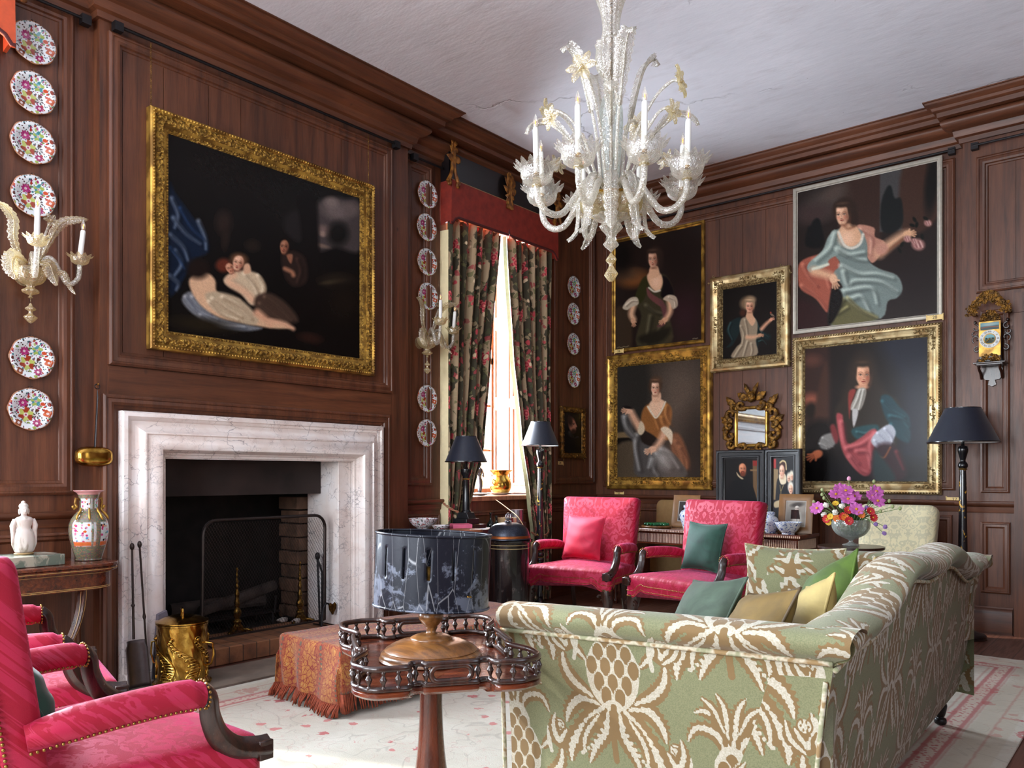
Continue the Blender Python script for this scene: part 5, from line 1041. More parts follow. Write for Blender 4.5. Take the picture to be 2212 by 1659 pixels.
f = onx(1036, 1060, -.3); f.z = SILLZ + .001
BRONZE = plain('dark_bronze', (58, 56, 60), .3, .9, .25, 30)
t = thing('bronze_figurine', (-.3, f.y, f.z + .024), 'slim dark bronze standing figurine on the window sill against the light', 'figurine')
m = M(); m.box(-.03, -.03, -.024, .03, .03, 0); m.build('base', BRONZE, t, bevel=.004)
m = M(); m.tube(catmull([(0, .0, 0), (.006, .004, .07), (-.004, .006, .12), (0, 0, .15), (.004, -.004, .2), (0, -.002, .235), (0, 0, .25)], 4), [.02, .021, .022, .023, .024, .026, .028, .027, .026, .024, .02, .019, .018, .02, .026, .029, .03, .031, .029, .022, .012, .01, .01, .01, .01][:25], 12, flat=.75)
m.ell((0, .002, .268), (.018, .016, .022), 12, 8); m.ell((-.006, .0, .283), (.016, .016, .012), 10, 6)
for s in (-1, 1): m.tube([(0, s * .026, .225), (.008, s * .04, .18), (.022, s * .03, .15), (.03, s * .012, .165)], [.01, .009, .008, .008], 8)
m.build('figure', BRONZE, t, smooth=180)
# ---------------------------------------------------------------- plates
def plate_mat(name, seed):
    g = G(name); o = g.map(g.obj(), (1, 1, .2), (seed * 1.7, seed * .9, 0)); w = g.noise(o, 18, 3, .5, 0, out=1); v = g.vadd(o, g.vadd(w, (.03, .03, 0), 'MULTIPLY'))
    ob = g.obj(); x, y, z = g.sep(ob); r = g.math('SQRT', g.math('ADD', g.math('MULTIPLY', x, x), g.math('MULTIPLY', y, y)))
    c = rgb(216, 222, 226)
    for (sc, th, cols, off) in [(34, .36, [(140, 50, 30), (176, 70, 40), (150, 170, 84), (90, 40, 30)], 0), (56, .34, [(150, 40, 100), (60, 120, 130), (160, 54, 40), (120, 140, 70)], 3), (95, .34, [(40, 70, 70), (130, 30, 70), (70, 30, 30), (40, 90, 100)], 6)]:
        vv = g.vadd(v, (off, off * .7, 0)); d = g.vor(vv, sc); cc = g.sep(g.vor(vv, sc, 'F1', 'Color'))
        mk = g.math('MULTIPLY', g.math('SUBTRACT', 1., g.val(d, .34, .42)), g.val(cc[0], th, th + .03)); k = len(cols)
        c = g.mix(mk, c, g.ramp(cc[1], [(i / k, rgb(*q)) for i, q in enumerate(cols)], 'CONSTANT'))
    def bloom(cx, cy, rad, n, ca, cb):
        dx, dy = g.math('SUBTRACT', x, cx), g.math('SUBTRACT', y, cy); rr = g.math('SQRT', g.math('ADD', g.math('MULTIPLY', dx, dx), g.math('MULTIPLY', dy, dy))); an = g.math('ARCTAN2', dy, dx)
        e = g.math('SUBTRACT', rr, g.math('ADD', rad, g.math('MULTIPLY', g.math('SINE', g.math('MULTIPLY', an, n)), rad * .18))); mk = g.math('SUBTRACT', 1., g.val(e, -.0015, .0015))
        col = g.mix(g.val(g.math('SINE', g.math('MULTIPLY', an, n * .5)), -.1, .1), rgb(*ca), rgb(*cb)); col = g.mix(g.math('SUBTRACT', 1., g.val(rr, rad * .3, rad * .36)), col, rgb(230, 226, 224)); col = g.mix(g.math('SUBTRACT', 1., g.val(rr, rad * .16, rad * .2)), col, rgb(150, 60, 90)); return mk, col
    for b in [(-.02, -.03, .034, 6., (150, 56, 34), (176, 186, 100)), (-.035, .035, .02, 9., (156, 40, 104), (170, 60, 120)), (.085, -.02, .018, 4., (170, 74, 40), (180, 90, 54)), (-.06, -.075, .016, 4., (130, 70, 44), (120, 60, 40)), (.03, -.075, .017, 8., (150, 40, 96), (140, 30, 80)), (.035, -.03, .017, 12., (70, 60, 60), (196, 200, 200)), (.03, .045, .022, 5., (60, 130, 140), (150, 170, 84))]:
        mk, col = bloom(*b); c = g.mix(mk, c, col)
    c = g.mix(g.val(r, .109, .111), c, rgb(150, 96, 60)); return g.done(c, .12, 0., None, Coat_Weight=.5)
PL = plate_mat('enamelled_china', 1.)
def make_plate(name='china_plate'):
    def fac(a, r, z): return (r * (1 + .022 * math.cos(8 * a) * min(1, (r / .08) ** 2)), z)
    m = M(); m.lathe([(0, .004), (.05, .004), (.066, .007), (.074, .013), (.095, .019), (.114, .024), (.115, .026), (.113, .028), (.094, .0235), (.075, .0175), (.066, .0115), (.05, .0085), (0, .0085)], 64, mod=fac)
    t = thing(name, (0, 0, 0), 'x', 'plate'); o = m.build('glazed_dish', PL, t, smooth=60); o.rotation_euler = (R(90), 0, R(90)); o.location = (-.003, 0, 0)
    for s in (-1, 1):
        m = M(); m.tube([(.001, s * .008, .122), (.014, s * .008, .124), (.026, s * .008, .119), (.027, s * .008, .112)], .0016, 5); m.build('wire_clip', STEEL, t)
    return t
PX = [(73, 92), (73, 200), (72, 308), (73, 423), (70, 773), (67, 884), (924, 420), (922, 491), (923, 566), (925, 640), (923, 861), (922, 935), (1240, 620), (1239, 678), (1239, 743), (1240, 814)]
ORD = ['uppermost', 'second', 'third', 'fourth', 'fifth', 'lowest']
p0 = make_plate()
for i, (px, py) in enumerate(PX):
    w = onx(px, py, .03); col = i // 6 if i < 12 else 2; k = i - (0, 6, 12)[col]
    nm = ORD[k] if col < 2 else ('uppermost', 'second', 'third', 'lowest')[k]
    lab = nm + (' of six flowered china plates above the mahogany side table' if col == 0 else ' of six flowered china plates between chimneypiece and curtain' if col == 1 else ' of four flowered china plates between curtain and room corner')
    o = p0 if i == 0 else dup(p0)
    o.location = (.0085, w.y, w.z); o['label'] = lab; o['group'] = ('plates above the side table', 'plates between chimneypiece and window', 'plates in the room corner')[col]
# ---------------------------------------------------------------- blown-glass pieces shared by sconces and chandelier
def gcup(m, c, r, h, n=64, spikes=16):
    """bowl with a spiky turned-out rim"""
    pr = [(r * .18, 0), (r * .5, h * .06), (r * .82, h * .3), (r * .92, h * .6), (r * .96, h * .82), (r * 1.08, h * .96), (r * 1.3, h * 1.1)]
    m.lathe(lathe_curve(pr, 3), n, c, mod=lambda a, rr, z: (rr * (1 + .03 * math.sin(a * 12 + z * 160)) + (max(0, rr - r * .98) * .30 * math.cos(spikes * a)), z + max(0, rr - r * 1.0) * (.5 * math.cos(spikes * a))), cap=False)
def gflower(m, c, d, r):
    d = Vector(d).normalized(); q = d.to_track_quat('Z', 'Y').to_matrix().to_4x4(); q.translation = Vector(c)
    for k in range(6):
        b = len(m.v); a = 2 * PI * k / 6
        m.grid(lambda u, v: (math.cos(a + (u - .5) * 1.1 * math.sin(PI * min(1, .25 + .7 * v))) * r * (.12 + .88 * v), math.sin(a + (u - .5) * 1.1 * math.sin(PI * min(1, .25 + .7 * v))) * r * (.12 + .88 * v), r * (.42 * v - .3 * v * v * v) + .12 * r * math.cos((u - .5) * 9)), 5, 5); m.xf(q, b)
    b = len(m.v); m.ell((0, 0, r * .1), r * .17, 8, 6); m.xf(q, b)
def gleaf(m, pts, w, up, n=14, ser=13):
    """serrated, ribbed leaf along a path"""
    P = catmull(pts, max(2, n // (len(pts) - 1))); L = len(P) - 1
    def f(u, v):
        i = min(int(v * L), L - 1); q = v * L - i; p = P[i].lerp(P[i + 1], q); t = (P[min(i + 1, L)] - P[i]).normalized(); s = t.cross(Vector(up)); s = s.normalized() if s.length > 1e-4 else Vector((1, 0, 0)); nn = s.cross(t)
        ww = w * (math.sin(PI * min(1, v * .93 + .07)) ** .7) * (1 + .14 * math.sin(v * ser * 2 * PI)); k = (u - .5) * 2
        return p + s * (ww * k) + nn * (-.35 * w * k * k + .08 * w * math.cos(k * 9))
    m.grid(f, 8, 40); m.tube(P, [w * .16 * (1 - .6 * i / L) for i in range(L + 1)], 6)
def gdrop(m, c, pr, n=36, lobes=8):
    m.lathe(lathe_curve(pr, 4), n, c, mod=lambda a, r, z: (r * (1 + .10 * math.cos(lobes * a) * min(1, r / .02)), z), cap=False)
def candle(t, c, h, tilt=(0, 0)):
    a = Vector(c); b = a + Vector((tilt[0], tilt[1], h))
    m = M(); m.tube([a, a + (b - a) * .06], [.013, .013], 12); cc = m.build('brass_socket', BRASS, t)
    m = M(); m.tube([a + (b - a) * .06, b - (b - a) * .04, b], [.0145, .0135, .011], 14); m.build('candle_tube', CANDLE, t)
    m = M(); m.tube([b, b + Vector((0, 0, .012)), b + Vector((0, 0, .03)), b + Vector((0, 0, .05)), b + Vector((0, 0, .066))], [.007, .011, .012, .006, .001], 10); bb = m.build('flame_bulb', BULB, t)
    m = M(); m.tube([b + Vector((0, 0, .012)), b + Vector((0, 0, .026)), b + Vector((0, 0, .036))], [.0015, .0028, .001], 6); m.build('filament', GLOW, bb)
def sconce(label, y, z, sc=1.):
    t = thing('wall_sconce', (0, y, z), label, 'sconce', 0, 'glass wall sconces'); x0 = .13
    m = M(); gdrop(m, (x0 - .03, 0, 0), [(.002, -.13), (.012, -.125), (.006, -.115), (.035, -.1), (.04, -.09), (.02, -.075), (.022, -.06), (.055, -.04), (.075, 0), (.07, .03), (.05, .035)], 40, 8); m.build('boss', CRYSTAL_G, t, smooth=180)
    m = M(); m.tube([(.001, 0, 0), (x0 - .03, 0, 0)], .02, 10); m.lathe([(.05, 0), (.05, .008), (.02, .014)], 24, mat=Matrix.Rotation(R(90), 4, 'Y')); m.build('back_plate', CRYSTAL_G, t)
    m = M(); m.tube([(x0 - .03, 0, -.13), (x0 - .03, 0, -.15)], .0012, 5); gdrop(m, (x0 - .03, 0, 0), [(.001, -.265), (.012, -.258), (.03, -.235), (.028, -.228), (.012, -.215), (.010, -.2), (.024, -.19), (.022, -.182), (.010, -.172), (.006, -.16), (.001, -.155)], 32, 4); m.build('pendant_drop', CRYSTAL_G, t, smooth=180)
    for s, (dy, dx, dz, ch) in ((-1, (-.035, .155, .12, .17)), (1, (.215, .06, .09, .16))):
        e = Vector((x0 + dx, dy, dz)); m = M()
        m.tube(catmull([(x0 - .02, dy * .12, .05), (x0 + dx * .25, dy * .4, .095), (x0 + dx * .62, dy * .72, -.03), (x0 + dx * .9, dy * .96, .0), e - Vector((0, 0, .012))], 7), .0125, 10, mod=lambda a, L: 1 + .1 * math.sin(5 * a + L * 260)); ar = m.build('arm', CRYSTAL, t, smooth=180)
        m = M(); gcup(m, e - Vector((0, 0, .012)), .05, .045, 60, 12); m.build('drip_cup', CRYSTAL_G, ar, smooth=180)
        candle(t, e + Vector((0, 0, .02)), ch, (0, .018 if s > 0 else .004))
    for pts, w, up in [([(x0, -.05, .06), (x0 + .03, -.1, .16), (x0 + .03, -.1, .26), (x0 + .05, -.15, .31), (x0 + .05, -.19, .32)], .028, (1, 0, 0)), ([(x0, .03, .06), (x0 + .02, .10, .24), (x0 + .03, .15, .31), (x0 + .05, .22, .335), (x0 + .06, .26, .34)], .026, (1, 0, .3)), ([(x0 + .01, -.03, .05), (x0 + .05, -.1, .06), (x0 + .06, -.12, .0), (x0 + .07, -.10, -.06)], .045, (1, 0, 0)), ([(x0 + .02, .03, .06), (x0 + .06, .06, .05), (x0 + .07, .075, 0), (x0 + .09, .09, -.06)], .04, (1, .2, 0)), ([(x0 + .03, .1, .0), (x0 + .05, .14, .02), (x0 + .05, .17, -.05), (x0 + .07, .19, -.09)], .016, (1, 0, 0))]:
        m = M(); gleaf(m, pts, w, up); m.build('leaf_spray', CRYSTAL_G, t, smooth=180)
    m = M(); m.tube([(x0 - .01, .02, .05), (x0 + .01, .045, .18), (x0 + .03, .07, .27)], .0065, 8); s_ = m.build('flower_stem', CRYSTAL, t, smooth=180)
    m = M(); gflower(m, (x0 + .04, .075, .29), (1, .1, .2), .042); m.build('glass_flower', CRYSTAL_G, s_, smooth=180); return t
q = onx(66, 592, .10); sconce('two-armed gold-flecked glass wall sconce above the statuette, between china plates', q.y, q.z)
q = onx(923, 738, .10); sconce('two-armed gold-flecked glass wall sconce beside the floral curtain', q.y, q.z)
# ---------------------------------------------------------------- console table and what stands on it
ct = thing('console_table', (.02, 1.3, 0), 'mahogany side table with pale string inlay and curved legs against the panelling', 'table')
TZ = .76; INL = plain('boxwood_stringing', (196, 160, 96), .4)
def dshape(y0, y1, d, r, n=10, x0=.07):
    pts = [(x0, y0), (d - r, y0)] + [(d - r + r * math.cos(R(-90 + 90 * i / n)), y0 + r + r * math.sin(R(-90 + 90 * i / n))) for i in range(n + 1)] + [(d - r + r * math.cos(R(90 * i / n)), y1 - r + r * math.sin(R(90 * i / n))) for i in range(n + 1)] + [(x0, y1)]
    return pts
m = M(); m.prism(dshape(.62, 2.0, .52, .16), TZ - .018, TZ, 'xy'); put(m, 'folding_top', MAHOG, ct, True, bevel=.004)
m = M(); m.prism(dshape(.625, 1.995, .515, .157), TZ - .04, TZ - .0195, 'xy'); put(m, 'under_leaf', MAHOG, ct, True, bevel=.003)
m = M(); m.prism(dshape(.66, 1.965, .485, .14), TZ - .135, TZ - .041, 'xy'); put(m, 'apron', MAHOG, ct, True)
for z, o_ in [(TZ - .03, .5158), (TZ - .05, .4858), (TZ - .122, .4858), (TZ - .129, .4858)]:
    m = M(); k = (.625, 1.995, .157) if o_ > .5 else (.66, 1.965, .14); e = dshape(k[0], k[1], o_ - .0005, k[2])[1:-1]; m.tube([(x, y, z) for x, y in e], .0016, 5); put(m, 'string_inlay', INL, ct, True)
for y, s in ((1.8, 1), (.8, -1)):
    m = M(); P = [(.42 - .0 * i, y - s * (.42 * (1 - math.cos(R(90 * i / 14)))), (TZ - .136) - (.50 * math.sin(R(90 * i / 14)))) for i in range(15)]
    m.tube(P, .034, 4, up=(1, 0, 0), flat=.62); lg = put(m, 'curved_leg', MAHOG_V, ct, True, smooth=30)
    for o_ in (-.018, .018):
        m = M(); m.tube([(p[0] + .026 * 0 + .0245, p[1] + s * o_ * .8, p[2] + o_ * .5) for p in P], .0016, 4); m.xf(sub(ct)); m.build('string_inlay', INL, lg)
m = M(); m.box(.12, 1.28, .02, .44, 1.36, .125); m.lathe([(.05, 0), (.06, .1), (.035, .3), (.05, .5), (.07, .62)], 20, (.24, 1.3, .005)); put(m, 'pedestal', MAHOG_V, ct, True)
# statuette, antique mirror block, famille-rose vase
q = onz(78, 1220, TZ); BL = G('foxed_mirror_slab'); _o = BL.obj(); BL = BL.done(BL.mix(BL.val(BL.noise(_o, 12, 5, .6, 1.), .48, .56), rgb(126, 140, 128), rgb(206, 204, 186)), .16, .35)
m = M(); m.box(-.115, -.15, 0, .115, .15, .055)
pb = m.build('mirrored_block', BL, loc=(.32, q.y - .06, TZ + .001), bevel=.003); tag(pb, 'low foxed mirror-glass block under the white statuette on the side table', 'block')
pb.rotation_euler = (0, 0, R(4))
IV = G('carved_alabaster'); _o = IV.obj(); IV = IV.done(IV.mix(IV.val(IV.noise(IV.map(_o, (1, 1, .3)), 50, 4), .55, .75), rgb(216, 208, 200), rgb(150, 136, 120)), .45, 0., None, Subsurface_Weight=.1)
q = onx(50, 1195, .28)
t = thing('statuette', (.29, q.y, TZ + .057), 'white carved standing robed statuette on the mirrored block', 'statuette'); t.scale = (1.04,) * 3
m = M(); m.lathe([(.042, 0), (.044, .004), (.04, .008)], 24); m.build('base', plain('gilt_base', (150, 122, 80), .5), t)
def bodymod(a, r, z):
    k = r
    if z < .13: k *= 1 + .06 * math.cos(9 * a) * (1 - z / .13)
    return (k, z)
m = M(); m.lathe(lathe_curve([(.001, .008), (.034, .008), (.046, .03), (.048, .07), (.042, .105), (.032, .125), (.033, .14), (.040, .16), (.041, .172), (.030, .182), (.014, .188), (.012, .196)], 4), 32, sx=.72, sy=1, mod=bodymod); m.build('robe', IV, t, smooth=180)
m = M(); m.ell((.002, 0, .218), (.021, .020, .027), 16, 12); m.ell((-.004, 0, .236), (.021, .021, .017), 14, 8); m.ell((-.006, 0, .253), (.01, .01, .01), 10, 6); m.ell((.022, 0, .214), (.005, .004, .008), 8, 6)
for s in (-1, 1): m.ell((0, s * .021, .21), (.006, .004, .015), 8, 6); m.ell((.019, s * .008, .222), (.003, .005, .0025), 6, 4)
m.ell((.02, 0, .203), (.003, .006, .0025), 6, 4); m.build('head', IV, t, smooth=180)
for s in (-1, 1):
    m = M(); m.tube([(0, s * .038, .17), (.002, s * .05, .14), (.0, s * .048, .115), (.004, s * .05, .095), (.004, s * .05, .05), (.006, s * .042, .02)], [.012, .013, .011, .008, .007, .003], 10); m.build('sleeve', IV, t, smooth=180)
def rose_vase():
    g = G('famille_rose_enamel'); st = g.att('st'); x, y, z = g.sep(st); v = g.comb(g.math('MULTIPLY', x, .52), y, 0.)
    w = g.noise(v, 40, 2, .5, 0, out=1); vv = g.vadd(v, g.vadd(w, (.012, .012, 0), 'MULTIPLY'))
    ground = g.mix(g.val(g.vor(v, 130), .25, .45), rgb(130, 70, 96), rgb(96, 110, 88)); ground = g.mix(g.val(g.noise(v, 90, 2), .5, .6), ground, rgb(140, 116, 84))
    cc = g.sep(g.vor(vv, 62, 'F1', 'Color')); d = g.vor(vv, 62); sc = g.mix(g.math('SUBTRACT', 1., g.val(d, .38, .46)), rgb(206, 214, 216), g.ramp(cc[0], [(0, rgb(180, 50, 110)), (.2, rgb(80, 150, 190)), (.38, rgb(206, 214, 216)), (.55, rgb(200, 100, 50)), (.68, rgb(90, 150, 110)), (.8, rgb(30, 26, 40)), (.88, rgb(196, 120, 150))], 'CONSTANT'))
    fx = g.math('ABSOLUTE', g.math('SUBTRACT', g.math('FRACT', g.math('MULTIPLY', x, 4.)), .5))
    inb = g.math('MULTIPLY', g.math('SUBTRACT', 1., g.val(fx, .33, .345)), g.math('MAXIMUM', g.math('MULTIPLY', g.val(y, .145, .15), g.math('SUBTRACT', 1., g.val(y, .275, .28))), g.math('MULTIPLY', g.val(y, .36, .365), g.math('SUBTRACT', 1., g.val(y, .415, .42)))))
    c = g.mix(inb, ground, sc); fl = g.math('MULTIPLY', inb, g.math('MULTIPLY', g.val(y, .145, .15), g.math('SUBTRACT', 1., g.val(y, .17, .176)))); c = g.mix(fl, c, rgb(204, 104, 52))
    c = g.mix(g.val(y, .44, .442), c, rgb(206, 150, 150)); return g.done(c, .12, 0., None, Coat_Weight=.5)
q = onx(190, 1203, .27)
t = thing('porcelain_vase', (.28, q.y, TZ + .001), 'tall famille-rose porcelain vase with flared neck and gilt handles on the side table', 'vase')
m = M(); m.lathe(lathe_curve([(.001, .003), (.062, .0), (.066, .012), (.074, .04), (.092, .11), (.098, .17), (.09, .215), (.066, .252), (.05, .27), (.046, .3), (.048, .335), (.056, .36), (.074, .374), (.073, .378), (.052, .362), (.044, .335)], 4), 48); m.build('body', rose_vase(), t, smooth=180)
for a in (R(90), R(270)):
    m = M(); c_, s_ = math.cos(a), math.sin(a); m.tube([(c_ * r, s_ * r, z) for r, z in [(.048, .33), (.066, .335), (.07, .31), (.062, .29), (.076, .28), (.082, .292)]], [.006, .008, .007, .007, .008, .004], 8); m.ell((c_ * .08, s_ * .08, .29), .009, 8, 6); m.build('gilt_handle', GOLD_S, t, smooth=180)
for a in (R(-60), R(-20), R(20), R(60)):
    m = M(); c_, s_ = math.cos(a), math.sin(a); m.tube([(c_ * r, s_ * r, z) for r, z in [(.06, .285), (.064, .268), (.078, .254), (.09, .236), (.098, .22)]], [.004, .006, .006, .007, .002], 7); m.build('gilt_dragon', GOLD_S, t, smooth=180)
# ---------------------------------------------------------------- chandelier
CHX, CHY = 2.72, 3.31
ch = thing('chandelier', (CHX, CHY, ZC), 'large milky gold-flecked blown-glass chandelier with eight candle arms, leaves and flowers', 'chandelier')
def chp(mb, name, mat, parent=None, **k):
    mb.xf(Matrix.Translation((0, 0, -ZC))); return mb.build(name, mat, parent or ch, **k)
m = M(); gdrop(m, (0, 0, 0), [(.001, 2.16), (.012, 2.165), (.03, 2.19), (.032, 2.20), (.016, 2.225), (.011, 2.245), (.024, 2.262), (.024, 2.272), (.010, 2.29), (.004, 2.3)], 32, 4); chp(m, 'pendant_drop', CRYSTAL_G, smooth=180)
m = M(); gdrop(m, (0, 0, 0), [(.002, 2.305), (.010, 2.315), (.032, 2.335), (.034, 2.345), (.018, 2.365), (.016, 2.38), (.05, 2.42), (.052, 2.43), (.04, 2.445), (.06, 2.46), (.085, 2.475), (.075, 2.485)], 48, 8); chp(m, 'lower_finial', CRYSTAL, smooth=180)
m = M(); gdrop(m, (0, 0, 0), [(.06, 2.475), (.115, 2.495), (.138, 2.525), (.135, 2.55), (.11, 2.568), (.06, 2.575)], 64, 16); chp(m, 'central_bowl', CRYSTAL_G, smooth=180)
m = M(); m.lathe([(.112, 2.566), (.118, 2.572), (.112, 2.578), (.02, 2.58)], 40); chp(m, 'brass_plate', BRASS)
m = M(); m.lathe(lathe_curve([(.03, 2.58), (.04, 2.65), (.05, 2.8), (.058, 2.92), (.055, 3.0), (.04, 3.05), (.02, 3.08)], 4), 32); chp(m, 'shaft_sleeve', CLEAR, smooth=180)
m = M(); m.tube([(0, 0, 2.58), (0, 0, ZC - .05)], .0085, 8); chp(m, 'brass_rod', BRASS_D)
m = M(); gdrop(m, (0, 0, 0), [(.02, 3.08), (.03, 3.1), (.02, 3.12), (.03, 3.14), (.062, 3.19), (.072, 3.24), (.066, 3.29), (.07, 3.32), (.03, 3.335)], 48, 12); chp(m, 'glass_knop', CRYSTAL, smooth=180)
m = M(); m.lathe(lathe_curve([(.03, 3.335), (.045, 3.345), (.04, 3.38), (.044, 3.44), (.062, 3.51), (.082, 3.56), (.09, 3.58)], 4), 64, mod=lambda a, r, z: (r * (1 + .05 * math.cos(12 * a)), z + max(0, z - 3.53) * .3 * math.cos(12 * a)), cap=False); chp(m, 'upper_vase', CRYSTAL, smooth=180)
m = M(); m.lathe(lathe_curve([(.02, 3.6), (.06, 3.585), (.085, 3.6), (.07, 3.66), (.04, 3.72), (.02, 3.75)], 3), 40, mod=lambda a, r, z: (r * (1 + .08 * math.cos(8 * a)), z)); chp(m, 'silk_ruffle', plain('gold_silk', (176, 142, 84), .5), smooth=180)
m = M(); m.lathe([(.01, ZC - .001), (.07, ZC - .001), (.06, ZC - .03), (.01, ZC - .06)], 24); chp(m, 'ceiling_rose', BRASS_D)
BASE_A = math.atan2(CAM[1] - CHY, CAM[0] - CHX)
for k in range(8):
    a = BASE_A + R(22.5) + k * PI / 4; c, s = math.cos(a), math.sin(a); P = lambda r, z: (c * r, s * r, z)
    m = M(); m.tube(catmull([P(.05, 2.57), P(.095, 2.605), P(.15, 2.60), P(.20, 2.53), P(.255, 2.468), P(.32, 2.468), P(.368, 2.52), P(.378, 2.598)], 6), .0155, 12, mod=lambda q, L: 1 + .09 * math.sin(6 * q + L * 280)); ar = chp(m, 'arm', CRYSTAL, smooth=180)
    m = M(); gcup(m, P(.378, 2.592), .082, .085, 80, 16); chp(m, 'drip_bowl', CRYSTAL, ar, smooth=180)
    m = M(); m.lathe([(.012, 2.585), (.024, 2.59), (.02, 2.6), (.018, 2.625), (.012, 2.63)], 16, P(.378, 0)); chp(m, 'gilt_collar', CRYSTAL_G, ar, smooth=180)
    b = Vector(P(.378, 2.64 - ZC)); candle(ch, b, .225, (c * .006, s * .006))
    # leaves falling between the arms
    a2 = a + R(22.5); c2, s2 = math.cos(a2), math.sin(a2); Q = lambda r, z: (c2 * r, s2 * r, z)
    m = M(); gleaf(m, [Q(.07, 2.6), Q(.13, 2.66), Q(.165, 2.6), Q(.165, 2.50), Q(.175, 2.41), Q(.215, 2.37)], .036, (c2, s2, .2)); chp(m, 'falling_leaf', CRYSTAL, smooth=180)
    # tall sprays: leaf and flower by turns
    if k % 2 == 0:
        m = M(); m.tube(catmull([P(.05, 2.6), P(.075, 2.85), P(.11, 3.02)], 6), .0075, 8, mod=lambda q, L: 1 + .12 * math.sin(L * 300)); st = chp(m, 'stem', CRYSTAL, smooth=180)
        m = M(); gleaf(m, [P(.11, 2.97), P(.14, 3.1), P(.17, 3.2), P(.20, 3.25), P(.235, 3.27), P(.26, 3.25)], .045, (c, s, .1)); chp(m, 'tall_leaf', CRYSTAL, st, smooth=180)
    else:
        m = M(); m.tube(catmull([P(.06, 2.6), P(.13, 2.85), P(.22, 3.0), P(.30, 3.06), P(.335, 3.055)], 6), .0075, 8, mod=lambda q, L: 1 + .12 * math.sin(L * 300)); st = chp(m, 'stem', CRYSTAL, smooth=180)
        m = M(); gflower(m, P(.34, 3.05), (c, s, .15), .075); chp(m, 'glass_flower', CRYSTAL_G, st, smooth=180)
    m = M(); h = .07 * (k % 2)
    m.tube(catmull([Q(.06, 2.6), Q(.16, 2.74 + h), Q(.28, 2.86 + h), Q(.345, 2.88 + h), Q(.375, 2.855 + h)], 6), .0065, 8, mod=lambda q, L: 1 + .12 * math.sin(L * 300)); st = chp(m, 'stem', CRYSTAL, smooth=180)
    if k % 2 == 0:
        m = M(); gflower(m, Q(.385, 2.85 + h), (c2, s2, -.2), .055); chp(m, 'glass_flower', CRYSTAL_G, st, smooth=180)
    else:
        m = M(); gleaf(m, [Q(.19, 2.84), Q(.26, 2.93), Q(.33, 2.97), Q(.40, 2.94), Q(.42, 2.9)], .034, (c2, s2, .2)); chp(m, 'arching_leaf', CRYSTAL, st, smooth=180)
# ---------------------------------------------------------------- shaded lamps and the corner by the window
JAPAN = G('black_lacquer_with_gilt'); _o = JAPAN.obj(); _m = JAPAN.val(JAPAN.noise(JAPAN.map(_o, (1, 1, .6)), 26, 4, .6, .6), .60, .64)
JAPAN = JAPAN.done(JAPAN.mix(_m, rgb(14, 14, 18), rgb(190, 142, 50)), .2, 0., None, Coat_Weight=.4)
BLK = plain('black_lacquer', (15, 15, 18), .22, 0, .2)
def shade(t, z0, z1, r0, r1, mat=SHADE):
    m = M(); m.lathe([(r0, z0), (r0 * .5 + r1 * .5, (z0 + z1) / 2), (r1, z1)], 56, cap=False); s_ = m.build('shade', mat, t, smooth=60)
    m = M(); m.lathe([(r0 - .003, z0 + .001), (r1 - .003, z1 - .001)], 56, cap=False); m.build('white_lining', WHITE_IN, s_, smooth=60)
    m = M(); m.lathe([(r0 - .002, z0 - .002), (r0 + .002, z0), (r0 + .002, z0 + .006), (r0 - .002, z0 + .006)], 56, cap=False); m.lathe([(r1 - .002, z1 - .006), (r1 + .002, z1 - .006), (r1 + .002, z1), (r1 - .002, z1)], 56, cap=False); m.build('rim_band', BLK, s_)
    m = M()
    for k in range(3): a = 2 * PI * k / 3; m.tube([(0, 0, z1 - .02), (math.cos(a) * (r1 - .003), math.sin(a) * (r1 - .003), z1 - .012)], .002, 5)
    m.build('shade_ring', BRASS_D, s_)
def floor_lamp(label, x, y, zb, zt, rb, rt):
    t = thing('floor_lamp', (x, y, 0), label, 'lamp', 0, 'lacquered floor lamps')
    m = M(); m.lathe(lathe_curve([(.001, .0), (.15, .0), (.155, .015), (.15, .03), (.11, .045), (.06, .06), (.03, .09), (.022, .11)], 3), 40); m.build('base', BLK, t)
    m = M(); m.lathe(lathe_curve([(.022, .10), (.03, .13), (.026, .3), (.03, .42), (.036, .46), (.024, .475), (.034, .49), (.034, .51), (.024, .525), (.033, .55), (.03, .8), (.026, 1.1), (.021, zb - .2)], 3), 28); m.build('pole', JAPAN, t)
    for z in (.475, .525, zb - .2): m = M(); m.lathe([(.02, z - .008), (.033, z), (.02, z + .008)], 24); m.build('gilt_ring', GOLD_S, t)
    m = M(); m.lathe(lathe_curve([(.021, zb - .2), (.034, zb - .18), (.03, zb - .155), (.018, zb - .14), (.024, zb - .11), (.036, zb - .06), (.03, zb - .03), (.012, zb - .02), (.012, zb + .03)], 3), 24); m.build('vase_turning', BLK, t)
    m = M(); m.tube([(0, 0, zb + .02), (0, 0, zb + .07)], .014, 10); m.tube([(0, 0, zb + .07), (0, 0, zt - .02)], .004, 6); m.build('lamp_holder', BRASS_D, t)
    shade(t, zb, zt, rb, rt); return t
q = _ray(1167, 963); k = (CAM[0] - .36) / -q[0]
floor_lamp('black lacquer floor lamp with navy shade standing in front of the right-hand floral curtain', .36, CAM[1] + q[1] * k, CAM[2] + q[2] * k, CAM[2] + _ray(1167, 911)[2] * k, .172, .085)
q = _ray(2080, 956); k = 6.82 / q[1]
floor_lamp('gilt-flecked black floor lamp with wide navy shade beneath the wall clock', CAM[0] + q[0] * k, 6.82, CAM[2] + q[2] * k, CAM[2] + _ray(2080, 881)[2] * k, .245, .12)
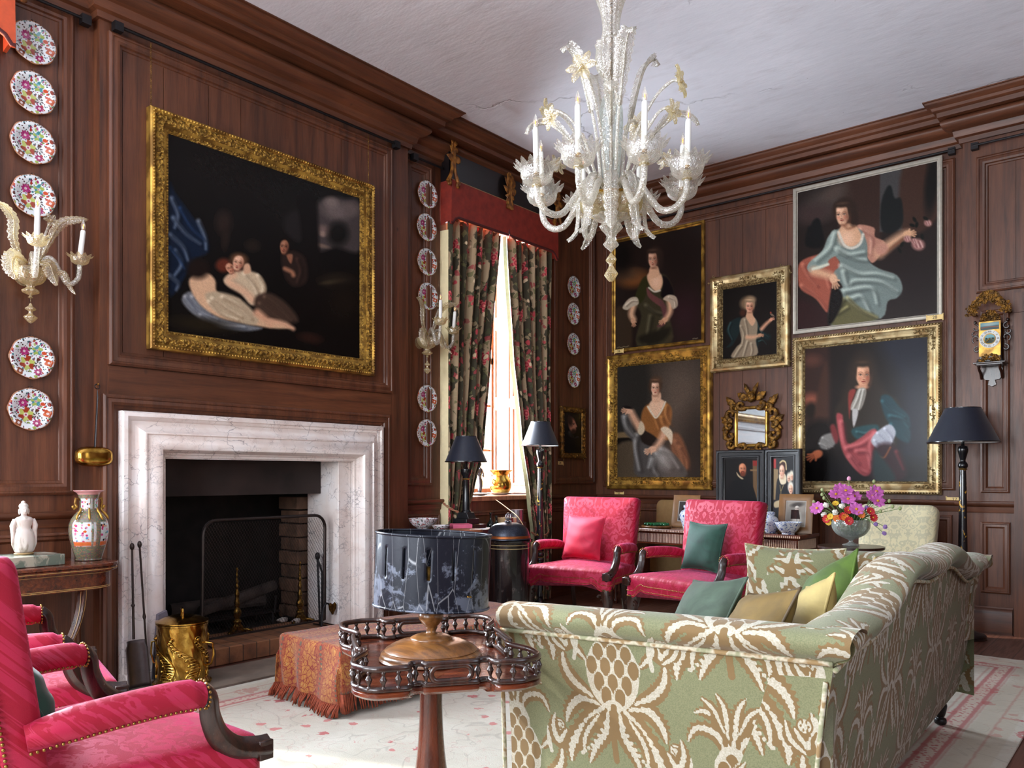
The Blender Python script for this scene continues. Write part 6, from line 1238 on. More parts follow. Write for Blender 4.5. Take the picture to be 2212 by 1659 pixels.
# table behind the tole lamp, its lamp and small things ------------------------------
tb = thing('side_table', (.42, 4.62, 0), 'dark wood side table under the black-shaded lamp, left of the window sill', 'table')
m = M(); m.box(-.28, -.38, .775, .28, .275, .80); m.build('top', DARKWOOD, tb, bevel=.004)
m = M(); m.box(-.25, -.35, .69, .25, .245, .775); m.build('apron', DARKWOOD, tb)
for x in (-.235, .235):
    for y in (-.33, .23): m = M(); m.tube([(x, y, 0), (x, y, .4), (x, y, .70)], [.016, .02, .026], 4); m.build('leg', DARKWOOD, tb, smooth=0)
q = _ray(1007, 998); k = (CAM[0] - .44) / -q[0]; ly = CAM[1] + q[1] * k
m = M(); m.box(-.11, -.12, 0, .11, .12, .028); o = m.build('lamp_box', DARKWOOD, loc=(.44, ly, .801), bevel=.003); tag(o, 'low dark box under the black column table lamp', 'box')
t = thing('table_lamp', (.44, ly, .83), 'black column table lamp with square foot and navy shade beside the curtain', 'lamp')
zb = CAM[2] + q[2] * k - .83; zt = CAM[2] + _ray(1007, 942)[2] * k - .83
m = M(); m.box(-.075, -.075, 0, .075, .075, .045); m.prism([(-.07, 0), (.07, 0), (.045, .05), (-.045, .05)], -.045, .045, 'xz', (0, 0, .045)); m.build('square_foot', EBONY, t, bevel=.004)
m = M(); m.lathe([(.042, .09), (.042, .1), (.034, .11), (.03, .115), (.024, .36), (.028, .37), (.028, .38), (.04, .40), (.044, .42), (.044, .44), (.02, .445), (.012, .46), (.012, zb + .03)], 28, mod=lambda a, r, z: (r * (1 + (.05 * abs(math.sin(6 * a)) if .115 <= z <= .36 else 0)), z)); m.build('fluted_column', BLK, t)
m = M(); m.lathe([(.026, .355), (.03, .362), (.026, .37)], 24); m.build('gilt_band', GOLD_S, t)
m = M(); m.tube([(0, 0, zb + .02), (0, 0, zb + .06)], .013, 10); m.tube([(0, 0, zb + .06), (0, 0, zt - .02)], .004, 6); m.build('lamp_holder', BRASS_D, t)
shade(t, zb, zt, .170, .082)
IMARI = G('red_and_white_porcelain'); _o = IMARI.obj(); _v = IMARI.vadd(_o, IMARI.vadd(IMARI.noise(_o, 30, 3, .5, 0, out=1), (.03, .03, .03), 'MULTIPLY'))
IMARI = IMARI.done(IMARI.mix(IMARI.val(IMARI.noise(_v, 34, 2, .4, 2.), .56, .6), IMARI.mix(IMARI.val(IMARI.noise(_v, 22, 2, .4, 2.), .6, .63), rgb(206, 200, 204), rgb(150, 60, 60)), rgb(70, 76, 70)), .15, 0., None, Coat_Weight=.4)
def bowl(name, label, x, y, z, r, h, mat, foot=.4, cat='bowl', group=None):
    m = M(); m.lathe(lathe_curve([(.001, .006), (r * foot * .9, .006), (r * foot, 0), (r * foot, .01), (r * .72, h * .4), (r * .93, h * .8), (r, h), (r * .985, h + .001), (r * .9, h * .78), (r * .68, h * .42), (r * .3, h * .2), (.001, h * .17)], 4), 44)
    o = m.build(name, mat, loc=(x, y, z), smooth=180); return tag(o, label, cat, group)
bowl('porcelain_bowl', 'red and white patterned porcelain bowl behind the rim of the tole lampshade', .33, 4.36, .801, .115, .083, IMARI)
bowl('porcelain_dish', 'shallow red-patterned dish between the porcelain bowl and the pink box', .54, 4.34, .801, .068, .04, IMARI)
PINK = plain('pink_card_box', (206, 92, 122), .5, 0, .08); m = M(); m.box(-.07, -.075, 0, .07, .075, .045); o = m.build('pink_box', PINK, loc=(.57, 4.53, .801), bevel=.002); o.rotation_euler = (0, 0, R(-35)); tag(o, 'small pink box on the dark side table beside the lamp foot', 'box')
# bentwood bin, drum with domed lid
m = M(); m.lathe([(.001, .0), (.11, .0), (.118, .01), (.118, .79), (.124, .79), (.124, .80), (.118, .81), (.001, .815)], 40); o = m.build('bentwood_bin', wood('bentwood', (90, 40, 22), (150, 80, 46), (176, 104, 64), 'z', .45, 2), loc=(.80, 4.34, .0135)); tag(o, 'round reddish bentwood bin with a flat lid beside the black drum', 'bin')
TOLE = G('worn_black_tole'); _o = TOLE.obj(); TOLE = TOLE.done(TOLE.mix(TOLE.val(TOLE.noise(TOLE.map(_o, (1, 1, .5)), 30, 5, .7), .56, .7), rgb(20, 16, 18), rgb(74, 64, 62)), .22, .3, None, Coat_Weight=.5)
q = _ray(1098, 1170); k = 5.95; dx, dy = CAM[0] + q[0] * k, CAM[1] + q[1] * k; zr = CAM[2] + q[2] * k
t = thing('drum_bin', (dx, dy, .0135), 'black japanned drum bin with gilt lines under a domed meat cover', 'bin')
m = M(); m.lathe([(.001, .0), (.135, .0), (.14, .01), (.15, .3), (.155, zr - .02), (.168, zr - .012), (.17, zr), (.15, zr + .004), (.001, zr + .004)], 56); m.build('drum', TOLE, t)
for z in (zr - .035, zr - .06): m = M(); m.lathe([(.1545, z), (.1565, z + .003), (.1545, z + .006)], 56, cap=False); m.build('gilt_line', LINEG, t)
t2 = thing('domed_cover', (dx, dy, zr + .019), 'dark pewter domed dish cover with a leafy finial sitting on the black drum', 'dish cover')
m = M(); m.lathe(lathe_curve([(.001, .0), (.158, .0), (.16, .015), (.157, .035), (.15, .06), (.135, .085), (.10, .11), (.05, .122), (.001, .125)], 4), 48); m.build('dome', plain('speckled_black_metal', (44, 48, 60), .35, .5, .5, 140), t2)
m = M(); m.lathe([(.159, .004), (.163, .006), (.1625, .026), (.1585, .03)], 48, cap=False); m.build('copper_band', plain('copper_band', (150, 86, 44), .35, .8), t2)
m = M()
for k in range(6):
    a = k * PI / 3; m.tube([(.0, 0, .125), (.022 * math.cos(a), .022 * math.sin(a), .135), (.03 * math.cos(a), .03 * math.sin(a), .128)], [.006, .006, .003], 6); m.tube([(.0, .0, .14), (.024 * math.cos(a), .02 * math.sin(a), .155), (.02 * math.cos(a), .016 * math.sin(a), .18), (.004 * math.cos(a), 0, .195)], [.006, .007, .006, .003], 6)
m.build('leafy_finial', plain('silvered_metal', (190, 190, 196), .2, 1.), t2, smooth=180)
# things under the sill
sb = thing('low_stand', (.22, 5.47, 0), 'dark low stand under the window sill carrying bottles and books', 'stand')
m = M(); m.box(-.08, -.24, .62, .12, .25, .645); m.build('top', DARKWOOD, sb, bevel=.003)
for x in (-.06, .10):
    for y in (-.21, .22): m = M(); m.tube([(x, y, 0), (x, y, .62)], .015, 6); m.build('leg', DARKWOOD, sb)
BOT = plain('dark_bottle_glass', (16, 22, 18), .08, 0, .1)
for i, (y, h) in enumerate([(5.27, .25), (5.345, .22)]):
    m = M(); m.lathe(lathe_curve([(.001, .0), (.034, .0), (.036, .01), (.036, h * .55), (.03, h * .64), (.013, h * .74), (.012, h * .95), (.015, h * .96), (.015, h), (.001, h)], 3), 24); o = m.build('bottle', BOT, loc=(.23, y, .646)); tag(o, ['taller dark glass bottle under the sill behind the lamp foot', 'shorter dark glass bottle under the sill next to the books'][i], 'bottle')
for i, (y, c) in enumerate([(5.41, (150, 120, 84)), (5.452, (96, 40, 44)), (5.494, (196, 176, 140))]):
    t = thing('book', (.24, y, .646), ['tan book standing under the window sill', 'dark red book standing between two pale books under the sill', 'cream book standing under the window sill'][i], 'book', 0, 'books under the sill')
    m = M(); m.box(-.07, -.017, .0, .08, -.0145, .2); m.box(-.07, .0145, .0, .08, .017, .2); m.box(.077, -.017, .0, .081, .017, .2); m.build('cover', plain('book_cloth_%d' % i, c, .7), t)
    m = M(); m.box(-.065, -.0142, .003, .076, .0142, .196); m.build('pages', plain('book_pages', (206, 194, 168), .8), t)
m = M(); m.lathe([(.05, .0), (.056, .0), (.056, .11), (.001, .112)], 32); o = m.build('metal_cup', plain('grey_metal_cup', (120, 112, 118), .3, .8), loc=(.24, 5.62, .8005)); tag(o, 'grey metal cylinder beneath the window sill', 'canister')
m = M(); m.box(-.06, -.06, 0, .06, .06, .153); tag(m.build('small_crate', DARKWOOD, loc=(.24, 5.62, .646), bevel=.004), 'small dark crate under the grey metal cylinder', 'crate')
m = M(); m.tube(catmull([(.06, 5.53, 1.0), (.2, 5.52, .93), (.36, 5.5, .84), (.43, 5.5, .7), (.44, 5.47, .4), (.45, 5.45, .01)], 8), .004, 6); tag(m.build('lamp_cable', plain('cream_cable', (190, 160, 120), .5)), 'pale cable hanging from the sill behind the domed cover', 'cable')
# ---------------------------------------------------------------- upholstered chairs
def damask(name, base, lt, scale=.26, sheen=.5):
    g = G(name); o = g.obj(); x, y, z = g.sep(o); fx = g.math('ABSOLUTE', g.math('SUBTRACT', g.math('FRACT', g.math('ADD', g.math('DIVIDE', x, scale), .5)), .5)); yy = g.math('ADD', y, z)
    v = g.comb(fx, g.math('DIVIDE', yy, scale), 0.); n = g.noise(v, 5.5, 3, .55, 1.6); n2 = g.noise(g.vadd(v, (3, 1, 0)), 11, 2, .5, .8)
    mk = g.val(g.math('ADD', g.math('MULTIPLY', n, .75), g.math('MULTIPLY', n2, .25)), .485, .515)
    wv = g.noise(o, 420, 2); c = g.mix(mk, rgb(*base), rgb(*lt)); c = g.mix(g.math('MULTIPLY', g.val(g.noise(o, 3.5, 4), .4, .8), .25), c, rgb(*[q * .75 for q in base]))
    r = g.math('SUBTRACT', .8, g.math('MULTIPLY', mk, .28))
    return g.done(c, r, 0., g.bump(g.math('ADD', g.math('MULTIPLY', mk, .5), wv), .2, .002), Sheen_Weight=sheen, Sheen_Roughness=.35, Sheen_Tint=rgb(236, 170, 236) if base[0] > base[1] * 2 else (1, 1, 1, 1))
CRIM = damask('crimson_damask', (160, 3, 42), (180, 22, 66), .26, .16)
def rrect2(wb, wf, d, r, n=6):
    """rounded outline, y from -d/2 (width wb) to d/2 (width wf)"""
    P = []
    for (cx, cy, a0) in ((wf / 2 - r, d / 2 - r, 0), (-(wf / 2 - r), d / 2 - r, 90), (-(wb / 2 - r), -d / 2 + r, 180), (wb / 2 - r, -d / 2 + r, 270)):
        P += [(cx + r * math.cos(R(a0 + 90 * i / n)), cy + r * math.sin(R(a0 + 90 * i / n))) for i in range(n + 1)]
    out = []
    for i in range(len(P)):
        a, b = P[i], P[(i + 1) % len(P)]; L = math.hypot(b[0] - a[0], b[1] - a[1]); k = max(1, int(L / .03))
        out += [(a[0] + (b[0] - a[0]) * j / k, a[1] + (b[1] - a[1]) * j / k) for j in range(k)]
    return out
def loft(m, out, rings, cap0=True, cap1=True, zf=None):
    """rings: (scale, z) rounded solid; zf(x, y, z, ring) lets the lower edge wander"""
    b = len(m.v); n = len(out)
    for k, (s, z) in enumerate(rings):
        for (x, y) in out: m.v.append((x * s, y * s, zf(x, y, z, k) if zf else z))
    for k in range(len(rings) - 1):
        for i in range(n): m.f.append((b + k * n + i, b + k * n + (i + 1) % n, b + (k + 1) * n + (i + 1) % n, b + (k + 1) * n + i)); m.mi.append(0)
    if cap0: m.f.append(tuple(b + i for i in range(n - 1, -1, -1))); m.mi.append(0)
    if cap1: m.f.append(tuple(b + (len(rings) - 1) * n + i for i in range(n))); m.mi.append(0)
def nails(m, pts, r=.0048, step=.013):
    L = 0; nxt = 0; pts = [Vector(p) for p in pts]
    for a, b in zip(pts, pts[1:]):
        d = (b - a).length
        while nxt <= L + d: m.ell(a.lerp(b, (nxt - L) / d if d else 0), r, 6, 4); nxt += step
        L += d
WOODC = DARKWOOD
CW, CD, SH, BH = .78, .66, .455, .97        # seat width and depth, seat height, back height
def armchair(label, x, y, rz):
    t = thing('armchair', (x, y, 0), label, 'chair', rz, 'crimson open armchairs')
    out = rrect2(.68, CW, CD, .035)
    def edge(xx, yy, z, k):
        if k > 1: return z
        f = max(abs(xx) / (CW / 2), 0); g_ = abs(yy) / (CD / 2); c = min(1, max(0, (f - .62) / .2)) if g_ > .85 else min(1, max(0, (g_ - .62) / .2))
        return z - .045 * c * c * (3 - 2 * c) + (.012 * math.sin(PI * min(1, max(0, (f - .5) / .2))) if g_ > .85 else 0)
    m = M(); loft(m, out, [(1., .325), (1.004, .35), (1.004, .41), (.995, .428), (.97, .442), (.9, .452), (.7, .465), (.4, .474), (.1, .477)], zf=edge); m.build('seat', CRIM, t, smooth=60)
    m = M()
    for dz in (.012, .052):
        fr = [(xx * 1.006, yy * 1.006, edge(xx, yy, .325, 0) + dz) for xx, yy in out if not (abs(xx) < .26 and yy < 0)]
        i0 = min(range(len(fr)), key=lambda i: (fr[i][1], -fr[i][0])); fr = fr[i0:] + fr[:i0]; run = [fr[0]]
        for p in fr[1:]:
            if (Vector(p) - Vector(run[-1])).length < .08: run.append(p)
        nails(m, run, .0042, .0125)
    tag(m.build('seat_nails', NAIL, t, smooth=60), kind='stuff')
    # back: a padded slab that leans a little
    bo = rrect2(.66, .71, .59, .03); m = M(); loft(m, bo, [(.985, 0), (1, .006), (1, .075), (.985, .092), (.94, .103), (.75, .115), (.4, .122), (.1, .124)])
    bm = Matrix.Translation((0, -.30, .715)) @ Matrix.Rotation(R(9), 4, 'X') @ Matrix(((1, 0, 0, 0), (0, 0, 1, -.06), (0, 1, 0, 0), (0, 0, 0, 1))); m.xf(bm); m.build('backrest', CRIM, t, smooth=60)
    m = M()
    for s in (-1, 1):
        nails(m, [tuple(bm @ Vector((s * (.331 + .025 * q) * 1.006, -.27 + .54 * q, .008))) for q in [i / 10 for i in range(11)]], .0048, .0135)
        nails(m, [tuple(bm @ Vector((s * (.321 + .025 * q), -.27 + .54 * q, -.002))) for q in [i / 10 for i in range(11)]], .0048, .0135)
    nails(m, [tuple(bm @ Vector((xx, .283, .006))) for xx in (-.345, .345)], .0045, .0135); tag(m.build('back_nails', NAIL, t, smooth=60), kind='stuff')
    for s in (-1, 1):
        xa = s * .335
        pts = [(s * 0.335, -.28, .575), (s * 0.355, -.2, .588), (s * 0.370, -.08, .60), (s * 0.377, .06, .604), (s * 0.380, .14, .598)]
        m = M(); m.tube(catmull(pts, 5), [.034 + .012 * min(1, i / 6) - (.008 if i > 18 else 0) for i in range(21)], 14, up=(1, 0, 0), flat=.95); ap = m.build('arm_pad', CRIM, t, smooth=60)
        m = M(); c = Vector(pts[-1]); nails(m, [c + Vector((.042 * math.cos(a), .004, .040 * math.sin(a))) for a in [2 * PI * i / 20 for i in range(21)]], .0045, .0135)
        nails(m, [Vector(p) + Vector((s * .034, 0, -.03)) for p in catmull(pts, 4)], .0045, .0135); nails(m, [Vector(p) + Vector((-s * .034, 0, -.03)) for p in catmull(pts, 4)], .0045, .0135); tag(m.build('arm_nails', NAIL, ap, smooth=60), kind='stuff')
        # wooden support sweeping forward and down to the seat corner
        sp = catmull([(s * .38, .135, .615), (s * .38, .16, .585), (s * .379, .168, .53), (s * .375, .195, .47), (s * .372, .245, .425), (s * .37, .31, .405), (s * .37, .35, .40)], 6)
        m = M(); m.tube(sp, [.026 + .012 * (i / len(sp)) for i in range(len(sp))], 12, up=(1, 0, 0), flat=.95, mod=lambda a, L: 1 + .10 * math.cos(4 * a)); m.box(s * .37 - .032, .31, .372, s * .37 + .032, .355, .428); m.build('arm_support', WOODC, t, bevel=.003)
        lx = s * .34
        m = M(); m.tube([(lx, .28, .31), (lx + s * .012, .29, .24), (lx + s * .018, .292, .17), (lx + s * .004, .282, .08), (lx, .282, .035), (lx + s * .006, .29, .0)], [.052, .05, .036, .026, .024, .034], 14, mod=lambda a, L: 1 + .07 * math.cos(6 * a)); m.tube([(lx + s * .03 + .026 * math.cos(q) * s, .32, .225 + .026 * math.sin(q)) for q in [i * .5 for i in range(11)]], [.016, .015, .014, .013, .012, .011, .01, .009, .008, .007, .006], 6)
        m.tube([(lx - s * .035 - .02 * math.cos(q) * s, .32, .235 + .02 * math.sin(q)) for q in [i * .5 for i in range(10)]], [.013, .012, .012, .011, .010, .009, .008, .007, .006, .005], 6); m.build('front_leg', WOODC, t, smooth=60)
        m = M(); m.tube([(s * .24, -.25, .33), (s * .24, -.27, .18), (s * .245, -.315, .0)], [.026, .022, .02], 4); m.build('rear_leg', WOODC, t, smooth=30)
    return t
chA = armchair('crimson armchair with a crimson cushion near the black drum and window', .98, 5.60, R(188))
chB = armchair('crimson armchair with a green velvet cushion, facing us before the fluted table', 2.07, 5.47, R(167))
chC = armchair('crimson armchair nearest the camera, seen from behind at the lower left corner', 2.40, 1.01, 0)
chD = armchair('crimson armchair standing beyond the nearest one, by the side table and marble', 1.39, 1.135, R(-15))
# cushions ---------------------------------------------------------------------------
def pillow(name, label, w, h, th, mat, loc, lean, rz, cat='cushion', roll=0, pipe=True, group=None, pmat=None, crease=0.):
    """cushion standing on its lower edge: local x across, z up; lean tips the top backwards (+y is the front)"""
    t = thing(name, loc, label, cat, rz, group); N = 26; g = random.Random(hash(label) % 999)
    def P(u, v, s):
        x, z = (u - .5) * 2, (v - .5) * 2; pin = 1 - .10 * (1 - x * x) * abs(z) ** 3; pn2 = 1 - .10 * (1 - z * z) * abs(x) ** 3
        b = (max(0, 1 - abs(x) ** 2.6) * max(0, 1 - abs(z) ** 2.6)) ** .62
        b *= 1 + .05 * math.sin(5 * x + 3 * z + 1) + crease * math.sin(11 * z - 5 * x * x + 2)
        return Vector((x * w / 2 * pn2, s * th / 2 * b, z * h / 2 * pin))
    mx = Matrix.Rotation(R(lean), 4, 'X') @ Matrix.Translation((0, 0, h / 2 + .004)) @ Matrix.Rotation(R(roll), 4, 'Y')
    if roll: mx = Matrix.Rotation(R(lean), 4, 'X') @ Matrix.Translation((0, 0, (w * abs(math.sin(R(roll))) + h * abs(math.cos(R(roll)))) / 2)) @ Matrix.Rotation(R(roll), 4, 'Y')
    m = M(); m.grid(lambda u, v: P(u, v, 1), N, N, flip=True); m.grid(lambda u, v: P(u, v, -1), N, N); m.xf(mx); m.build('cover', mat, t, smooth=180)
    if pipe:
        e = [P(i / 20, 0, 0) for i in range(20)] + [P(1, i / 20, 0) for i in range(20)] + [P(1 - i / 20, 1, 0) for i in range(20)] + [P(0, 1 - i / 20, 0) for i in range(20)]
        m = M(); m.tube([mx @ p for p in e], .005, 6, closed=True); m.build('piping', pmat or mat, t, smooth=180)
    return t
def velvet(name, c, sheen=.7, var=.2):
    g = G(name); o = g.obj(); n = g.noise(o, 7, 4, .6, 1.); return g.done(g.ramp(n, [(.3, rgb(*[q * (1 - var) for q in c])), (.7, rgb(*[min(255, q * (1 + var)) for q in c]))]), .75, 0., g.bump(g.noise(o, 300, 2), .1, .002), Sheen_Weight=sheen * .45, Sheen_Roughness=.3)
GREENV = velvet('deep_green_velvet', (24, 62, 50)); CRIMC = velvet('crimson_cloth', (176, 8, 52), .3, .1)
def on_chair(ch, lx, ly, z): return ch.matrix_basis @ Vector((lx, ly, z))
def place(ch, lx, ly): 
    a = ch.rotation_euler.z; c = ch.location; return (c.x + lx * math.cos(a) - ly * math.sin(a), c.y + lx * math.sin(a) + ly * math.cos(a), .502)
pillow('cushion', 'plain crimson square cushion leaning on the armchair near the drum', .40, .38, .13, CRIMC, place(chA, .06, -.06), 14, R(178), crease=.03)
pillow('cushion', 'green velvet square cushion leaning on the crimson armchair before the table', .38, .37, .14, GREENV, place(chB, .0, -.05), 15, R(162))
pillow('cushion', 'dark green velvet cushion on the nearest crimson armchair at lower left', .40, .27, .13, GREENV, place(chC, -.08, -.11), 26, R(-4), crease=.05)
# cream and buff side chairs -----------------------------------------------------------
CREAM = damask('cream_damask', (216, 206, 168), (190, 184, 152), .2, .2)
BUFF = plain('buff_linen', (150, 122, 80), .85, 0., .08)
def side_chair(label, x, y, rz, mat, w=.56, bh=1.0, sd=.56):
    t = thing('side_chair', (x, y, 0), label, 'chair', rz)
    m = M(); loft(m, rrect2(w - .06, w, sd, .04), [(1, .28), (1, .42), (.97, .45), (.8, .465), (.4, .475), (.1, .477)]); m.build('seat', mat, t, smooth=60)
    m = M(); bo = rrect2(w - .04, w, bh - .45, .06); loft(m, bo, [(.95, 0), (.99, .012), (1, .03), (1, .07), (.985, .09), (.93, .105), (.7, .115), (.3, .12)])
    bm = Matrix.Translation((0, .03 - sd / 2, .45 + (bh - .45) / 2)) @ Matrix.Rotation(R(8), 4, 'X') @ Matrix(((1, 0, 0, 0), (0, 0, 1, -.07), (0, 1, 0, 0), (0, 0, 0, 1))); m.xf(bm); m.build('backrest', mat, t, smooth=60)
    for s in (-1, 1):
        m = M(); m.tube([(s * (w / 2 - .05), sd / 2 - .05, .3), (s * (w / 2 - .05), sd / 2 - .045, .0)], [.028, .02], 4); m.build('front_leg', WOODC, t, smooth=30)
        m = M(); m.tube([(s * (w / 2 - .07), .05 - sd / 2, .3), (s * (w / 2 - .07), -sd / 2, .0)], [.024, .02], 4); m.build('rear_leg', WOODC, t, smooth=30)
    return t
side_chair('cream damask side chair behind the glass bowl of flowers, before the gentleman portrait', 3.17, 6.32, R(176), CREAM, .57, 1.0)
side_chair('buff linen side chair half hidden behind the crimson armchair near the corner', 1.02, 7.06, R(180), BUFF, .42, .98, .18)
# ---------------------------------------------------------------- sofa fabric: a half-drop artichoke and palm-leaf repeat
class Tile:
    def __init__(s, W, H, res=.0025):
        s.W, s.H = W, H; s.nx, s.ny = int(W / res), int(H / res); x = (np.arange(s.nx) + .5) / s.nx * W; y = (np.arange(s.ny) + .5) / s.ny * H
        s.X, s.Y = np.meshgrid(x, y); s.T = np.zeros_like(s.X); s.Wt = np.zeros_like(s.X)
    def at(s, cx, cy, mir=1): s.x = (((s.X - cx + s.W / 2) % s.W) - s.W / 2) * mir; s.y = ((s.Y - cy + s.H / 2) % s.H) - s.H / 2
    def lay(s, d, ch, soft=.004):
        a = np.clip(.5 + d / soft, 0, 1)
        if ch: s.Wt = np.maximum(s.Wt, a); s.T = np.minimum(s.T, 1 - a)
        else: s.T = np.maximum(s.T, a); s.Wt = np.minimum(s.Wt, 1 - a)
    def ell(s, cx, cy, rx, ry, ch, rot=0):
        c, n = math.cos(rot), math.sin(rot); x, y = s.x - cx, s.y - cy; q = np.sqrt(((x * c + y * n) / rx) ** 2 + ((-x * n + y * c) / ry) ** 2); s.lay((1 - q) * min(rx, ry), ch)
    def stroke(s, pts, w, ch, ser=0, sfreq=14, taper=True):
        pts = [(p.x, p.y) for p in catmull([(a, b, 0) for a, b in pts], 4)]; n = len(pts) - 1; best = np.full_like(s.x, -1.)
        for i in range(n):
            (ax, ay), (bx, by) = pts[i], pts[i + 1]; ex, ey = bx - ax, by - ay; L = ex * ex + ey * ey + 1e-9; t = np.clip(((s.x - ax) * ex + (s.y - ay) * ey) / L, 0, 1)
            d = np.hypot(s.x - ax - t * ex, s.y - ay - t * ey); g = (i + t) / n; ww = w * (np.sin(PI * np.clip(g * .94 + .06, 0, 1)) ** .6 if taper else 1)
            if ser: side = np.sign((s.x - ax) * ey - (s.y - ay) * ex); ww = ww * (1 - ser + ser * np.abs(np.sin(PI * sfreq * g - d / w * 1.4 + (side > 0) * .6)))
            best = np.maximum(best, ww - d)
        s.lay(best, ch)
    def leafs(s, pts, w):
        s.stroke(pts, w * 1.14, 0, .5, 11); s.stroke(pts, w * .46, 1, .6, 11)
    def sample(s, U, V):
        fx = (U / s.W * s.nx - .5) % s.nx; fy = (V / s.H * s.ny - .5) % s.ny; i, j = np.floor(fx).astype(int), np.floor(fy).astype(int); a, b = fx - i, fy - j; i2, j2 = (i + 1) % s.nx, (j + 1) % s.ny
        f = lambda A: (A[j, i] * (1 - a) + A[j, i2] * a) * (1 - b) + (A[j2, i] * (1 - a) + A[j2, i2] * a) * b; return f(s.T), f(s.Wt)
TL = Tile(.72, .62, .0025)
for (cx, cy) in ((.18, .16), (.54, .47)):
    TL.at(cx, cy)
    for mir in (1, -1):
        TL.at(cx, cy, mir)
        TL.leafs([(.03, -.10), (.09, -.16), (.15, -.24), (.155, -.30)], .034); TL.leafs([(.05, -.10), (.11, -.09), (.155, -.13), (.17, -.18)], .028); TL.leafs([(.07, -.08), (.13, -.045), (.165, .0), (.17, .06)], .026)
        TL.leafs([(.01, .13), (.04, .19), (.10, .20), (.13, .15)], .022); TL.leafs([(.005, .13), (.02, .22), (.07, .25), (.11, .24)], .02); TL.leafs([(0, .13), (.012, .22), (.02, .27), (.045, .31)], .018)
        TL.leafs([(.02, -.115), (.03, -.18), (.07, -.24), (.09, -.29)], .024); TL.leafs([(.09, .03), (.13, .075), (.13, .11)], .018); TL.leafs([(.17, -.20), (.20, -.24), (.22, -.2), (.21, -.15)], .022)
        TL.leafs([(.05, -.13), (.10, -.20), (.11, -.27)], .018); TL.leafs([(.16, .05), (.20, .08), (.215, .13)], .016); TL.leafs([(.02, .2), (.05, .26), (.09, .29)], .014)
        TL.ell(.165, .12, .022, .022, 0); TL.ell(.165, .12, .017, .017, 1)
        for k in range(6): TL.ell(.165 + .01 * math.cos(k), .12 + .01 * math.sin(k * 1.05), .0035, .0035, 0)
        for k in range(9): TL.ell(.02 + .012 * k, -.13 - .026 * k + .0012 * k * k, .006, .006, 1)
        TL.stroke([(.13, .03), (.12, .09), (.14, .14)], .007, 1, 0, 1, False)
    TL.at(cx, cy); TL.ell(0, .0, .088, .112, 1); TL.stroke([(0, .06), (0, .15)], .05, 1)
    for r_, (n, yy, sz) in enumerate([(1, .125, .026), (2, .098, .03), (3, .06, .032), (4, .018, .034), (3, -.03, .036), (2, -.07, .034)]):
        for k in range(n):
            xx = (k - (n - 1) / 2) * .046; TL.ell(xx, yy, .022, sz, 1); TL.ell(xx, yy, .0175, sz * .82, 0)
    TL.ell(0, -.098, .03, .018, 1); TL.stroke([(0, -.10), (.004, -.18), (-.004, -.26)], .010, 0, 0, 1, False)
def sofa_mat():
    g = G('sage_palm_leaf_weave'); p = g.att('pat'); t, w, z = g.sep(p); o = g.obj(); T = g.val(t, .44, .56); Wm = g.val(w, .44, .56); wv = g.wave(o, 260, 2., 1, 2, 'Z')
    ground = g.mix(g.val(g.noise(o, 300, 2), .35, .65), rgb(104, 106, 74), rgb(122, 122, 88)); tan = g.mix(wv, rgb(128, 102, 62), rgb(104, 80, 46)); wh = g.mix(g.val(g.noise(o, 220, 2), .35, .7), rgb(186, 180, 164), rgb(160, 152, 132))
    c = g.mix(Wm, g.mix(T, ground, tan), wh); h = g.math('ADD', g.math('ADD', g.math('MULTIPLY', T, .8), g.math('MULTIPLY', Wm, .9)), g.math('MULTIPLY', wv, .15)); return g.done(c, .85, 0., g.bump(h, .35, .003), Sheen_Weight=.15)
SOFA = sofa_mat()
PIPE = G('corded_piping'); _o = PIPE.obj(); PIPE = PIPE.done(PIPE.ramp(PIPE.noise(_o, 30, 2), [(.4, rgb(140, 140, 108)), (.5, rgb(190, 180, 158)), (.6, rgb(140, 114, 76))]), .85)
def pat(o, U, V):
    T, W = TL.sample(np.array(U) * 1.0, np.array(V) * 1.0); a = o.data.attributes.new('pat', 'FLOAT_VECTOR', 'POINT'); a.data.foreach_set('vector', np.stack([T, W, T * 0], 1).astype('f').ravel()); return o
def section_loft(name, par, f, nu, sec, dens, uvf, world=True, caps=()):
    """f(u) -> list of section points; resampled evenly so the weave has room"""
    m = M(); U = []; V = []; rows = []
    for i in range(nu + 1):
        P = catmull(f(i / nu), 6); L = [0]
        for a, b in zip(P, P[1:]): L.append(L[-1] + (b - a).length)
        row = []
        for k in range(dens + 1):
            s = L[-1] * k / dens; j = max(0, min(len(L) - 2, int(np.searchsorted(L, s)) - 1)); q = (s - L[j]) / max(1e-9, L[j + 1] - L[j]); p = P[j].lerp(P[j + 1], q); row.append(p); uu, vv = uvf(p, s, i / nu); U.append(uu); V.append(vv)
        rows.append(row)
    m.v = [tuple(p) for r_ in rows for p in r_]; n = dens + 1
    m.f = [(i * n + k, i * n + k + 1, (i + 1) * n + k + 1, (i + 1) * n + k) for i in range(nu) for k in range(dens)]
    for c in caps:
        b = len(m.v); row = rows[c]; cen = sum(row, Vector()) / len(row)
        K = 40; n = len(row)
        for j in range(K + 1):
            for p in row: q = p.lerp(Vector((cen.x, cen.y, p.z)), j / K); m.v.append(tuple(q)); U.append(-q.x + .42 if abs(row[0].y - cen.y) < .02 else q.y); V.append(q.z)
        m.f += [(b + j * n + k, b + j * n + k + 1, b + (j + 1) * n + k + 1, b + (j + 1) * n + k) for j in range(K) for k in range(n - 1)]
    m.mi = [0] * len(m.f); m.xf(sub(par)); o = m.build(name, SOFA, par, smooth=70); return pat(o, U, V)
so = thing('sofa', (3.62, 3.2, 0), 'large sage green sofa woven with tan and white artichokes and palm leaves', 'sofa')
Y0, Y1 = 2.01, 4.42
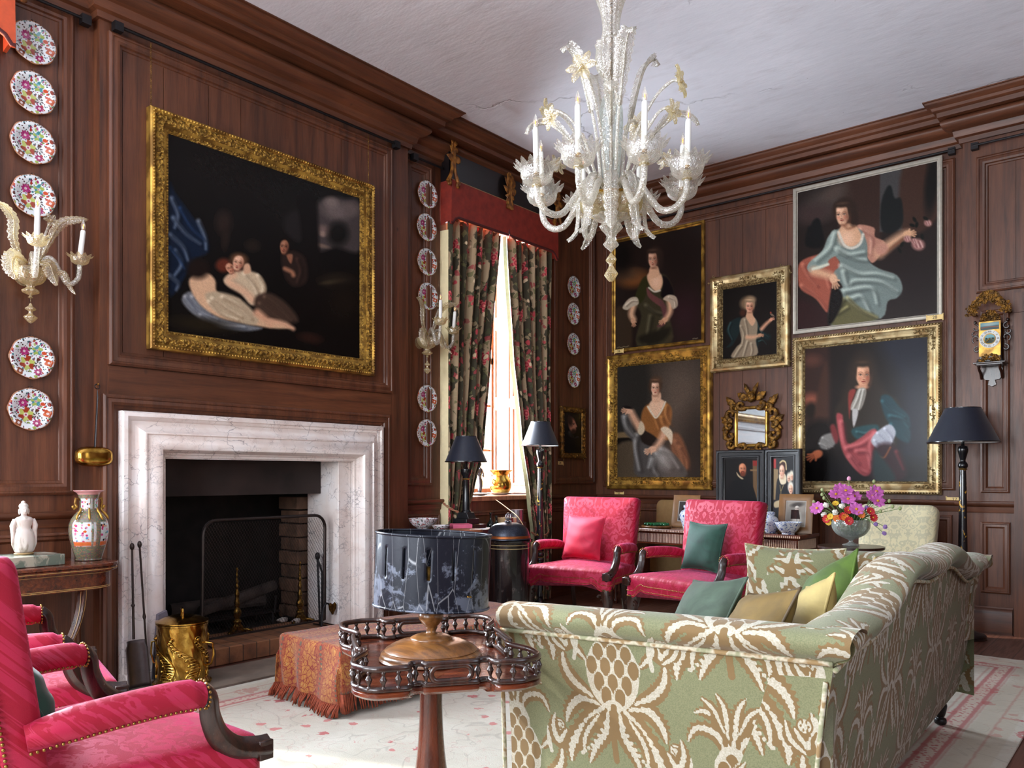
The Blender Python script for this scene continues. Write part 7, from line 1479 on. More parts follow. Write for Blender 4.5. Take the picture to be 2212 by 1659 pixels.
def ztop(y):
    q = (y - Y0) / (Y1 - Y0); k = abs(q - .47) / .47; return .832 + .01 * q + .115 * max(0, math.cos(min(1, k) * PI / 2)) ** 1.5 + .022 * math.cos(q * 6 * PI) * min(1, 6 * min(q, 1 - q))
def fb(u):
    y = Y0 + .012 + (Y1 - Y0 - .024) * u; zt = ztop(y)
    return [(4.01, y, .17), (4.05, y, .36), (4.09, y, zt - .12), (4.105, y, zt - .085), (4.145, y, zt - .06), (4.155, y, zt - .025), (4.12, y, zt), (4.05, y, zt + .004), (3.99, y, zt - .03), (3.96, y, zt - .09), (3.90, y, .55), (3.86, y, .44)]
section_loft('backrest', so, fb, 300, None, 230, lambda p, s, u: (p.y * 1.0 - .1, s), caps=(0, 300))
def fa(u, s=1):
    zt = .838 - .03 * u; xf = 3.09; X = lambda z: (4.016 + .155 * (z - .17) + (.04 if z > zt - .07 else 0)) * (1 - u) + xf * u; yo = Y0 if s > 0 else Y1; fl = .02 * u * u; Q = lambda d, z: (X(z), yo + s * (d - fl * (z > .5)), z)
    return [(X(.17), yo + s * .035, .17), (X(.4), yo + s * .028, .4), Q(.012, zt - .12), Q(.005, zt - .08), Q(-.022, zt - .055), Q(-.03, zt - .025), Q(-.005, zt - .002), Q(.06, zt + .004), Q(.12, zt - .02), Q(.145, zt - .08), Q(.15, .56), Q(.15, .44)]
section_loft('arm', so, lambda u: fa(u, 1), 190, None, 230, lambda p, s, u: (p.x * -1.0 + .42, s), caps=(0, 190))
section_loft('arm', so, lambda u: fa(u, -1), 140, None, 170, lambda p, s, u: (p.x * 1.0, s), caps=(0, 140))
m = M(); P = catmull([(3.13, 2.12, .44), (3.13, 4.28, .44)], 4); 
m.box(3.12, 2.06, .17, 4.0, 4.36, .33); o = put(m, 'seat_base', SOFA, so, True, bevel=.01); pat(o, [v.co.y * .7 for v in o.data.vertices], [v.co.z for v in o.data.vertices])
for k in range(3):
    a = 2.145 + k * .72; m = M(); out = rrect2(.80, .80, .70, .04); out = [(x, y) for x, y in out]; loft(m, out, [(.97, .335), (1, .35), (1, .43), (.97, .455), (.8, .468), (.4, .478), (.1, .48)]); m.xf(Matrix.Translation((3.49, a + .35, 0))); o = put(m, 'seat_cushion', SOFA, so, True, smooth=60); pat(o, [v.co.x for v in o.data.vertices], [v.co.y for v in o.data.vertices])
m = M(); m.tube([(4.11, y, ztop(y) - .092) for y in [Y0 + .01 + (Y1 - Y0 - .02) * i / 120 for i in range(121)]], .007, 8); put(m, 'back_piping', PIPE, so, True, smooth=180)
for s in (1, -1):
    yo = Y0 if s > 0 else Y1; m = M(); pts = [Vector(fa(i / 40, s)[3]) + Vector((0, -s * .006, 0)) for i in range(41)]; pts += [Vector((3.088, pts[-1].y + s * .004, z)) + Vector((0, s * .022 * (1 - (z - .17) / .5), 0)) for z in [pts[-1].z - .02 - (pts[-1].z - .2) * i / 12 for i in range(13)]]
    m.tube(pts, .007, 8); m.tube([Vector((4.088, yo + s * .006, .71)), Vector((4.055, yo + s * .018, .4)), Vector((4.02, yo + s * .03, .18))], .006, 8); put(m, 'arm_piping', PIPE, so, True, smooth=180)
for (x, y) in ((3.95, 4.33), (3.95, 2.08), (3.17, 2.10), (3.17, 4.30)):
    m = M(); m.lathe(lathe_curve([(.024, .17), (.034, .16), (.036, .13), (.024, .11), (.03, .09), (.022, .05), (.016, .035), (.024, .03), (.028, .018), (.024, .004), (.001, .0)], 3), 20, (x, y, .0135)); put(m, 'turned_leg', EBONY, so, True, smooth=60)
_f = Vector((4.1, 4.4, 0)); so.rotation_euler.z = R(2.); so.location = _f + Matrix.Rotation(R(2.), 3, 'Z') @ (so.location - _f)
# cushions along the sofa -----------------------------------------------------------------
SZ = .484
TEAL = velvet('grey_green_velvet', (62, 76, 62), .3); OCH = velvet('old_gold_silk', (104, 82, 38), .1, .14); STRAW = velvet('straw_silk', (166, 146, 90), .1, .1); MOSS = velvet('moss_green_velvet', (62, 84, 14), .3); OYS = velvet('oyster_silk', (178, 154, 120), .1, .08)
for (nm, w, h, th, mt, loc, lean, rz, roll, pm, cr) in [('grey-green velvet cushion leaning inside the near arm of the sofa', .42, .34, .14, TEAL, (3.33, 2.84), 30, 140, 10, None, 0), ('old gold silk cushion with dark seam, in front on the sofa', .46, .34, .15, OCH, (3.64, 2.58), 28, 128, 12, plain('dark_gold_cord', (74, 56, 28), .6), .05), ('straw silk cushion upright between the gold and moss green cushions', .36, .33, .13, STRAW, (3.77, 2.88), 16, 120, 16, None, .02), ('bright moss green velvet cushion resting against the sofa back', .40, .34, .15, MOSS, (3.70, 3.24), 18, 130, 24, None, 0), ('straw silk cushion with a peaked corner beyond the moss green one', .32, .29, .12, STRAW, (3.77, 3.50), 14, 112, 30, None, .02), ('pale grey-green velvet cushion second from the far end of the sofa', .36, .29, .13, TEAL, (3.70, 3.74), 18, 130, 10, None, 0), ('oyster silk cushion at the far end of the sofa back', .36, .28, .13, OYS, (3.75, 3.97), 14, 125, 24, None, .03)]:
    pillow('scatter_cushion', nm, w, h, th, mt, (*loc, SZ), lean, R(rz), roll=roll, pmat=pm, crease=cr)
t = pillow('bolster_cushion', 'large cushion in the sofa fabric propped inside the far arm', .52, .37, .18, SOFA, (3.31, 4.08, SZ), 8, R(182), pmat=PIPE)
for k_ in kids(t):
    if k_.name.startswith('cover'): pat(k_, [v.co.x + .2 for v in k_.data.vertices], [v.co.z + .1 for v in k_.data.vertices])
# ---------------------------------------------------------------- rug
RX0, RX1, RY0, RY1 = .66, 4.29, -.6, 6.17
def rug_mat():
    g = G('faded_ivory_carpet'); o = g.obj(); x, y, z = g.sep(o); w = g.noise(o, 9, 3, .6, 0, out=1); v = g.vadd(o, g.vadd(w, (.05, .05, 0), 'MULTIPLY'))
    dx = g.math('MINIMUM', g.math('SUBTRACT', x, RX0), g.math('SUBTRACT', RX1, x)); dy = g.math('MINIMUM', g.math('SUBTRACT', y, RY0), g.math('SUBTRACT', RY1, y)); d = g.math('MINIMUM', dx, dy); d = g.math('ADD', d, g.math('MULTIPLY', g.math('SUBTRACT', g.noise(o, 22, 2), .5), .012))
    c = g.ramp(g.noise(o, 3, 5, .6), [(.3, rgb(190, 184, 166)), (.7, rgb(208, 204, 190))])
    # scrolling stems and small blossoms
    e = g.math('ABSOLUTE', g.math('SUBTRACT', g.noise(o, 2.6, 2, .5, 1.2), .5)); c = g.mix(g.math('MULTIPLY', g.math('SUBTRACT', 1., g.val(e, .004, .010)), .4), c, rgb(142, 136, 122))
    e2 = g.math('ABSOLUTE', g.math('SUBTRACT', g.noise(g.vadd(o, (5, 2, 0)), 4.5, 3, .5, 2.), .5)); c = g.mix(g.math('MULTIPLY', g.math('SUBTRACT', 1., g.val(e2, .003, .009)), .35), c, rgb(186, 128, 116))
    for (sc, th, rad, col, sd) in [(3.2, .42, .24, (178, 66, 66), 0), (5.5, .45, .21, (176, 64, 66), 3.3), (9., .56, .24, (190, 104, 98), 7.1)]:
        q = g.vadd(v, (sd, sd * .6, 0)); dist = g.vor(q, sc); cc = g.sep(g.vor(q, sc, 'F1', 'Color')); sp = g.noise(o, 34, 2, .6)
        mk = g.math('MULTIPLY', g.math('SUBTRACT', 1., g.val(g.math('ADD', dist, g.math('MULTIPLY', sp, .36)), rad + .13, rad + .16)), g.val(cc[0], th, th + .02)); c = g.mix(g.math('MULTIPLY', mk, .9), c, rgb(*col))
    def band(a, b): return g.math('MULTIPLY', g.val(d, a - .004, a + .004), g.math('SUBTRACT', 1., g.val(d, b - .004, b + .004)))
    orn = g.val(g.vor(o, 42, 'F1'), .3, .42)
    c = g.mix(g.math('MULTIPLY', band(.05, .22), .5), c, rgb(184, 172, 146)); rb = g.mix(g.math('MULTIPLY', orn, band(.262, .318)), rgb(178, 74, 70), rgb(206, 184, 166)); c = g.mix(g.math('MULTIPLY', band(.24, .34), .85), c, rb)
    for q in (.225, .36, .12): c = g.mix(g.math('MULTIPLY', band(q, q + .012), .6), c, rgb(176, 112, 96))
    n = g.noise(o, 180, 3); c = g.mix(g.math('MULTIPLY', g.val(g.noise(g.map(o, (1, 6, 1)), 12, 4), .5, .8), .18), c, rgb(150, 140, 124)); return g.done(c, .95, 0., g.bump(n, .4, .004), Sheen_Weight=.2)
RUG = rug_mat(); m = M(); m.box(RX0, RY0, .0005, RX1, RY1, .012); rg = m.build('carpet', RUG, bevel=.004); tag(rg, 'large faded ivory carpet with scattered red blossoms and a red border', 'rug')
FLZ = .0125
for o_ in list(COL.objects):   # what stands on the carpet stands on its pile
    if o_.parent is None and o_.name.split('.')[0] in ('armchair', 'wine_table'): o_.location.z = .021
# ---------------------------------------------------------------- ottoman and shawl
def shawl_mat():
    g = G('paisley_shawl'); st = g.att('st'); x, y, z = g.sep(st); w = g.noise(st, 16, 3, .5, 0, out=1); v = g.vadd(st, g.vadd(w, (.05, .05, 0), 'MULTIPLY'))
    band = g.math('SINE', g.math('MULTIPLY', x, 2 * PI / .19)); base = g.mix(g.val(band, -.25, .25), rgb(186, 126, 58), rgb(160, 84, 44)); base = g.mix(g.val(g.noise(st, 5, 3), .4, .7), base, rgb(160, 92, 48))
    d = g.vor(v, 34); e = g.vor(v, 34, 'DISTANCE_TO_EDGE'); c = g.mix(g.math('SUBTRACT', 1., g.val(e, .03, .07)), base, rgb(134, 40, 32)); c = g.mix(g.math('SUBTRACT', 1., g.val(d, .12, .2)), c, rgb(186, 148, 84))
    l = g.math('ABSOLUTE', g.math('SUBTRACT', g.noise(v, 26, 2, .5, 2.5), .5)); c = g.mix(g.math('MULTIPLY', g.math('SUBTRACT', 1., g.val(l, .01, .035)), .75), c, rgb(124, 28, 32)); t_ = g.math('MULTIPLY', g.val(band, .94, .96), g.val(g.math('SINE', g.math('MULTIPLY', y, 260.)), -.2, .2)); c = g.mix(t_, c, rgb(92, 84, 66))
    return g.done(c, .9, 0., g.bump(g.noise(st, 200, 2), .3, .003), Sheen_Weight=.25)
SHAWL = shawl_mat(); OX, OY, OL, OW, OH, OR = 1.40, 3.35, 1.52, .56, .335, R(-6)
ot = thing('ottoman', (OX, OY, FLZ), 'long low ottoman stool hidden beneath the paisley shawl before the fireplace', 'ottoman', OR)
m = M(); m.box(-OW / 2, -OL / 2, .14, OW / 2, OL / 2, OH - .02); m.build('padded_top', plain('ottoman_canvas', (120, 60, 44), .8), ot, bevel=.04)
for sx in (-1, 1):
    for sy in (-1, 1): m = M(); m.lathe([(.02, 0), (.026, .05), (.03, .14)], 14, (sx * (OW / 2 - .06), sy * (OL / 2 - .06), 0)); m.build('leg', DARKWOOD, ot)
sw = thing('paisley_shawl', (OX, OY, FLZ), 'orange and red paisley shawl with fringe spread over the long ottoman', 'shawl', OR)
drop = {0: .27, 1: .19, 2: .24, 3: .19}
def cloth(u, v):
    a = (u - .5) * 2; b = (v - .5) * 2; hw, hl = OW / 2 + .006, OL / 2 + .006; ex, ey = .22, .28
    X, Y = a * (hw + ex), b * (hl + ey); ox, oy = max(0, abs(X) - hw), max(0, abs(Y) - hl); r = .035; z = OH + .004 + .006 * math.sin(9 * X) * math.sin(7 * Y)
    def fold(o): return (o if o < r else r + 0 * o), (0 if o <= 0 else (-(r - math.sqrt(max(0, r * r - min(o, r) ** 2))) if o < r else -r - (o - r)))
    fx, zx = fold(ox); fy, zy = fold(oy); hang = min(zx, zy) if (ox > 0 and oy > 0) else zx + zy
    rip = .014 * min(1, max(ox, oy) / .12) * math.sin(26 * (Y if ox > oy else X) + 3 * math.sin(5 * (X + Y)))
    sx = (1 if X > 0 else -1); sy = (1 if Y > 0 else -1); px = sx * (min(abs(X), hw) + fx * .6) + (sx * (rip + .05 * max(0, ox - .03)) if ox > oy else 0); py = sy * (min(abs(Y), hl) + fy * .6) + (sy * (rip + .06 * max(0, oy - .03)) if oy >= ox and oy > 0 else 0)
    return (px, py, max(.035, z + hang))
m = M(); m.grid(cloth, 90, 150); m.st = {k: (q[0] * 1.0, q[1] * 2.1, 0) for k, q in m.st.items()}; m.build('cloth', SHAWL, sw, smooth=180, solid=.003)
FR = plain('rust_wool_fringe', (146, 70, 46), .9, 0., .35, 60); g_ = random.Random(5)
m = M()
for i in range(86):
    u = .04 + .92 * i / 85; p = Vector(cloth(u, 0.)); q = p + Vector((g_.uniform(-.015, .015), -.02 + g_.uniform(-.03, .0), -min(p.z - .006, .08)))
    if p.z < .05: q = p + Vector((g_.uniform(-.01, .01), -.05, -.024))
    m.tube([p + Vector((0, 0, .01)), p.lerp(q, .5) + Vector((g_.uniform(-.006, .006), -.008, .0)), q], [.0045, .005, .003], 5)
tag(m.build('fringe', FR, sw, smooth=180), kind='stuff')
m = M()
for i in range(150):
    v = .03 + .94 * i / 149; p = Vector(cloth(1., v)); q = p + Vector((.012 + g_.uniform(0, .02), g_.uniform(-.012, .012), -min(p.z - .006, .09))); m.tube([p, p.lerp(q, .5), q], [.0045, .005, .003], 5)
tag(m.build('side_fringe', FR, sw, smooth=180), kind='stuff')
# ---------------------------------------------------------------- tray-top table
TA = math.atan2(.363, .328) + R(7); tz = .668
tt = thing('tray_table', (3.143, 1.672, FLZ), 'mahogany tripod table with a spindle-galleried tray top in front of the sofa arm', 'table', TA)
hx, hy = .245, .345
def side(a, b, h):   # one serpentine side from corner lobe to corner lobe, along +a at distance b
    return [(-a + .07, b), (-a + .13, b - .006), (-a * .42, b - .040), (-a * .30, b - .042), (-a * .27, b - .026), (0, b - .024), (a * .27, b - .026), (a * .30, b - .042), (a * .42, b - .040), (a - .13, b - .006), (a - .07, b)]
lobe = lambda x, y, a0: [(x + .06 * math.cos(R(a0 - 22.5 * k)), y + .06 * math.sin(R(a0 - 22.5 * k))) for k in (1, 2, 3)]
S1 = [(x, y) for x, y in side(hx, hy, 0)]; S2 = [(y, -x) for x, y in side(hy, hx, 0)]; S3 = [(-x, -y) for x, y in S1]; S4 = [(-x, -y) for x, y in S2]
OUT = S1 + lobe(hx - .07, hy - .06, 90) + S2 + lobe(hx - .06, -hy + .07, 0) + S3 + lobe(-hx + .07, -hy + .06, -90) + S4 + lobe(-hx + .06, hy - .07, 180)
TO = [(p.x, p.y) for p in catmull([(x, y, 0) for x, y in OUT + OUT[:1]], 4)][:-1]
m = M(); b_ = 0; n = len(TO)
for (s, z) in [(.90, tz - .028), (.99, tz - .02), (1.015, tz - .012), (1.015, tz - .004), (1.0, tz)]: m.v += [(x * s, y * s, z) for x, y in TO]
m.f += [(k * n + i, (k + 1) * n + i, (k + 1) * n + (i + 1) % n, k * n + (i + 1) % n) for k in range(4) for i in range(n)] + [tuple(range(n)), tuple(4 * n + i for i in range(n - 1, -1, -1))]; m.mi = [0] * len(m.f)
fixnormals(m.build('tray_top', MAHOG, tt, smooth=40))
GH = .058
m = M(); m.tube([(x, y, tz + GH) for x, y in TO], .0085, 8, closed=True, flat=.8); m.build('gallery_rail', DARKWOOD, tt, smooth=60)
m = M(); m.tube([(x * .995, y * .995, tz + .006) for x, y in TO], .0075, 8, closed=True); m.build('gallery_foot_rail', DARKWOOD, tt, smooth=60)
L = 0; P_ = [Vector((x, y, 0)) for x, y in TO + TO[:1]]; tot = sum((b - a).length for a, b in zip(P_, P_[1:])); NB_ = 66; step = tot / NB_; nxt = step / 2; base = None
for a, b in zip(P_, P_[1:]):
    d = (b - a).length
    while nxt <= L + d:
        p = a.lerp(b, (nxt - L) / d); nxt += step
        if (abs(p.x) < .062 and abs(p.y) > .2) or (abs(p.y) < .062 and abs(p.x) > .15): continue
        if base is None: mm = M(); mm.lathe(lathe_curve([(.0045, 0), (.006, .006), (.0035, .012), (.0085, .024), (.0088, .028), (.004, .038), (.0065, .043), (.004, .052)], 3), 10); base = mm.build('spindle', DARKWOOD, tt, smooth=60); o = base
        else: o = base.copy(); COL.objects.link(o)
        o.location = (p.x, p.y, tz + .005)
    L += d
for (cx, cy, dx, dy) in ((0, hy - .0245, 1, 0), (0, -hy + .0245, 1, 0), (hx - .0245, 0, 0, 1), (-hx + .0245, 0, 0, 1)):
    m = M(); w_, h_ = .034, .019; pts = []
    for k in range(24):
        q = 2 * PI * k / 24; a_ = math.copysign(w_, math.cos(q)) * 0 + (w_ if math.cos(q) >= 0 else -w_) + h_ * math.cos(q); pts.append((cx + dx * a_, cy + dy * a_, tz + .032 + h_ * math.sin(q)))
    m.tube(pts, .0075, 8, closed=True); m.build('carrying_handle', DARKWOOD, tt, smooth=60)
m = M(); m.lathe(lathe_curve([(.10, tz - .028), (.10, tz - .04), (.05, tz - .05), (.038, tz - .06), (.04, tz - .07), (.034, tz - .08), (.034, .5), (.040, .40), (.052, .3), (.058, .26), (.04, .22), (.05, .2), (.05, .16), (.03, .13)], 3), 32); m.build('pillar', MAHOG_V, tt, smooth=60)
for k in range(3):
    a = 2 * PI * k / 3 + .4; c, s = math.cos(a), math.sin(a); m = M(); m.tube([(c * r, s * r, z) for r, z in [(.03, .19), (.1, .21), (.19, .15), (.25, .06), (.30, .018)]], [.026, .024, .02, .016, .018], 10); m.build('tripod_leg', MAHOG_V, tt, smooth=60)
# ---------------------------------------------------------------- tole lamp on the tray
TW = G('scratched_blue_black_tole'); _o = TW.obj(); _n = TW.noise(_o, 16, 6, .68, .3); _mask = TW.val(TW.math('ADD', _n, TW.math('MULTIPLY', TW.sep(_o)[2], -.9)), .31, .36)
_c = TW.mix(_mask, rgb(18, 22, 34), rgb(92, 98, 112)); _c = TW.mix(TW.math('MULTIPLY', TW.math('SUBTRACT', 1., TW.val(TW.vor(TW.map(_o, (1, 1, .15), rot=(.3, .5, 0)), 22, 'DISTANCE_TO_EDGE'), 0., .012)), .6), _c, rgb(170, 172, 176)); _c = TW.mix(TW.val(TW.noise(_o, 60, 3), .6, .75), _c, rgb(40, 42, 50))
TW = TW.done(_c, .34, .35, TW.bump(_n, .2, .003))
tl = thing('tole_lamp', (3.143, 1.672, FLZ + tz + .001), 'lamp with a worn oval blue-black metal shade and turned wooden stand on the tray table', 'lamp')
m = M(); m.lathe(lathe_curve([(.001, 0), (.14, 0), (.148, .008), (.146, .018), (.136, .024), (.134, .03), (.10, .048), (.064, .055), (.06, .062), (.04, .07), (.016, .074), (.015, .09), (.024, .10), (.036, .118), (.034, .135), (.02, .16), (.016, .175), (.014, .2)], 3), 44); m.build('turned_stand', WALNUT, tl, smooth=50)
sh_ = bpy.data.objects.new('_', None)
ST = Matrix.Translation((0, 0, .155)) @ Matrix.Rotation(YAW, 4, 'Z') @ Matrix.Rotation(R(2.4), 4, 'Y')
SXR, SYR, SHH = .168, .125, .212
m = M(); NA = 168; zs = [0, .002, .004] + [.01 + .19 * i / 24 for i in range(25)] + [.208, SHH]; slots = [R(-90 + d) for d in (-128, -76, -49, -25, 0, 24, 48, 80, 130)]
for z in zs:
    for i in range(NA): a = 2 * PI * i / NA; m.v.append((SXR * math.cos(a), SYR * math.sin(a), z))
for j in range(len(zs) - 1):
    for i in range(NA):
        a = 2 * PI * (i + .5) / NA
        if .085 < zs[j] and zs[j + 1] < .178 and any(abs(((a - s + PI) % (2 * PI)) - PI) < PI / NA * 1.05 for s in slots): continue
        m.f.append((j * NA + i, j * NA + (i + 1) % NA, (j + 1) * NA + (i + 1) % NA, (j + 1) * NA + i))
m.mi = [0] * len(m.f); m.xf(ST); shd = m.build('tole_shade', TW, tl, smooth=60, solid=.0022)
for z in (.0, SHH): m = M(); m.tube([(SXR * 1.008 * math.cos(a), SYR * 1.01 * math.sin(a), z) for a in [2 * PI * i / 80 for i in range(80)]], .0042, 8, closed=True); m.xf(ST); m.build('rolled_rim', TW, shd, smooth=180)
m = M(); m.tube([(0, 0, .2), (0, 0, .27)], .013, 12); m.tube([(-.16, 0, .195), (.16, 0, .195)], .003, 6); m.xf(Matrix.Identity(4)); m.build('lamp_fitting', BRASS_D, tl)
# ---------------------------------------------------------------- fluted table under the portraits
bt = thing('fluted_table', (1.62, 6.63, 0), 'long mahogany serving table with a fluted frieze beneath the portraits', 'table', R(-1))
TX0, TX1, TY0, TY1, TT = -1.0, .885, -.17, .27, .735
FLU = plain('pale_fluting', (196, 168, 150), .4); 
m = M(); m.box(TX0, TY0, TT - .03, TX1, TY1, TT); m.build('top', MAHOG, bt, bevel=.006)
m = M(); m.box(TX0 + .03, TY0 + .03, TT - .14, TX1 - .03, TY1, TT - .03); m.build('frieze', MAHOG, bt)
m = M()
for i in range(116): x = TX0 + .045 + (TX1 - TX0 - .09) * i / 115; m.tube([(x, TY0 + .029, TT - .125), (x, TY0 + .029, TT - .045)], .0045, 6)
for i in range(24): y = TY0 + .04 + (TY1 - TY0 - .06) * i / 23; m.tube([(TX1 - .029, y, TT - .125), (TX1 - .029, y, TT - .045)], .0045, 6)
for i in range(116): x = TX0 + .01 + (TX1 - TX0 - .02) * i / 115; m.box(x, TY0 - .003, TT - .024, x + .009, TY0 + .004, TT - .008)
tag(m.build('flutes', FLU, bt, smooth=60), kind='stuff')
for x in (TX0 + .08, TX1 - .08, -.05):
    for y in (TY0 + .07, TY1 - .05): m = M(); m.lathe(lathe_curve([(.022, 0), (.026, .03), (.018, .06), (.024, .3), (.03, .48), (.045, .53), (.03, .56), (.045, .575), (.045, TT - .14)], 3), 20, (x, y, 0)); m.build('leg', MAHOG_V, bt, smooth=60)
TTZ = TT + .0015
DELFT = G('blue_white_porcelain'); _o = DELFT.obj(); _l = DELFT.noise(DELFT.vadd(_o, DELFT.vadd(DELFT.noise(_o, 24, 2, .5, 0, out=1), (.03, .03, .03), 'MULTIPLY')), 30, 3, .55, 2.2)
DELFT = DELFT.done(DELFT.mix(DELFT.val(_l, .54, .58), rgb(214, 220, 228), DELFT.mix(DELFT.val(_l, .6, .66), rgb(84, 112, 176), rgb(36, 56, 130))), .12, 0., None, Coat_Weight=.5)
def jar(label, x, y, s, lid=True):
    t = thing('ginger_jar', (x, y, TTZ), label, 'jar'); m = M(); m.lathe([(a * s, b * s) for a, b in lathe_curve([(.001, 0), (.045, 0), (.05, .01), (.062, .05), (.078, .10), (.078, .125), (.06, .155), (.04, .165), (.04, .18)], 4)], 40); m.build('body', DELFT, t, smooth=180)
    if lid: m = M(); m.lathe([(a * s, b * s) for a, b in [(.044, .178), (.046, .182), (.046, .2), (.03, .208), (.001, .21)]], 32); m.build('lid', DELFT, t, smooth=60)
    else: m = M(); m.lathe([(a * s, b * s) for a, b in [(.040, .178), (.044, .186), (.038, .187)]], 32); m.build('rim', DELFT, t, smooth=60)
    return t
q = ony(1488, 1135, 6.62); jar('tall blue and white jar half hidden by the armchair with the green cushion', q.x, 6.62, 1.06)
q = ony(1664, 1148, 6.59); jar('blue and white lidded jar in the gap between armchair and tilted photograph', q.x, 6.59, .86)
q = ony(1703, 1152, 6.535); bowl('porcelain_bowl', 'blue and white porcelain bowl in front of the right-hand photograph', q.x, 6.535, TTZ, .108, .098, DELFT, .48)
q = ony(1630, 1150, 6.54); m = M()
for k, w_ in enumerate((.13, .12)): m.box(-w_ / 2 - .02, -.06, .012 * k, w_ / 2, .06, .011 + .012 * k)
o = m.build('magazine', plain('pale_paper_covers', (196, 186, 176), .6), loc=(q.x, 6.54, TTZ)); tag(o, 'thin pale booklets lying on the fluted table beside the blue and white jar', 'booklet')
# solitaire board with green marbles
q = ony(1423, 1140, 6.64); sd = thing('solitaire_board', (q.x, 6.60, TTZ), 'round wooden solitaire board on the left of the fluted table', 'board game')
m = M(); m.lathe(lathe_curve([(.001, .006), (.10, .006), (.13, .0), (.14, .008), (.138, .02), (.125, .022), (.122, .017), (.001, .017)], 3), 44); m.build('board', WALNUT, sd, smooth=60)
GM = G('green_glass'); GM = GM.done(rgb(20, 120, 70), .06, 0., None, Transmission_Weight=.4, Coat_Weight=.4); mb0 = None
for i in range(-3, 4):
    for j in range(-3, 4):
        if abs(i) > 1 and abs(j) > 1: continue
        loc = (q.x + i * .033, 6.60 + j * .033, TTZ + .0185 + .0135)
        if mb0 is None: mm = M(); mm.ell((0, 0, 0), .0138, 14, 10); mb0 = mm.build('glass_marble', GM, loc=loc, smooth=180); tag(mb0, 'green glass marble set out on the round solitaire board', 'marble', 'green marbles on the solitaire board')
        else: o = mb0.copy(); COL.objects.link(o); o.location = loc
# photograph frames
def photo(label, x, y, w, h, rz, lean, draw):
    t = thing('photograph_frame', (x, y, TTZ), label, 'photograph', rz); mx = Matrix.Rotation(R(-lean), 4, 'X'); b = .055
    m = M(); m.frame((-w / 2, 0, 0), (1, 0, 0), (0, 0, 1), (0, -1, 0), w, h, [(0, -.012), (0, .006), (.004, .008), (b - .006, .008), (b, .004), (b, 0)]); m.box(-w / 2 + .002, .001, .002, w / 2 - .002, .012, h - .002); m.xf(mx); m.build('wooden_frame', plain('oak_frame', (126, 86, 42), .4, 0, .15, 12), t)
    m = M(); m.box(-w / 2 + b - .002, -.002, b - .002, w / 2 - b + .002, -.0005, h - b + .002); m.xf(mx); m.build('mount', plain('pale_mount', (176, 168, 160), .7), t)
    p = Paint([(0, 0), (100, 0), (100, 150), (0, 150)], 44, 66, (92, 86, 84)); draw(p); m_ = b + .008
    p.canvas('print', mx @ Vector((-w / 2 + m_, -.0035, h - m_)), mx.to_3x3() @ Vector((1, 0, 0)), mx.to_3x3() @ Vector((0, 0, -1)), w - 2 * m_, h - 2 * m_, t, .25)
    m = M(); m.prism([(-.05, .0), (.05, .0), (.03, h * .6), (-.03, h * .6)], -.002, .002, 'xz'); m.xf(Matrix.Translation((0, .012 + .5 * h * .25, 0)) @ Matrix.Rotation(R(12), 4, 'X')); m.build('easel_back', DARKWOOD, t)
def d1(p): p.poly([(0, 0), (100, 0), (100, 150), (0, 150)], (64, 60, 60), 3, sm=False); p.poly([(30, 150), (34, 90), (50, 80), (84, 92), (90, 150)], (96, 90, 90), 6); p.face(56, 52, 30, 42, .1, (150, 142, 140), (84, 78, 78), (96, 84, 84)); p.ell(56, 34, 17, 9, (40, 38, 38), 0, .3)
def d2(p): p.poly([(0, 0), (100, 0), (100, 150), (0, 150)], (150, 142, 132), 3, sm=False); p.ell(24, 90, 26, 50, (118, 112, 104), 0, .5); p.ell(56, 20, 34, 14, (74, 68, 64), -10, .4); p.poly([(36, 150), (38, 80), (50, 62), (74, 66), (82, 100), (78, 150)], (190, 184, 174), 6); p.face(57, 44, 24, 34, -.2, (206, 196, 184), (128, 120, 112), (120, 106, 100)); p.folds([[(48, 80), (52, 110), (50, 145)], [(66, 80), (68, 110), (70, 145)]], 5, (214, 208, 198), (140, 132, 124))
q = ony(1472, 1135, 6.71); photo('oak-framed photograph of a man in a suit behind the blue and white jar', q.x, 6.77, .265, .305, R(3), 12, d1)
q = ony(1716, 1150, 6.64); photo('oak-framed photograph of a woman in white, tilted back behind the porcelain bowl', q.x, 6.645, .275, .335, R(9), 14, d2)
# black-framed hinged double portrait
dp = thing('double_portrait', (ony(1655, 1000, 6.84).x, 6.84, TTZ), 'hinged pair of black-framed old portraits standing on the fluted table under the mirror', 'painting')
BF = [(0, -.01), (0, .022), (.008, .03), (.02, .03), (.026, .022), (.05, .018), (.056, .024), (.066, .024), (.07, .012), (.08, .008)]
def leafp(x0, w, h, rot, paint, nm):
    mx = Matrix.Translation((x0, 0, 0)) @ Matrix.Rotation(rot, 4, 'Z'); m = M(); m.frame((0, 0, 0), (1, 0, 0), (0, 0, 1), (0, -1, 0), w, h, BF); m.xf(mx); f_ = m.build(nm, EBONY, dp, smooth=35); r3 = mx.to_3x3()
    paint.canvas('panel_painting', mx @ Vector((.077, -.009, h - .077)), r3 @ Vector((1, 0, 0)), (0, 0, -1), w - .154, h - .154, f_, .5)
p = Paint([(100, 800), (440, 800), (440, 1380), (100, 1380)], 70, 120, (18, 14, 14))
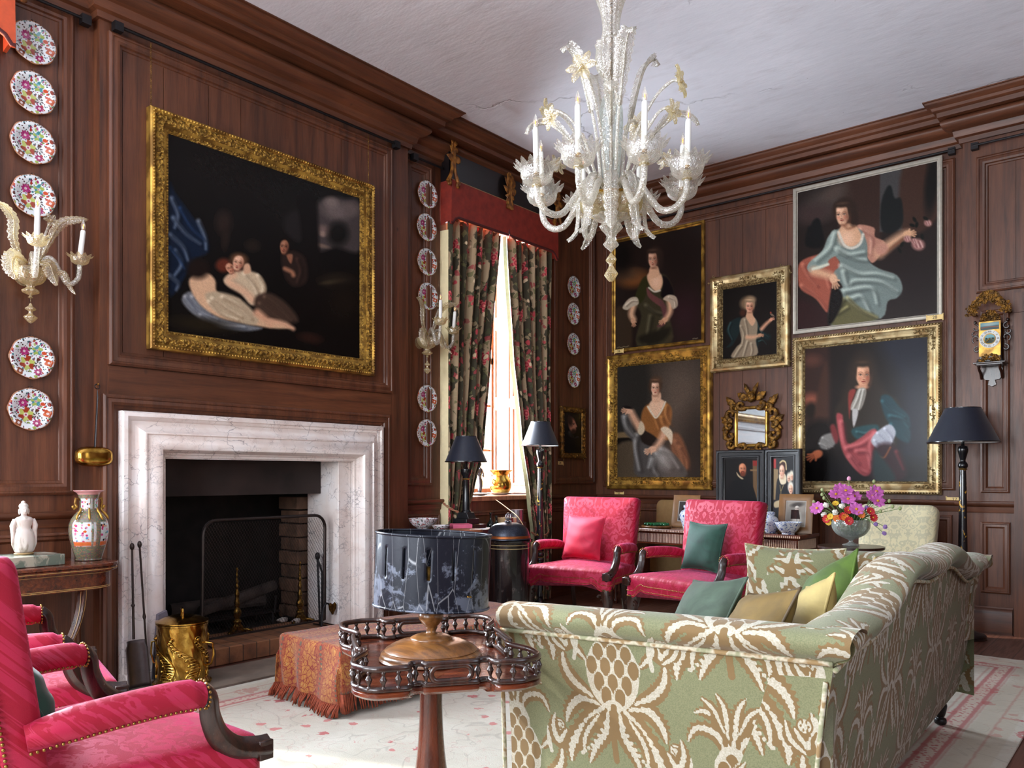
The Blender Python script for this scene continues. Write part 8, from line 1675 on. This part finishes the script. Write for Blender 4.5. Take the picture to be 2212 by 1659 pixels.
p.poly([(395, 820), (440, 820), (440, 1180), (400, 1060)], (96, 72, 48), 4, sm=False); p.poly([(398, 820), (440, 820), (440, 868), (398, 868)], (120, 36, 32), 3, sm=False); p.poly([(370, 900), (440, 900), (440, 915), (370, 915)], (120, 94, 64), 3, sm=False); p.poly([(130, 1100), (230, 980), (340, 960), (390, 1060), (430, 1180), (430, 1380), (110, 1380)], (11, 10, 12), 8); p.poly([(228, 925), (260, 960), (300, 985), (280, 990), (240, 960)], (176, 154, 120), 4); p.ell(285, 865, 52, 44, (22, 15, 13), 0, .2); p.face(290, 900, 74, 110, .5, (190, 122, 88), (120, 66, 46), beard=(92, 44, 28)); p.hand(390, 1330, 22, 150, (150, 96, 70))
leafp(-.462, .46, .71, 0, p, 'man_leaf')
p = Paint([(562, 815), (795, 815), (795, 1300), (562, 1300)], 60, 110, (26, 25, 27))
p.poly([(562, 820), (594, 820), (594, 892), (562, 892)], (150, 44, 40), 3, sm=False); p.poly([(562, 892), (620, 900), (610, 1130), (562, 1130)], (128, 106, 74), 4, sm=False); p.poly([(600, 1000), (650, 970), (720, 980), (740, 1100), (730, 1300), (590, 1300)], (20, 18, 22), 5); p.ell(672, 880, 48, 46, (52, 26, 20), 0, .2); p.line([(640, 850), (672, 836), (706, 850), (714, 900)], 12, (196, 176, 130)); p.poly([(628, 940), (700, 935), (712, 1000), (650, 1010)], (206, 190, 160), 4); p.face(662, 918, 60, 100, -.3, (218, 176, 150), (160, 110, 88), (176, 60, 56)); p.line([(640, 1020), (650, 1060), (680, 1020)], 6, (150, 130, 80)); p.line([(652, 1060), (648, 1120)], 5, (150, 130, 80))
p.ell(760, 1080, 36, 60, (20, 20, 26), 0, .3); p.ell(746, 960, 28, 36, (206, 196, 176), 0, .3); p.ell(776, 945, 26, 36, (206, 196, 176), 0, .3); p.face(744, 972, 34, 46, .1, (214, 172, 146), (150, 104, 84)); p.face(778, 960, 32, 44, .1, (214, 172, 146), (150, 104, 84)); p.ell(766, 1030, 34, 40, (214, 206, 190), 0, .3); p.face(766, 1050, 48, 66, .1, (220, 178, 150), (156, 108, 86), (190, 60, 60)); p.poly([(570, 1150), (640, 1130), (690, 1140), (680, 1170), (580, 1190)], (170, 150, 116), 5)
leafp(.004, .35, .71, R(-14), p, 'woman_leaf')
# ---------------------------------------------------------------- flowers in a cut-glass bowl
q = ony(1838, 1178, 5.72); FX, FY = q.x, 5.72; FZ = q.z
st_ = thing('wine_table', (FX, FY, 0), 'small round dark table carrying the cut-glass bowl of flowers behind the sofa', 'table')
m = M(); m.lathe([(.001, FZ - .03), (.2, FZ - .03), (.215, FZ - .02), (.215, FZ - .004), (.001, FZ - .002)], 40); m.build('round_top', DARKWOOD, st_, smooth=40)
m = M(); m.lathe(lathe_curve([(.03, .12), (.045, .2), (.025, .3), (.022, FZ - .06), (.05, FZ - .03)], 3), 20); m.build('stem', DARKWOOD, st_, smooth=60)
for k in range(3): a = 2 * PI * k / 3 + .5; m = M(); m.tube([(math.cos(a) * r, math.sin(a) * r, z) for r, z in [(.02, .16), (.1, .15), (.18, .05), (.22, .016)]], [.02, .018, .015, .014], 8); m.build('foot', DARKWOOD, st_, smooth=60)
gb = thing('glass_bowl', (FX, FY, FZ), 'footed cut-glass bowl holding a mixed garden posy behind the sofa', 'bowl')
m = M(); m.lathe(lathe_curve([(.001, 0), (.05, 0), (.052, .006), (.03, .014), (.014, .024), (.016, .036), (.04, .048), (.09, .075), (.118, .115), (.122, .15), (.118, .175), (.115, .172), (.112, .12), (.08, .075), (.03, .055)], 4), 64, mod=lambda a, r, z: (r * (1 + (.012 * math.cos(24 * a) if .06 < z < .16 else 0)), z)); m.build('cut_bowl', CLEAR, gb, smooth=180)
GRN = plain('leaf_green', (62, 92, 44), .6, 0, .35, 20); STEM = plain('stem_green', (104, 128, 74), .6, 0, .2)
def posy(name, label, cat, xyz, tip, mk, mats, group=None):
    """one cut stem: a stalk from the bowl and its flower head"""
    t = thing(name, (FX, FY, FZ + .09), label, cat, 0, group); b = Vector((xyz[0], xyz[1], .0)); e = Vector(tip); rr = math.hypot(e.x, e.y) + 1e-6; kq = min(.095, rr * .6) / rr; mid = Vector((e.x * kq, e.y * kq, max(.1, min(e.z * .6, .13)))); m = M(); m.tube(catmull([b, mid, e], 6), .0022, 5); m.build('stalk', STEM, t, smooth=180); m = M(); d = (e - mid).normalized(); mk(m, e, d); m.build('flower_head', None, t, smooth=60, mats=mats); return t
def daisy(n, r, w, cup=.2):
    def mk(m, c, d):
        d = (d * .5 + Vector((.45, -.75, .2)) * .8).normalized(); q = d.to_track_quat('Z', 'Y').to_matrix().to_4x4(); q.translation = c
        for k in range(n):
            a = 2 * PI * k / n; b = len(m.v); m.cur = 0
            m.grid(lambda u, v: (math.cos(a) * r * (.1 + .9 * v) - math.sin(a) * w * (u - .5) * 2 * math.sin(PI * min(1, .15 + .75 * v)), math.sin(a) * r * (.1 + .9 * v) + math.cos(a) * w * (u - .5) * 2 * math.sin(PI * min(1, .15 + .75 * v)), cup * r * v + .1 * r * math.cos((u - .5) * 8) * v), 4, 5); m.xf(q, b)
        b = len(m.v); m.cur = 1; m.ell((0, 0, .004), (r * .2, r * .2, r * .14), 10, 6); m.xf(q, b); m.cur = 0
    return mk
def pom(r):
    def mk(m, c, d):
        g = random.Random(int(c.x * 1e5)); m.ell(c, r * .8, 12, 8)
        for k in range(46): v = Vector((g.gauss(0, 1), g.gauss(0, 1), g.gauss(0, 1))).normalized(); m.ell(c + v * r * .8, r * .2, 5, 4)
    return mk
def bud(r):
    def mk(m, c, d): m.cur = 0; m.ell(c, (r, r, r * 1.25), 10, 6); m.cur = 1; m.ell(c - Vector((0, 0, r * .7)), (r * .8, r * .8, r * .6), 8, 6); m.cur = 0
    return mk
MAG = plain('magenta_petal', (190, 96, 170), .6, 0, .15); YC = plain('yellow_disc', (206, 150, 40), .8); WHP = plain('white_petal', (222, 218, 206), .7, 0, .06); REDP = plain('red_petal', (180, 34, 40), .6, 0, .2); ORP = plain('orange_petal', (206, 110, 40), .6, 0, .2); YEL = plain('yellow_petal', (214, 176, 50), .6); LIL = plain('lilac_petal', (140, 110, 170), .6, 0, .2); PALEG = plain('pale_green_bud', (150, 160, 110), .6)
def fpx(px, py, dy=0.): 
    w = ony(px, py, FY + dy); return (w.x - FX, dy, w.z - FZ - .09)
FL = [('cosmos', daisy(8, .05, .02), [MAG, YC], 'magenta', [(1806, 1068, .02), (1827, 1060, -.03), (1832, 1078, -.06), (1845, 1072, .02), (1885, 1072, .0), (1893, 1062, .04), (1896, 1082, -.03), (1765, 1098, -.05), (1850, 1100, -.09), (1816, 1056, .06)]), ('scabious', pom(.022), [WHP, WHP], 'white', [(1784, 1091, -.05), (1804, 1107, -.09), (1819, 1093, -.08), (1780, 1112, -.04)]), ('zinnia', daisy(14, .03, .008, .35), [REDP, YC], 'red', [(1833, 1103, -.11), (1834, 1125, -.12), (1822, 1116, -.11), (1880, 1105, -.05), (1886, 1118, -.04), (1786, 1121, -.06)]), ('marigold', daisy(14, .026, .008, .35), [ORP, YC], 'orange', [(1860, 1112, -.09), (1808, 1120, -.09), (1826, 1118, -.115)]), ('helenium', daisy(12, .022, .008, .3), [YEL, YC], 'yellow', [(1805, 1088, -.03), (1794, 1116, -.08), (1790, 1128, -.06)]), ('lavender_scabious', pom(.016), [LIL, LIL], 'lilac', [(1822, 1084, -.05), (1892, 1132, -.06), (1912, 1138, -.05), (1910, 1152, -.07), (1872, 1096, .0)]), ('seed_pod', bud(.011), [PALEG, STEM], 'pale green', [(1776, 1058, .0), (1776, 1068, .0), (1780, 1076, -.01), (1757, 1092, -.02), (1758, 1084, -.02), (1772, 1094, -.03), (1921, 1082, .02), (1928, 1094, .0), (1944, 1098, .0), (1902, 1104, -.03), (1888, 1040, .02)]), ('cosmos_bud', bud(.014), [plain('pink_bud', (214, 150, 180), .6), PALEG], 'pink', [(1834, 1034, .0)])]
WHERE = ['at the upper left', 'at the top middle', 'low in front', 'in the middle', 'at the right', 'at the upper right', 'at the far right', 'drooping low left', 'lowest in front', 'at the back', 'topmost right']
for (nm, mk, mats, colr, lst) in FL:
    for i, (px, py, dy) in enumerate(lst):
        e = fpx(px, py, dy); cx_, cy_ = (px - 1838), (py - 1100); 
        wh = ('far left' if cx_ < -60 else 'left' if cx_ < -22 else 'centre' if cx_ < 22 else 'right' if cx_ < 62 else 'far right'); wv = ('high' if cy_ < -45 else 'upper' if cy_ < -20 else 'middle' if cy_ < 10 else 'low')
        kn = {'cosmos_bud': 'cosmos bud', 'seed_pod': 'seed pod', 'lavender_scabious': 'scabious'}.get(nm, nm)
        posy(nm, '%s %s, %s %s of the garden posy in the cut-glass bowl' % (colr, kn, wv, wh), 'flower', (e[0] * .25, e[1] * .25), e, mk, mats, 'flowers in the cut-glass bowl')
m = M(); g_ = random.Random(11)
for k in range(150):
    a = g_.uniform(0, 2 * PI); r_ = g_.uniform(.0, .17); e = Vector((r_ * math.cos(a), r_ * math.sin(a), .10 + g_.uniform(0, .09) + .03 * (r_ < .09))); b = Vector((e.x * .3, e.y * .3, -.02)); s_ = Vector((-e.y, e.x, .01)).normalized() if r_ > .01 else Vector((1, 0, 0)); w_ = g_.uniform(.004, .010)
    c1 = Vector((e.x * .4, e.y * .4, .14)); m.grid(lambda u, v: (b * (1 - v) ** 2 + c1 * (2 * v * (1 - v)) + e * v * v) + s_ * ((u - .5) * 2 * w_ * math.sin(PI * min(1, .1 + .9 * v))), 2, 6)
o = m.build('foliage', GRN, loc=(FX, FY, FZ + .09), smooth=180); tag(o, 'green leaves and stalks crowded in the cut-glass bowl', 'foliage', kind='stuff')
# ---------------------------------------------------------------- wall clock on its bracket
ck = thing('wall_clock', (3.735, YB - .1015, 2.06), 'gilt-crested Dutch wall clock with painted dial on a small wooden bracket', 'clock')
m = M(); m.box(-.085, -.16, .0, .09, -.01, .012); m.box(-.105, -.175, .012, .108, -.008, .022); m.prism([(-.07, .0), (.07, .0), (.075, -.06), (.05, -.10), (.02, -.105), (.03, -.14), (0, -.155), (-.03, -.14), (-.02, -.105), (-.05, -.10), (-.075, -.06)], -.022, -.008, 'xz')
for s in (-1, 1): m.tube([(s * .07, -.02, -.09), (s * .07, -.06, -.05), (s * .07, -.13, -.03), (s * .07, -.15, .0)], [.012, .012, .01, .012], 8)
m.build('bracket', DARKWOOD, ck, bevel=.002)
m = M(); m.box(-.07, -.12, .03, .07, -.01, .33); m.box(-.085, -.10, .022, .085, -.01, .03); cs = m.build('case', BLACKL, ck, bevel=.003)
for s in (-1, 1): m = M(); m.lathe([(.01, .022), (.016, .03), (.01, .045), (.012, .05)], 12, (s * .075, -.12, 0)); m.build('foot', EBONY, ck)
m = M(); m.box(-.072, -.126, .07, .072, -.12, .335); m.build('dial_plate', GOLD_S, ck)
p = Paint([(0, 0), (100, 0), (100, 40), (0, 40)], 50, 22, (96, 140, 150)); p.poly([(0, 22), (100, 18), (100, 40), (0, 40)], (70, 84, 84), 4); p.line([(5, 27), (40, 24), (95, 26)], 4, (150, 90, 70)); p.ell(50, 10, 40, 8, (150, 170, 170), 0, .6)
p.canvas('painted_arch', (-.062, -.1275, .325), (1, 0, 0), (0, 0, -1), .124, .055, ck, .3)
m = M(); m.lathe([(.042, .0), (.068, .0), (.068, .004), (.042, .004)], 56, cap=False); m.xf(Matrix.Translation((0, -.127, .20)) @ Matrix.Rotation(R(90), 4, 'X')); m.build('chapter_ring', plain('cream_chapter_ring', (206, 208, 206), .4), ck)
p = Paint([(0, 0), (100, 0), (100, 100), (0, 100)], 40, 40, (110, 160, 170)); p.poly([(0, 50), (100, 46), (100, 100), (0, 100)], (72, 92, 76), 12); p.ell(50, 78, 40, 20, (46, 54, 40), 0, .5)
p.canvas('dial_centre', (-.034, -.1272, .234), (1, 0, 0), (0, 0, -1), .068, .068, ck, .3)
m = M(); m.lathe([(.036, 0), (.043, .0015)], 40, cap=False); m.xf(Matrix.Translation((0, -.1275, .20)) @ Matrix.Rotation(R(90), 4, 'X')); m.build('dial_ring', GOLD_S, ck)
for k, s in enumerate(['XII', 'I', 'II', 'III', 'IIII', 'V', 'VI', 'VII', 'VIII', 'IX', 'X', 'XI']): a = R(90 - 30 * k); textmesh(s, .019, (.055 * math.cos(a), -.1318, .20 + .055 * math.sin(a)), (R(90), a - R(90), 0) if False else (R(90), R(30 * k), 0), INK, 'numeral', ck)
m = M(); m.tube([(0, -.134, .20), (-.022, -.134, .178)], .0022, 6); m.tube([(0, -.1345, .2), (-.04, -.1345, .168)], .0016, 6); m.lathe([(.001, .0), (.006, .0), (.006, .004), (.001, .005)], 16, mat=Matrix.Translation((0, -.133, .2)) @ Matrix.Rotation(R(90), 4, 'X')); m.build('hands', BRASS_D, ck)
for s in (-1, 1): m = M(); m.lathe([(.001, 0), (.006, 0), (.006, .002), (.001, .003)], 14, mat=Matrix.Translation((s * .022, -.129, .203)) @ Matrix.Rotation(R(90), 4, 'X')); m.build('winding_hole', INK, ck)
def crest(name, cx, z0, w, h, y, dens, seed, arch=0):
    m = M(); g = random.Random(seed)
    for k in range(dens):
        u = g.uniform(-1, 1); top = math.sqrt(max(0, 1 - abs(u) ** 1.6)) if arch == 0 else (1 - .72 * abs(u) ** 1.3); v = g.uniform(0, 1) * top
        if arch and v < .42 * math.sqrt(max(0, 1 - (u / .52) ** 2)) if abs(u) < .52 else False: continue
        c = Vector((cx + u * w / 2, y - .004 * g.random(), z0 + v * h)); r = g.uniform(.006, .012); ph = g.uniform(0, 6)
        m.tube([c + Vector((r * math.cos(ph + q) * (1 - q / 9), -.003 * math.sin(q), r * math.sin(ph + q) * (1 - q / 9))) for q in [i * .8 for i in range(7)]], [.0045, .005, .0048, .0042, .0036, .003, .002], 5)
    return m.build(name, GOLD_D, ck, smooth=60)
m = M(); m.prism([(-.062, .335), (.062, .335), (.05, .37), (.02, .40), (0, .42), (-.02, .40), (-.05, .37)], -.10, -.094, 'xz'); m.build('crest_back', GOLD_D, ck)
crest('inner_crest', 0, .335, .13, .085, -.104, 70, 2); crest('lower_fret', 0, .035, .135, .05, -.126, 60, 5)
m = M(); pts = [(-.135, .40), (-.12, .45), (-.09, .50), (-.05, .55), (0, .57), (.05, .55), (.09, .50), (.12, .45), (.135, .40), (.10, .40), (.06, .46), (0, .485), (-.06, .46), (-.10, .40)]; m.prism(pts, -.175, -.169, 'xz'); m.box(-.13, -.17, .40, -.10, -.005, .41); m.box(.10, -.17, .40, .13, -.005, .41); m.build('hood', GOLD_D, ck, bevel=.002)
crest('hood_crest', 0, .385, .30, .19, -.178, 190, 9, 1)
for s in (-1, 1):
    m = M()
    for (x, z, r, a0, tn) in [(.105, .30, .03, 90, 300), (.10, .215, .032, -60, 320), (.095, .135, .026, 100, -320), (.115, .26, .022, 200, 280)]:
        m.tube([(s * (x + r * (1 - .07 * i) * math.cos(R(a0 + tn * i / 10))), -.06, z + r * (1 - .07 * i) * math.sin(R(a0 + tn * i / 10))) for i in range(11)], [.006] * 9 + [.005, .007], 6)
    m.ell((s * .108, -.06, .345), (.012, .01, .014), 8, 6); m.build('side_scroll', DARKWOOD, ck, smooth=60)
